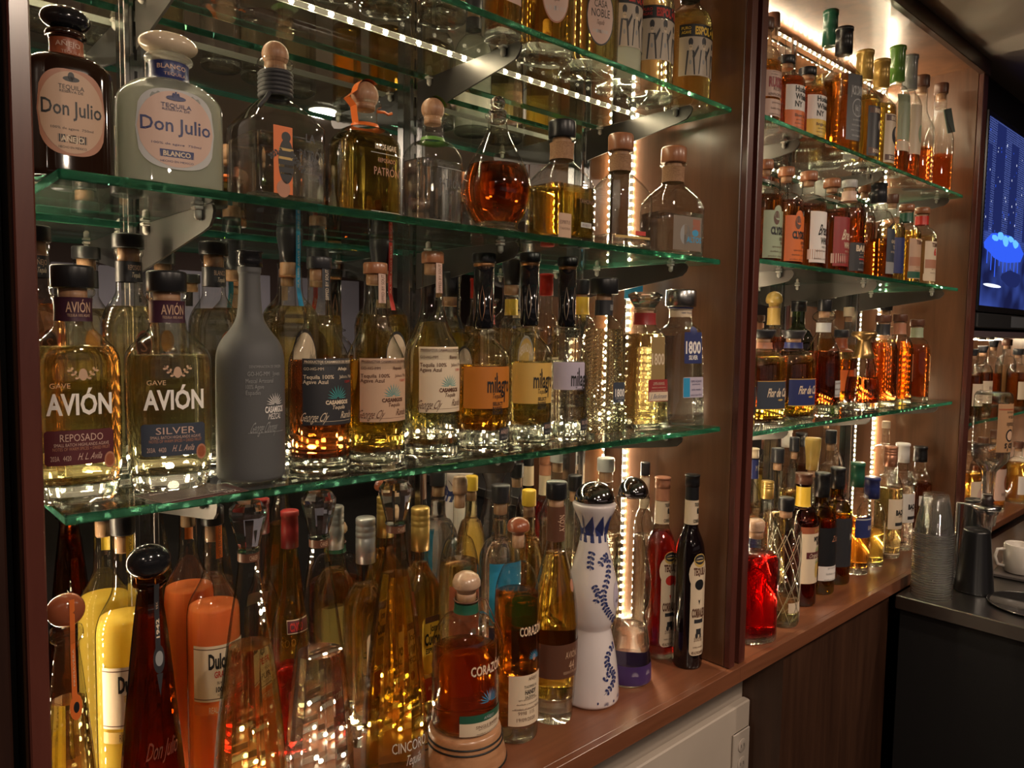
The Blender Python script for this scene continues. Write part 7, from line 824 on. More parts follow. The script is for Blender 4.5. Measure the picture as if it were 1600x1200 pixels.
 {'liq': ('cola', 0.56), 'cap': ('cyl', 'black', 0.38), 'labs': [('label', 'rect', 0.6, 1.1, 0.17, 0.31, 'silver', 0, [('lines', 0.4, 0.9, 0.19, 0.29, 3, 'brown')])], 'nr': 0.34, 'ct': 0.9, 'n': 2, 'bs': 0.1, 'prof': [(0, 0.95), (0.01, 1), (0.03, 1), (0.1, 1.0), (0.4, 0.98), (0.53, 0.93), (0.58, 0.86), (0.64, 0.66), (0.7, 0.44), (0.72, 0.38), (0.8, 0.38), (0.815, 0.44), (0.83, 0.6), (0.86, 0.64), (0.89, 0.48), (0.9, 0.36), (0.91, 0.34), (0.92, 0.34)], 'band': [('neck_band', 0.72, 0.8, 'silver', [])], 'label': 'broad rum decanter with glass collar, black cap and small pale label', 'rz': -0.38, 'loc': (1.8563, 0.864, 1.4834), 'H': 0.2946, 'R': 0.0448, 'near': 611, 'group': 'bottles on the lower glass shelf of the right cabinet', 'shelf': 'r3'},
 {'liq': ('ruby', 0.62), 'cap': ('mush', 'gold', 0.55), 'labs': [], 'sb': 0.56, 'nb': 0.7, 'nr': 0.4, 'ct': 0.87, 'sty': 'dome', 'n': 3, 'bs': 0.03, 'band': [('gold_neck', 0.72, 0.86, 'gold', [])], 'label': 'tall rum decanter with golden mushroom stopper and gold neck', 'rz': -0.38, 'loc': (1.8537, 1.0, 1.4834), 'H': 0.3195, 'R': 0.039, 'near': 581, 'group': 'bottles on the lower glass shelf of the right cabinet', 'shelf': 'r3'},
 {'liq': ('deep', 0.6), 'cap': ('foil', 'black', 0.45), 'labs': [('label', 'rect', 0.35, 2.3, 0.1, 0.5, 'black', 0, [('r', 0.3, 1.9, 0.47, 0.48, 'silver'), ('t', 'THOMAS', 0.3, 0.43, 1.2, 0.05, 'silver')])], 'sb': 0.58, 'nb': 0.74, 'nr': 0.38, 'ct': 0.9, 'sty': 'dome', 'n': 2, 'bs': 0.03, 'g': 'green', 'label': 'dark green bottle with black framed label behind the rums', 'rz': -0.38, 'loc': (2.0086, 1.008, 1.4834), 'H': 0.3002, 'R': 0.0448, 'near': 550, 'group': 'bottles on the lower glass shelf of the right cabinet', 'shelf': 'r3'},
 {'liq': ('deep', 0.6), 'cap': ('cyl', 'charcoal', 0.46), 'labs': [('label', 'rect', 0.35, 2.3, 0.18, 0.46, 'orange', 0, [('r', 0.7, 0.9, 0.18, 0.48, 'white'), ('o', 0.75, 0.5, 0.32, 0.16, 'grey'), ('o', 0.75, 0.35, 0.33, 0.1, 'white')])], 'sb': 0.58, 'nb': 0.74, 'nr': 0.38, 'ct': 0.9, 'sty': 'dome', 'n': 2, 'bs': 0.03, 'band': [('neck_label', 0.7, 0.88, 'rust', [])], 'label': 'rum bottle with orange and white label behind the broad decanter', 'rz': -0.38, 'loc': (2.2512, 0.992, 1.4834), 'H': 0.2227, 'R': 0.0448, 'near': 514, 'group': 'bottles on the lower glass shelf of the right cabinet', 'shelf': 'r3'},
 {'liq': ('cola', 0.42), 'cap': ('cone', 'gold', 0.55), 'labs': [], 'nr': 0.5, 'ct': 0.66, 'n': 2, 'bs': 0.1, 'cork': False, 'prof': [(0, 0.93), (0.01, 0.97), (0.03, 0.98), (0.1, 1.0), (0.3, 0.97), (0.45, 0.86), (0.6, 0.66), (0.66, 0.56), (0.7, 0.5)], 'label': 'short decanter with a large golden cone stopper', 'rz': -0.38, 'loc': (2.1039, 0.864, 1.4834), 'H': 0.2165, 'R': 0.0448, 'near': 562, 'group': 'bottles on the lower glass shelf of the right cabinet', 'shelf': 'r3'},
 {'liq': ('ruby', 0.7), 'cap': ('cyl', 'brown', 0.5), 'labs': [('label', 'rect', 0.95, 0.7, 0.26, 0.56, 'slate', 0, [('t', 'APPLETON', 0.95, 0.49, 0.5, 0.03, 'brown'), ('t', '8', 0.95, 0.42, 0.12, 0.05, 'brown'), ('lines', 0.95, 0.5, 0.28, 0.36, 3, 'brown')])], 'sb': 0.58, 'nb': 0.76, 'nr': 0.42, 'ct': 0.92, 'sty': 'dome', 'n': 2, 'bs': 0.07, 'band': [('neck_label', 0.78, 0.9, 'charcoal', [])], 'label': 'amber-red rum bottle with slate strip label and grey neck label', 'rz': -0.38, 'loc': (2.2514, 0.872, 1.4834), 'H': 0.2662, 'R': 0.0419, 'near': 534, 'group': 'bottles on the lower glass shelf of the right cabinet', 'shelf': 'r3'},
 {'liq': ('ruby', 0.7), 'cap': ('cyl', 'brown', 0.5), 'labs': [('label', 'rect', 0.95, 0.7, 0.26, 0.56, 'white', 0, [('t', 'APPLETON', 0.95, 0.49, 0.5, 0.03, 'brown'), ('t', '8', 0.95, 0.42, 0.12, 0.05, 'brown'), ('lines', 0.95, 0.5, 0.28, 0.36, 3, 'brown')])], 'sb': 0.58, 'nb': 0.76, 'nr': 0.42, 'ct': 0.92, 'sty': 'dome', 'n': 2, 'bs': 0.07, 'band': [('neck_label', 0.78, 0.9, 'copper', [])], 'label': 'amber-red rum bottle with white strip label and orange neck label', 'rz': -0.38, 'loc': (2.3757, 0.872, 1.4834), 'H': 0.2713, 'R': 0.0397, 'near': 515, 'group': 'bottles on the lower glass shelf of the right cabinet', 'shelf': 'r3'},
 {'liq': ('ruby', 0.7), 'cap': ('cyl', 'brown', 0.5), 'labs': [('label', 'rect', 0.95, 0.7, 0.26, 0.56, 'white', 0, [('t', 'APPLETON', 0.95, 0.49, 0.5, 0.03, 'brown'), ('t', '8', 0.95, 0.42, 0.12, 0.05, 'brown'), ('lines', 0.95, 0.5, 0.28, 0.36, 3, 'brown')])], 'sb': 0.58, 'nb': 0.76, 'nr': 0.42, 'ct': 0.92, 'sty': 'dome', 'n': 2, 'bs': 0.07, 'band': [('neck_label', 0.78, 0.9, 'sage', [])], 'label': 'dark rum bottle with white strip label and green neck label, last on its shelf', 'rz': -0.38, 'loc': (2.5154, 0.872, 1.4834), 'H': 0.259, 'R': 0.041, 'near': 494, 'group': 'bottles on the lower glass shelf of the right cabinet', 'shelf': 'r3'},
 {'liq': ('gold', 0.6), 'cap': ('cyl', 'cream', 0.5), 'labs': [], 'sb': 0.58, 'nb': 0.74, 'nr': 0.38, 'ct': 0.9, 'sty': 'dome', 'n': 2, 'bs': 0.03, 'label': 'clear-necked bottle behind the broad decanter, whitish cap', 'rz': -0.38, 'loc': (2.3507, 1.016, 1.4834), 'H': 0.2937, 'R': 0.0313, 'near': 495, 'group': 'bottles on the lower glass shelf of the right cabinet', 'shelf': 'r3'},
 {'liq': ('amber', 0.6), 'cap': ('cyl', 'black', 0.5), 'labs': [], 'sb': 0.58, 'nb': 0.74, 'nr': 0.38, 'ct': 0.9, 'sty': 'dome', 'n': 2, 'bs': 0.03, 'label': 'tall bottle with black cap rising behind the slate-strip rum', 'rz': -0.38, 'loc': (2.6201, 1.008, 1.4834), 'H': 0.3239, 'R': 0.0389, 'near': 461, 'group': 'bottles on the lower glass shelf of the right cabinet', 'shelf': 'r3'},
 {'liq': ('red', 0.72), 'cap': ('mushcork', 'tan', 0.36), 'labs': [], 'sb': 0.64, 'nb': 0.76, 'nr': 0.36, 'ct': 0.9, 'sty': 'dome', 'n': 2.6, 'bs': 0.06, 'q': 0.8, 'figure': 1, 'label': 'red-filled decanter with cork and an inner glass figure, at the divider', 'rz': -0.38, 'loc': (1.5162, 0.84, 1.0002), 'H': 0.2733, 'R': 0.0526, 'near': 688, 'group': 'bottles on the counter of the right cabinet', 'shelf': 'rc'},
 {'liq': ('gold', 0.12), 'cap': ('screw', 'gold', 0.42), 'labs': [('label', 'rect', 0.35, 2.3, 0.18, 0.44, 'charcoal', 0, [('t', 'Flor de Caña', 0.3, 0.33, 1.3, 0.06, 'cream', {'slant': 0.2})])], 'sb': 0.56, 'nb': 0.76, 'nr': 0.36, 'ct': 0.86, 'sty': 'slope', 'n': 2, 'bs': 0.05, 'label': 'clear rum bottle with golden ribbed cap behind the red decanter', 'rz': -0.38, 'loc': (1.7375, 0.936, 1.0002), 'H': 0.3175, 'R': 0.0374, 'near': 609, 'group': 'bottles on the counter of the right cabinet', 'shelf': 'rc'},
 {'liq': ('straw', 0.2), 'cap': ('cyl', 'black', 0.5), 'labs': [('label', 'rect', 0.35, 1.4, 0.12, 0.2, 'cream', 0, [])], 'sb': 0.72, 'nb': 0.84, 'nr': 0.46, 'ct': 0.9, 'sty': 'dome', 'n': 2, 'bs': 0.05, 'net': 1, 'label': 'clear bottle wrapped in a wire net with black cap', 'rz': -0.38, 'loc': (1.6513, 0.84, 1.0002), 'H': 0.3038, 'R': 0.0374, 'near': 653, 'group': 'bottles on the counter of the right cabinet', 'shelf': 'rc'},
 {'liq': ('deep', 0.66), 'cap': ('foil', 'brown', 0.5), 'labs': [('label', 'rect', 0.35, 2.3, 0.18, 0.56, 'cream', 0, [('t', "MYERS'S", 0.6, 0.52, 1.0, 0.035, 'black', {'bold': 0.05}), ('t', 'RUM', 0.6, 0.485, 0.5, 0.03, 'black', {'bold': 0.05}), ('a', 0.5, 0.42, 0.4, 'green'), ('r', 0.5, 1.8, 0.37, 0.42, 'maroon'), ('t', 'Original Dark', 0.5, 0.395, 1.4, 0.035, 'cream', {'slant': 0.3}), ('o', 0.5, 0.5, 0.28, 0.13, 'gold'), ('a', 0.5, 0.33, 0.35, 'green')]), ('top_label', 'rect', 0.35, 2.3, 0.56, 0.61, 'rust', 0, [('t', 'JAMAICA', 0.6, 0.585, 1.0, 0.025, 'gold')])], 'sb': 0.6, 'nb': 0.74, 'nr': 0.42, 'ct': 0.92, 'sty': 'dome', 'n': 2, 'bs': 0.03, 'g': 'brown', 'band': [('neck_label', 0.75, 0.9, 'yellow', [])], 'label': 'dark rum bottle with yellow neck label and pineapple picture label', 'rz': -0.38, 'loc': (1.8175, 0.88, 1.0002), 'H': 0.3362, 'R': 0.0401, 'near': 605, 'group': 'bottles on the counter of the right cabinet', 'shelf': 'rc'},
 {'liq': ('honey', 0.62), 'cap': ('foil', 'black', 0.48), 'labs': [('label', 'rect', 0.35, 2.3, 0.24, 0.56, 'black', 0, [('t', 'Zacapa', 0.6, 0.47, 1.0, 0.05, 'copper', {'slant': 0.3})]), ('lower_label', 'rect', 0.35, 2.3, 0.12, 0.24, 'white', 0, [('lines', 0.4, 1.6, 0.13, 0.23, 3, 'grey')])], 'sb': 0.58, 'nb': 0.72, 'nr': 0.42, 'ct': 0.8, 'sty': 'dome', 'n': 2, 'bs': 0.03, 'g': 'olive', 'label': 'dark gold rum bottle with black capsule and torn white lower label', 'rz': -0.38, 'loc': (1.9418, 0.888, 1.0002), 'H': 0.322, 'R': 0.04, 'near': 578, 'group': 'bottles on the counter of the right cabinet', 'shelf': 'rc'},
 {'liq': ('deep', 0.6), 'cap': ('foil', 'black', 0.46), 'labs': [('label', 'rect', 0.35, 2.3, 0.16, 0.58, 'charcoal', 0, [('o', 1.0, 0.7, 0.38, 0.13, 'red'), ('t', 'Havana', 0.75, 0.42, 0.9, 0.05, 'cream', {'bold': 0.05}), ('t', 'Club', 0.95, 0.365, 0.5, 0.05, 'cream', {'bold': 0.05})])], 'sb': 0.58, 'nb': 0.72, 'nr': 0.4, 'ct': 0.82, 'sty': 'dome', 'n': 2, 'bs': 0.03, 'g': 'olive', 'label': 'olive rum bottle with slanted black label and red disc', 'rz': -0.38, 'loc': (2.0522, 0.896, 1.0002), 'H': 0.3222, 'R': 0.0413, 'near': 555, 'group': 'bottles on the counter of the right cabinet', 'shelf': 'rc'},
 {'liq': ('whiskey', 0.5), 'cap': ('foil', 'dkgreen', 0.46), 'labs': [('label', 'rect', 0.35, 2.3, 0.34, 0.52, 'navy', 0, [('r', 0.3, 2.2, 0.5, 0.51, 'silver'), ('t', 'BARCELO', 0.6, 0.43, 0.9, 0.04, 'cream')]), ('sticker', 'oval', 0.9, 0.6, 0.22, 0.28, 'white', 0, [])], 'sb': 0.58, 'nb': 0.72, 'nr': 0.44, 'ct': 0.78, 'sty': 'dome', 'n': 2, 'bs': 0.06, 'label': 'rum bottle with navy label and long dark green cap', 'rz': -0.38, 'loc': (2.182, 0.896, 1.0002), 'H': 0.3226, 'R': 0.0409, 'near': 533, 'group': 'bottles on the counter of the right cabinet', 'shelf': 'rc'},
 {'liq': ('honey', 0.42), 'cap': ('foil', 'navy', 0.54), 'labs': [('label', 'rect', 0.8, 0.9, 0.16, 0.5, 'cream', 0, [('t', 'BACARDI', 0.8, 0.42, 0.7, 0.04, 'brown', {'bold': 0.03})])], 'sb': 0.54, 'nb': 0.7, 'nr': 0.46, 'ct': 0.76, 'sty': 'dome', 'n': 2, 'bs': 0.05, 'label': 'small rum bottle with navy capsule and cream strip label', 'rz': -0.38, 'loc': (2.2901, 0.896, 1.0002), 'H': 0.2662, 'R': 0.0402, 'near': 516, 'group': 'bottles on the counter of the right cabinet', 'shelf': 'rc'},
 {'liq': ('gold', 0.62), 'cap': ('screw', 'copper', 0.5), 'labs': [('label', 'rect', 0.35, 2.1, 0.27, 0.54, 'cream', 0, [('t', 'BACARDI', 0.55, 0.42, 1.35, 0.045, 'black', {'bold': 0.06}), ('t', 'SUPERIOR', 0.55, 0.385, 0.8, 0.018, 'brown'), ('o', 1.0, 0.6, 0.5, 0.085, 'red'), ('o', 1.0, 0.45, 0.5, 0.06, 'charcoal'), ('r', 0.5, 1.3, 0.3, 0.33, 'charcoal')])], 'sb': 0.58, 'nb': 0.74, 'nr': 0.4, 'ct': 0.82, 'sty': 'dome', 'n': 2, 'bs': 0.05, 'rz': -0.5, 'label': 'gold rum bottle with cream label, black lettering and bronze ribbed cap', 'loc': (2.4207, 0.896, 1.0002), 'H': 0.347, 'R': 0.0396, 'near': 497, 'group': 'bottles on the counter of the right cabinet', 'shelf': 'rc'},
 {'liq': ('water', 0.6), 'cap': ('foil', 'white', 0.5), 'labs': [('label', 'rect', 0.35, 2.1, 0.27, 0.54, 'white', 0, [('t', 'BACARDI', 0.55, 0.42, 1.35, 0.045, 'black', {'bold': 0.06}), ('t', 'SUPERIOR', 0.55, 0.385, 0.8, 0.018, 'brown'), ('o', 1.0, 0.6, 0.5, 0.085, 'red'), ('o', 1.0, 0.45, 0.5, 0.06, 'charcoal'), ('r', 0.5, 1.3, 0.3, 0.33, 'charcoal')])], 'sb': 0.58, 'nb': 0.74, 'nr': 0.4, 'ct': 0.82, 'sty': 'dome', 'n': 2, 'bs': 0.05, 'rz': -0.5, 'label': 'white rum bottle with white cap half hidden by the cup stack', 'loc': (2.5406, 0.904, 1.0002), 'H': 0.3452, 'R': 0.0408, 'near': 479, 'group': 'bottles on the counter of the right cabinet', 'shelf': 'rc'},
 {'liq': ('cola', 0.62), 'cap': ('foil', 'black', 0.52), 'labs': [('label', 'rect', 0.35, 2.3, 0.4, 0.5, 'white', 0, [])], 'sb': 0.58, 'nb': 0.74, 'nr': 0.42, 'ct': 0.84, 'sty': 'dome', 'n': 2, 'bs': 0.03, 'label': 'dark rum bottle with black and white capsule above the cup stack', 'rz': -0.38, 'loc': (2.6743, 0.896, 1.0002), 'H': 0.3233, 'R': 0.0399, 'near': 463, 'group': 'bottles on the counter of the right cabinet', 'shelf': 'rc'},
 {'liq': ('straw', 0.5), 'cap': ('foil', 'cream', 0.5), 'labs': [('label', 'rect', 0.35, 2.3, 0.2, 0.5, 'navy', 0, [])], 'sb': 0.5, 'nb': 0.7, 'nr': 0.5, 'ct': 0.93, 'sty': 'dome', 'n': 2, 'bs': 0.03, 'band': [('neck_label', 0.78, 0.92, 'navy', [('t', "MYERS'S", 0.3, 0.86, 0.8, 0.04, 'cream')])], 'label': 'rum bottle with blue and white neck label at the divider', 'rz': -0.38, 'loc': (1.8486, 1.04, 1.0002), 'H': 0.3774, 'R': 0.0287, 'near': 564, 'group': 'bottles on the counter of the right cabinet', 'shelf': 'rc'},
 {'liq': ('gold', 0.55), 'cap': ('cyl', 'charcoal', 0.5), 'labs': [], 'sb': 0.58, 'nb': 0.74, 'nr': 0.38, 'ct': 0.9, 'sty': 'dome', 'n': 2, 'bs': 0.03, 'cork': True, 'label': 'broad bottle with cork in a clear neck behind the net-wrapped one', 'rz': -0.38, 'loc': (1.8605, 0.976, 1.0002), 'H': 0.3843, 'R': 0.0345, 'near': 575, 'group': 'bottles on the counter of the right cabinet', 'shelf': 'rc'},
 {'liq': ('honey', 0.62), 'cap': ('cyl', 'charcoal', 0.4), 'labs': [], 'sb': 0.58, 'nb': 0.74, 'nr': 0.3, 'ct': 0.9, 'sty': 'dome', 'n': 2, 'bs': 0.03, 'cork': True, 'label': 'tall clear bottle with cork and pour spout behind the pineapple-labelled rum', 'rz': -0.38, 'loc': (1.9998, 1.0, 1.0002), 'H': 0.3991, 'R': 0.0344, 'near': 545, 'group': 'bottles on the counter of the right cabinet', 'shelf': 'rc'},
 {'liq': ('red', 0.4), 'cap': ('flare', 'gold', 0.62), 'labs': [], 'sb': 0.5, 'nb': 0.66, 'nr': 0.42, 'ct': 0.76, 'sty': 'dome', 'n': 2, 'bs': 0.03, 'label': 'bottle with tall flared golden stopper in the back row', 'rz': -0.38, 'loc': (2.0964, 0.992, 1.0002), 'H': 0.3899, 'R': 0.0351, 'near': 530, 'group': 'bottles on the counter of the right cabinet', 'shelf': 'rc'},
 {'liq': ('pale', 0.3), 'cap': ('cyl', 'charcoal', 0.36), 'labs': [], 'sb': 0.56, 'nb': 0.74, 'nr': 0.3, 'ct': 0.9, 'sty': 'dome', 'n': 2, 'bs': 0.03, 'loop': 1, 'label': 'clear bottle with a glass loop handle behind the olive ones', 'rz': -0.38, 'loc': (2.2298, 1.0, 1.0002), 'H': 0.401, 'R': 0.0448, 'near': 508, 'group': 'bottles on the counter of the right cabinet', 'shelf': 'rc'},
 {'liq': ('water', 0.4), 'cap': ('cyl', 'cream', 0.3), 'labs': [], 'sb': 0.62, 'nb': 0.8, 'nr': 0.24, 'ct': 0.94, 'sty': 'dome', 'n': 2, 'bs': 0.03, 'label': 'large clear bottle in front of the vertical light strip', 'rz': -0.38, 'loc': (2.6477, 1.0, 1.0002), 'H': 0.3989, 'R': 0.0448, 'near': 452, 'group': 'bottles on the counter of the right cabinet', 'shelf': 'rc'},
 {'liq': ('whiskey', 0.62), 'cap': ('flare', 'charcoal', 0.46), 'labs': [('label', 'rect', 0.35, 2.3, 0.18, 0.5, 'cream', 0, [('t', 'RARE', 0.4, 0.4, 1.0, 0.05, 'brown'), ('lines', 0.4, 1.4, 0.22, 0.33, 3, 'brown')])], 'sb': 0.58, 'nb': 0.74, 'nr': 0.38, 'ct': 0.9, 'sty': 'dome', 'n': 2, 'bs': 0.03, 'label': 'whiskey bottle with cream label and dark stopper at the left of the television shelf', 'rz': -0.38, 'loc': (3.0234, 0.856, 1.3998), 'H': 0.2484, 'R': 0.0355, 'near': 432, 'group': 'bottles on the glass shelf under the television', 'shelf': 't1'},
 {'liq': ('whiskey', 0.62), 'cap': ('flare', 'charcoal', 0.46), 'labs': [('label', 'rect', 0.35, 2.3, 0.18, 0.5, 'cream', 0, [('t', 'RARE', 0.4, 0.4, 1.0, 0.05, 'brown'), ('lines', 0.4, 1.4, 0.22, 0.33, 3, 'brown')])], 'sb': 0.58, 'nb': 0.74, 'nr': 0.38, 'ct': 0.9, 'sty': 'dome', 'n': 2, 'bs': 0.03, 'label': 'whiskey bottle with broad cream label beside the first television-shelf bottle', 'rz': -0.38, 'loc': (3.162, 0.864, 1.3998), 'H': 0.2594, 'R': 0.0366, 'near': 417, 'group': 'bottles on the glass shelf under the television', 'shelf': 't1'},
 {'liq': ('ruby', 0.5), 'cap': ('flare', 'charcoal', 0.5), 'labs': [], 'sb': 0.58, 'nb': 0.74, 'nr': 0.38, 'ct': 0.9, 'sty': 'dome', 'n': 2, 'bs': 0.03, 'label': 'tall clear-necked bottle on the television shelf', 'rz': -0.38, 'loc': (3.6552, 0.96, 1.3998), 'H': 0.2781, 'R': 0.0369, 'near': 364, 'group': 'bottles on the glass shelf under the television', 'shelf': 't1'},
 {'liq': ('straw', 0.6), 'cap': ('cyl', 'brown', 0.5), 'labs': [], 'sb': 0.58, 'nb': 0.74, 'nr': 0.38, 'ct': 0.9, 'sty': 'dome', 'n': 2, 'bs': 0.03, 'label': 'pale yellow bottle lit from behind on the television shelf', 'rz': -0.38, 'loc': (3.8514, 0.96, 1.3998), 'H': 0.2844, 'R': 0.0405, 'near': 350, 'group': 'bottles on the glass shelf under the television', 'shelf': 't1'},
 {'liq': ('deep', 0.6), 'cap': ('cyl', 'charcoal', 0.5), 'labs': [('label', 'rect', 0.35, 2.3, 0.15, 0.45, 'cream', 0, [])], 'sb': 0.58, 'nb': 0.74, 'nr': 0.38, 'ct': 0.9, 'sty': 'dome', 'n': 2, 'bs': 0.03, 'label': 'dark whiskey bottle with wide cap behind the upturned vodka', 'rz': -0.38, 'loc': (3.6359, 0.864, 1.3998), 'H': 0.2453, 'R': 0.0376, 'near': 374, 'group': 'bottles on the glass shelf under the television', 'shelf': 't1'},
 {'liq': ('amber', 0.65), 'cap': ('cyl', 'brown', 0.46), 'labs': [('label', 'rect', 0.35, 2.3, 0.18, 0.55, 'cream', 0, [('o', 0.4, 1.2, 0.36, 0.25, 'pink')])], 'sb': 0.58, 'nb': 0.74, 'nr': 0.38, 'ct': 0.9, 'sty': 'dome', 'n': 2, 'bs': 0.03, 'label': 'red-brown bourbon bottle with oval cream label left on the far counter', 'rz': -0.38, 'loc': (3.0378, 0.848, 1.0002), 'H': 0.3117, 'R': 0.0379, 'near': 427, 'group': 'bottles on the counter under the television', 'shelf': 't2'},
 {'liq': ('whiskey', 0.65), 'cap': ('cyl', 'brown', 0.46), 'labs': [('label', 'rect', 0.35, 2.3, 0.15, 0.55, 'white', 0, [('o', 0.5, 0.8, 0.35, 0.2, 'grey')])], 'sb': 0.58, 'nb': 0.74, 'nr': 0.38, 'ct': 0.9, 'sty': 'dome', 'n': 2, 'bs': 0.03, 'label': 'bourbon bottle with tall white label behind the black shakers', 'rz': -0.38, 'loc': (3.2284, 0.864, 1.0002), 'H': 0.3099, 'R': 0.0396, 'near': 406, 'group': 'bottles on the counter under the television', 'shelf': 't2'},
 {'liq': ('whiskey', 0.66), 'cap': ('cyl', 'brown', 0.46), 'labs': [('label', 'rect', 0.35, 2.3, 0.12, 0.52, 'pink', 0, [('o', 0.5, 0.8, 0.35, 0.2, 'rust'), ('t', 'WHISKEY', 0.4, 0.2, 1.2, 0.05, 'brown')])], 'sb': 0.58, 'nb': 0.74, 'nr': 0.38, 'ct': 0.9, 'sty': 'dome', 'n': 2, 'bs': 0.03, 'label': 'bourbon bottle with picture label between shaker and pourer', 'rz': -0.38, 'loc': (3.4501, 0.88, 1.0002), 'H': 0.3178, 'R': 0.0437, 'near': 385, 'group': 'bottles on the counter under the television', 'shelf': 't2'},
 {'liq': ('amber', 0.66), 'cap': ('cyl', 'brown', 0.46), 'labs': [('label', 'rect', 0.35, 2.3, 0.15, 0.45, 'white', 0, [])], 'sb': 0.58, 'nb': 0.74, 'nr': 0.38, 'ct': 0.9, 'sty': 'dome', 'n': 2, 'bs': 0.03, 'label': 'amber bottle with white label right of the pourer on the far counter', 'rz': -0.38, 'loc': (3.6572, 0.848, 1.0002), 'H': 0.2563, 'R': 0.0402, 'near': 370, 'group': 'bottles on the counter under the television', 'shelf': 't2'},
]
# ------------------------------------------------------------------ build the bottles
BASES = {}
for p in BOTTLES:
    p.setdefault('q', 1.0)
    typ = p['cap'][0] if p.get('cap') else None
    spec = p['cap'] if typ in ('mil', 'cone') else None
    if spec: p['cap'] = None
    root, B = bottle(p); H, R = p['H'], p['R']; ct = p['ct']*H; x0, y0, z0 = p['loc']
    if spec and typ == 'mil':
        p['cap'] = spec; rr = .39*R; m = P((.008, .008, .010), .08, 0, .5); mb = MB(); zt = H*.93
        mb.lathe([(ct+.001, rr*.9), (ct+.004, rr), (zt, rr)], m, 28)
        S2 = Bottle([(ct, rr, 2, 1), (zt, rr, 2, 1)], H, R); cm = P((.40, .20, .12) if 'orange' in p['label'] else (.45, .34, .26), .3, .6)
        for k in range(6):
            u = (k-2.5)*rr*1.02; a, b_ = ct+.012, ct+(zt-ct)*.70; w_ = rr*.36
            for sg in (-1, 1):
                pts = [(u+sg*w_*math.sin(PI*t_)*(1-t_*.45), a+(b_-a)*t_) for t_ in [i/10 for i in range(11)]]
                inn = [(u+sg*w_*.72*math.sin(PI*t_)*(1-t_*.45), a+(b_-a)*(t_*.97+.01)) for t_ in [i/10 for i in range(11)]]
                for i in range(10): S2.poly(mb, [pts[i], pts[i+1], inn[i+1], inn[i]], cm, .0004)
        mb.build('flame_stopper', root)
        mb = MB(); mb.lathe([(zt+.0005, rr*.98), (zt+.004, rr*1.04), (zt+.006, rr*.98)], P((.45, .24, .12), .3, .8), 28); mb.build('copper_collar', root)
        mb = MB(); mb.lathe([(zt+.0065, rr*1.12), (zt+.008, rr*1.16), (H-.002, rr*1.16), (H, rr*1.08)], P((.012, .012, .014), .3), 28); mb.build('cap', root)
    if spec and typ == 'cone':
        mb = MB(); m = P((.48, .30, .12), .3, .9)
        mb.lathe([(ct, R*.62), (ct+.002, R*.66), (ct+.2*(H-ct), R*.56), (ct+.62*(H-ct), R*.36), (ct+.72*(H-ct), R*.40), (ct+.84*(H-ct), R*.72), (ct+.92*(H-ct), R*.74), (H, R*.66)], m, 32); mb.build('cone_stopper', root)
    if p.get('ribbon'):
        m = P(INK[p['ribbon']], .22, 0, .4); mb = MB(); rb = max((H-ct)*.53, .42*R); nrr = p['nr']*R
        prof_ = [(-rb*math.cos(a)*1.03, H-rb+rb*math.sin(a)*1.03) for a in [PI*(.02+.5*i/8) for i in range(0, 15)]]
        if p['ribbon'] == 'orange': path = prof_[:12]; path = [(-nrr*1.05, .68*H), (-nrr*1.25, .80*H), (-nrr*1.85, .85*H)]+path
        else: path = prof_[5:]
        path = [q_ for q_ in path]
        for (a, b_) in zip(path, path[1:]):
            w_ = .30*R; mb.add([(a[0], -w_, a[1]), (b_[0], -w_, b_[1]), (b_[0], w_*.2, b_[1]), (a[0], w_*.2, a[1])], [(0, 1, 2, 3)], m, True)
        if p['ribbon'] == 'orange': mb.tube([(nrr, -.004, .80*H), (nrr+.010, -.006, .805*H), (nrr+.016, -.006, .795*H), (nrr+.022, -.006, .81*H)], .002, m, 6)
        mb.build('ribbon', root)
    if p.get('coil'):
        m = P((.035, .035, .04), .6); r_ = p['nr']*R*1.16
        mb = MB(); mb.tube([(r_*math.cos(a)*(1+.02*(i % 2)), r_*math.sin(a), H*(.66+.15*i/96)) for i, a in enumerate([2*PI*k/16 for k in range(97)])], .0030, m, 8)
        mb.tube([(-r_*.8, -r_*.8, .665*H), (-.45*R, -.40*R, .62*H), (-.72*R, -.62*R, .55*H)], .0026, m, 8); mb.build('neck_cord', root)
    if p.get('tagw'):
        mb = MB(); m = P((.12, .05, .03), .4, .3); mb.tube([(.36*R*math.cos(a), .36*R*math.sin(a), .815*H) for a in [2*PI*i/16 for i in range(16)]], .0014, m, 6, True)
        mb.tube([(.36*R, 0, .815*H), (.50*R, -.3*R, .82*H), (.62*R, -.5*R, .74*H), (.95*R, -.42*R, .60*H), (1.02*R, -.45*R, .52*H)], .001, m, 6)
        mb.lathe([(-.0015, .011), (.0015, .011)], m, 20, 0, 0); o = mb.build('hanging_medal', root)
    if p.get('tagh'):
        mb = MB(); m = P((.012, .03, .015), .5); cx = .36*R
        mb.tube([(cx*math.cos(a), cx*math.sin(a), .78*H) for a in [2*PI*i/12 for i in range(12)]], .0009, P((.4, .3, .2), .6), 5, True)
        mb.build('string', root)
        mb = MB(); mb.bbox((-.013, -.0022, -.075), (.013, .0022, 0), m, .0006); mb.build('hang_tag', root, (R*.34, -R*.30, .775*H), (0, -.25, -.2))
    if p.get('net'):
        mb = MB(); m = P((.55, .5, .42), .3, .8); st_ = B.st
        for d in (-1, 1):
            for k in range(7):
                pts = []
                for i in range(15):
                    z = H*(.03+.70*i/14); a = 2*PI*k/7+d*i*.16; r_, n_, q_ = interp(st_, z); pts.append(((r_+.0012)*math.cos(a), (r_+.0012)*math.sin(a), z))
                mb.tube(pts, .0007, m, 4)
        mb.build('wire_net', root)
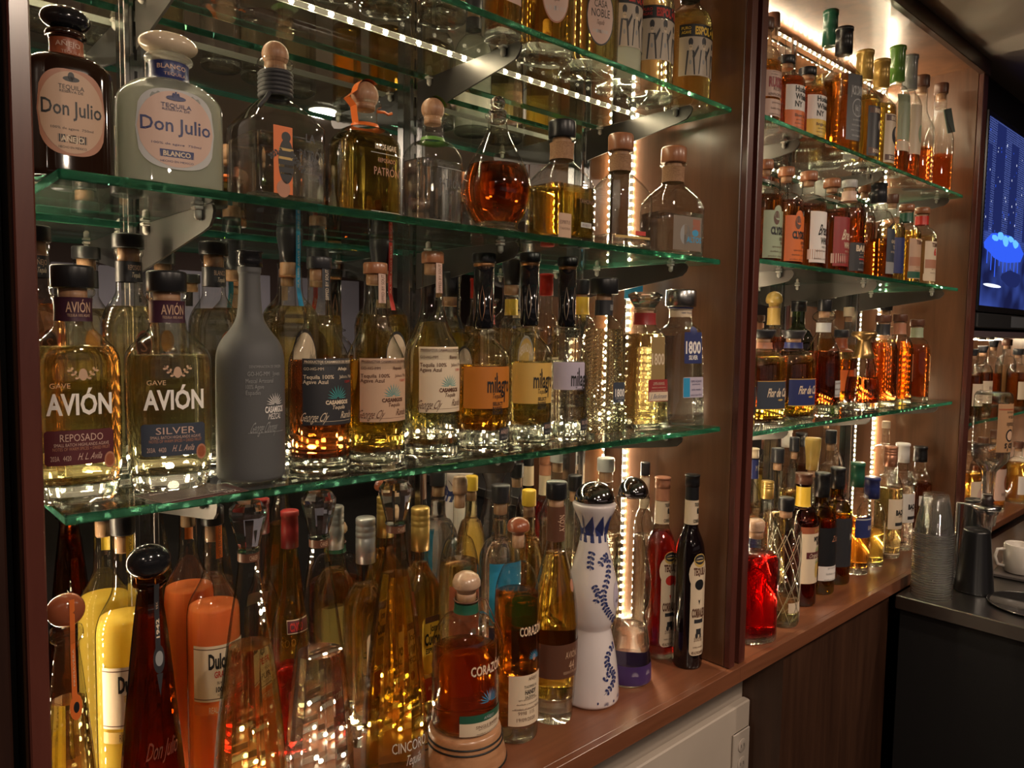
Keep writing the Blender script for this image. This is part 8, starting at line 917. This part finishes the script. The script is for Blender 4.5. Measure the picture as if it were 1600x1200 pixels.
    if p.get('figure'):
        mb = MB(); mb.lathe([(.10*H, .30*R), (.14*H, .34*R), (.30*H, .24*R), (.42*H, .36*R), (.50*H, .40*R), (.56*H, .26*R), (.60*H, .10*R)], refr((1, .35, .30), 1.12), 20); mb.build('inner_glass_figure', root)
    if p.get('loop'):
        mb = MB(); mb.tube([(R*.34, 0, .80*H), (R*.75, 0, .82*H), (R*1.05, 0, .74*H), (R*1.0, 0, .64*H), (R*.8, 0, .60*H)], .0035, refr((.98, .98, .97), 1.48), 8); mb.build('loop_handle', root)
# wooden display base under the round bottle with the pink knob
t = [p for p in BOTTLES if p.get('hat')][0]; bx, by, bz = t['loc']
r = empty('display_base', (bx, by, 1.0002), 0, 'turned wooden display base with black rings under the round amber tequila bottle', 'display stand')
WB = wood('turned_base', (.36, .17, .08), (.52, .27, .14), 'x', 3, .3, .4); BK = P((.01, .01, .01), .4)
rr = t['R']*1.18
mb = MB(); mb.lathe([(0, rr*1.02), (.004, rr*1.06), (.012, rr*1.06), (.030, rr*.97), (.044, rr*.93), (.052, rr*.92), (.0575, rr*.88)], WB, 48); mb.build('wood', r)
for z, q_ in ((.005, 1.065), (.036, .962), (.044, .94)):
    mb = MB(); mb.tube([(rr*q_*math.cos(2*PI*i/40), rr*q_*math.sin(2*PI*i/40), z) for i in range(40)], .0016, BK, 6, True); mb.build('black_ring', r)
# two bank cards at the shelf edge
for i, (cx, cy, rz, col, lab, dz) in enumerate(((.290, .822, .10, (.20, .10, .09), 'maroon bank card lying underneath, at the front of the lower glass shelf', 0), (.277, .826, .22, (.30, .25, .23), 'silvery bank card on top, in front of the clear silver tequila', .0012))):
    r = empty('bank_card', (cx, cy, 1.5038+dz), rz, lab, 'card', 'bank cards on the lower glass shelf')
    mb = MB(); mb.bbox((-.0428, -.027, 0), (.0428, .027, .0009), P(col, .22, .3, .3), .0003)
    for s, u, v, w_, h in (('VISA', .026, -.019, .018, .006), ('DEBIT', -.022, .016, .02, .004)):
        vs, fs = text2d(s, .03); mb.add([(u+x*w_, v+(y-.5)*h, .0011) for x, y in vs], fs, P((.7, .65, .6), .4))
    mb.build('card', r)
# ------------------------------------------------------------------ things on the steel counter
CUP = thin_glass((.997, .995, .992), (.96, .955, .95), frost=.07)
RIM = thin_glass((.97, .96, .95), (.85, .84, .82), frost=.35)
def make_cup():
    mb = MB(); mb.lathe([(0, .0500), (.0010, .0520), (.0030, .0520), (.0040, .0495)], RIM, 40, cap0=False, cap1=False)
    mb.lathe([(.0040, .0495), (.05, .0430), (.051, .0418), (.108, .0318), (.112, .0300)], CUP, 40, cap0=False)
    return mb
cup0 = make_cup().build('plastic_cup')
def cup(x, y, z, lab, grp, first=[True]):
    if first[0]: c = cup0; first[0] = False
    else: c = cup0.copy(); C.objects.link(c)
    c.location = (x, y, z); tagp(c, lab, 'plastic cup', grp)
ORD = ['bottom', 'second', 'third', 'fourth', 'fifth', 'sixth', 'seventh', 'eighth', 'ninth', 'tenth', 'eleventh', 'twelfth', 'thirteenth', 'fourteenth', 'fifteenth', 'sixteenth', 'seventeenth', 'eighteenth', 'nineteenth', 'twentieth', 'twenty-first', 'twenty-second', 'twenty-third', 'twenty-fourth', 'twenty-fifth', 'twenty-sixth', 'twenty-seventh', 'twenty-eighth']
for i in range(28): cup(2.24, .705, .9655+i*.0066, ('upturned clear plastic cup, %s from the bottom of the tall front stack' % ORD[i]) if 0 < i < 27 else ('upturned clear plastic cup at the %s of the tall front stack' % ('bottom' if i == 0 else 'top')), 'cups in the tall front stack')
for i in range(13): cup(2.40, .747, .9655+i*.0066, ('upturned clear plastic cup, %s from the bottom of the short rear stack' % ORD[i]) if 0 < i < 12 else ('upturned clear plastic cup at the %s of the short rear stack' % ('bottom' if i == 0 else 'top')), 'cups in the short rear stack')
def shaker(x, y, h, r, lab):
    t_ = empty('shaker_tin', (x, y, .9655), 0, lab, 'shaker', 'black shaker tins'); m = P((.008, .008, .009), .28, 0, .2)
    mb = MB(); mb.lathe([(0, r*1.02), (.003, r*1.03), (.006, r), (h-.006, r*.68), (h, r*.64), (h-.004, r*.5)], m, 40); mb.build('tin', t_)
    mb = MB(); mb.tube([(r*1.0*math.cos(2*PI*i/40), r*1.0*math.sin(2*PI*i/40), .0035) for i in range(40)], .0012, CHROME, 6, True); mb.build('steel_rim', t_)
shaker(2.385, .64, .178, .050, 'black upturned shaker tin standing in front on the steel counter')
shaker(2.64, .715, .215, .046, 'black upturned shaker tin behind the front one')
# round dark tray
t_ = empty('round_tray', (2.36, .49, .9655), 0, 'round dark glossy tray on the steel counter', 'tray')
mb = MB(); mb.lathe([(0, .10), (.002, .105), (.006, .108), (.0065, .104), (.004, .10)], P((.03, .028, .028), .12, .3, .4), 48); mb.build('disc', t_)
mb = MB(); mb.tube([(.107*math.cos(2*PI*i/48), .107*math.sin(2*PI*i/48), .006) for i in range(48)], .0012, CHROME, 6, True); mb.build('rim', t_)
# mugs
def mug(x, y, lab, rz):
    t_ = empty('white_mug', (x, y, .9785), rz, lab, 'mug', 'white mugs'); m = P((.62, .56, .50), .25, 0, .3)
    mb = MB(); mb.lathe([(0, .036), (.004, .041), (.05, .043), (.085, .042), (.088, .040), (.084, .038), (.01, .037)], m, 32, cap1=True); mb.build('body', t_)
    mb = MB(); mb.tube([(.041, 0, .07), (.062, 0, .068), (.068, 0, .045), (.06, 0, .022), (.042, 0, .018)], .005, m, 8); mb.build('handle', t_)
mug(2.635, .59, 'white mug on the tray right beside the black shaker', 2.2); mug(2.745, .55, 'white mug at the right edge of the picture', -.6)
t_ = empty('mug_tray', (2.71, .56, .9655), .1, 'flat dark tray under the white mugs', 'tray'); mb = MB(); mb.bbox((-.13, -.10, 0), (.16, .10, .012), P((.09, .075, .07), .35), .003); mb.build('tray', t_)
# inverted vodka bottle on its pourer and stand
gx, gy = 2.505, .65
t_ = empty('pourer_stand', (gx, gy, .9655), 0, 'chrome measuring pourer on a stand below the upturned bottle', 'pourer')
CL = refr((.98, .98, .98), 1.48)
mb = MB(); mb.lathe([(.135, .008), (.140, .014), (.165, .016), (.17, .024), (.20, .026), (.205, .030), (.212, .030), (.214, .02)], CL, 28); mb.build('measuring_chamber', t_)
mb = MB(); mb.lathe([(.2145, .034), (.217, .036), (.226, .036), (.228, .03)], CHROME, 32); mb.build('chrome_collar', t_)
mb = MB(); mb.lathe([(.2285, .016), (.232, .019), (.238, .015), (.244, .018), (.250, .014), (.258, .012)], P((.02, .01, .01), .4), 24); mb.build('rubber_seal', t_)
mb = MB(); mb.lathe([(.045, .005), (.05, .0085), (.10, .0085), (.134, .0075)], CHROME, 20)
mb.tube([(0, 0, .09), (-.05, -.01, .10), (-.055, -.01, .11)], .004, P((.012, .012, .012), .3), 8); mb.tube([(0, 0, .09), (.05, .01, .10), (.055, .01, .105)], .004, P((.012, .012, .012), .3), 8); mb.build('spout', t_)
mb = MB(); mb.lathe([(0, .045), (.006, .045), (.009, .04)], CHROME, 32, .0, .075); mb.tube([(0, .075, .008), (0, .075, .222), (0, .032, .222)], .006, CHROME, 10); mb.build('stand', t_)
vb = empty('vodka_bottle', (gx, gy, 1.2245), 0, 'upturned clear vodka bottle with tan paper label on a chrome pourer', 'bottle')
H, R = .305, .050
st_ = [(z*H, r*R, 2, 1) for z, r in chaikin([(0, .28), (.22, .36), (.24, .40), (.28, .60), (.34, .90), (.40, 1), (.95, 1), (.985, .93), (1, .85)], 2)]
mb = MB(); skin(mb, st_, thin_glass(), 40); mb.build('glass', vb)
mb = MB(); skin(mb, clip(st_, .004, .48*H), liquid('water'), 40, .0015); mb.build('liquid', vb)
mb = MB(); skin(mb, clip(st_, .975*H, .998*H), refr((.97, .99, .96), 1.5), 40, .0006); mb.build('thick_base', vb)
Bv = Bottle(st_, H, R); mb = MB(); Bv.rect(mb, -.1*R, 1.9*R, .44*H, .90*H, P((.40, .22, .11), .6), .0006)
Bv.rect(mb, -.1*R, 1.86*R, .84*H, .855*H, ink('rust'), .0009); Bv.oval(mb, -.25*R, .62*R, .60*H, .12*H, ink('black'), .0009); Bv.oval(mb, -.25*R, .46*R, .60*H, .09*H, ink('tan'), .0012)
def inv(s, uc, zc, w_, h, c, **k):
    vs, fs = text2d(s, k.get('bold', 0)); mb.add([Bv.at(uc-x*w_, zc-(y-.5)*h, .0011) for x, y in vs], fs, ink(c))
inv("Tito's", -.05*R, .49*H, 1.1*R, .075*H, 'black', bold=.02); inv('Handmade', 0, .70*H, 1.1*R, .05*H, 'black'); inv('VODKA', -.1*R, .775*H, .7*R, .03*H, 'black'); inv('AUSTIN TEXAS', -.1*R, .82*H, .9*R, .018*H, 'black')
mb.build('label', vb)
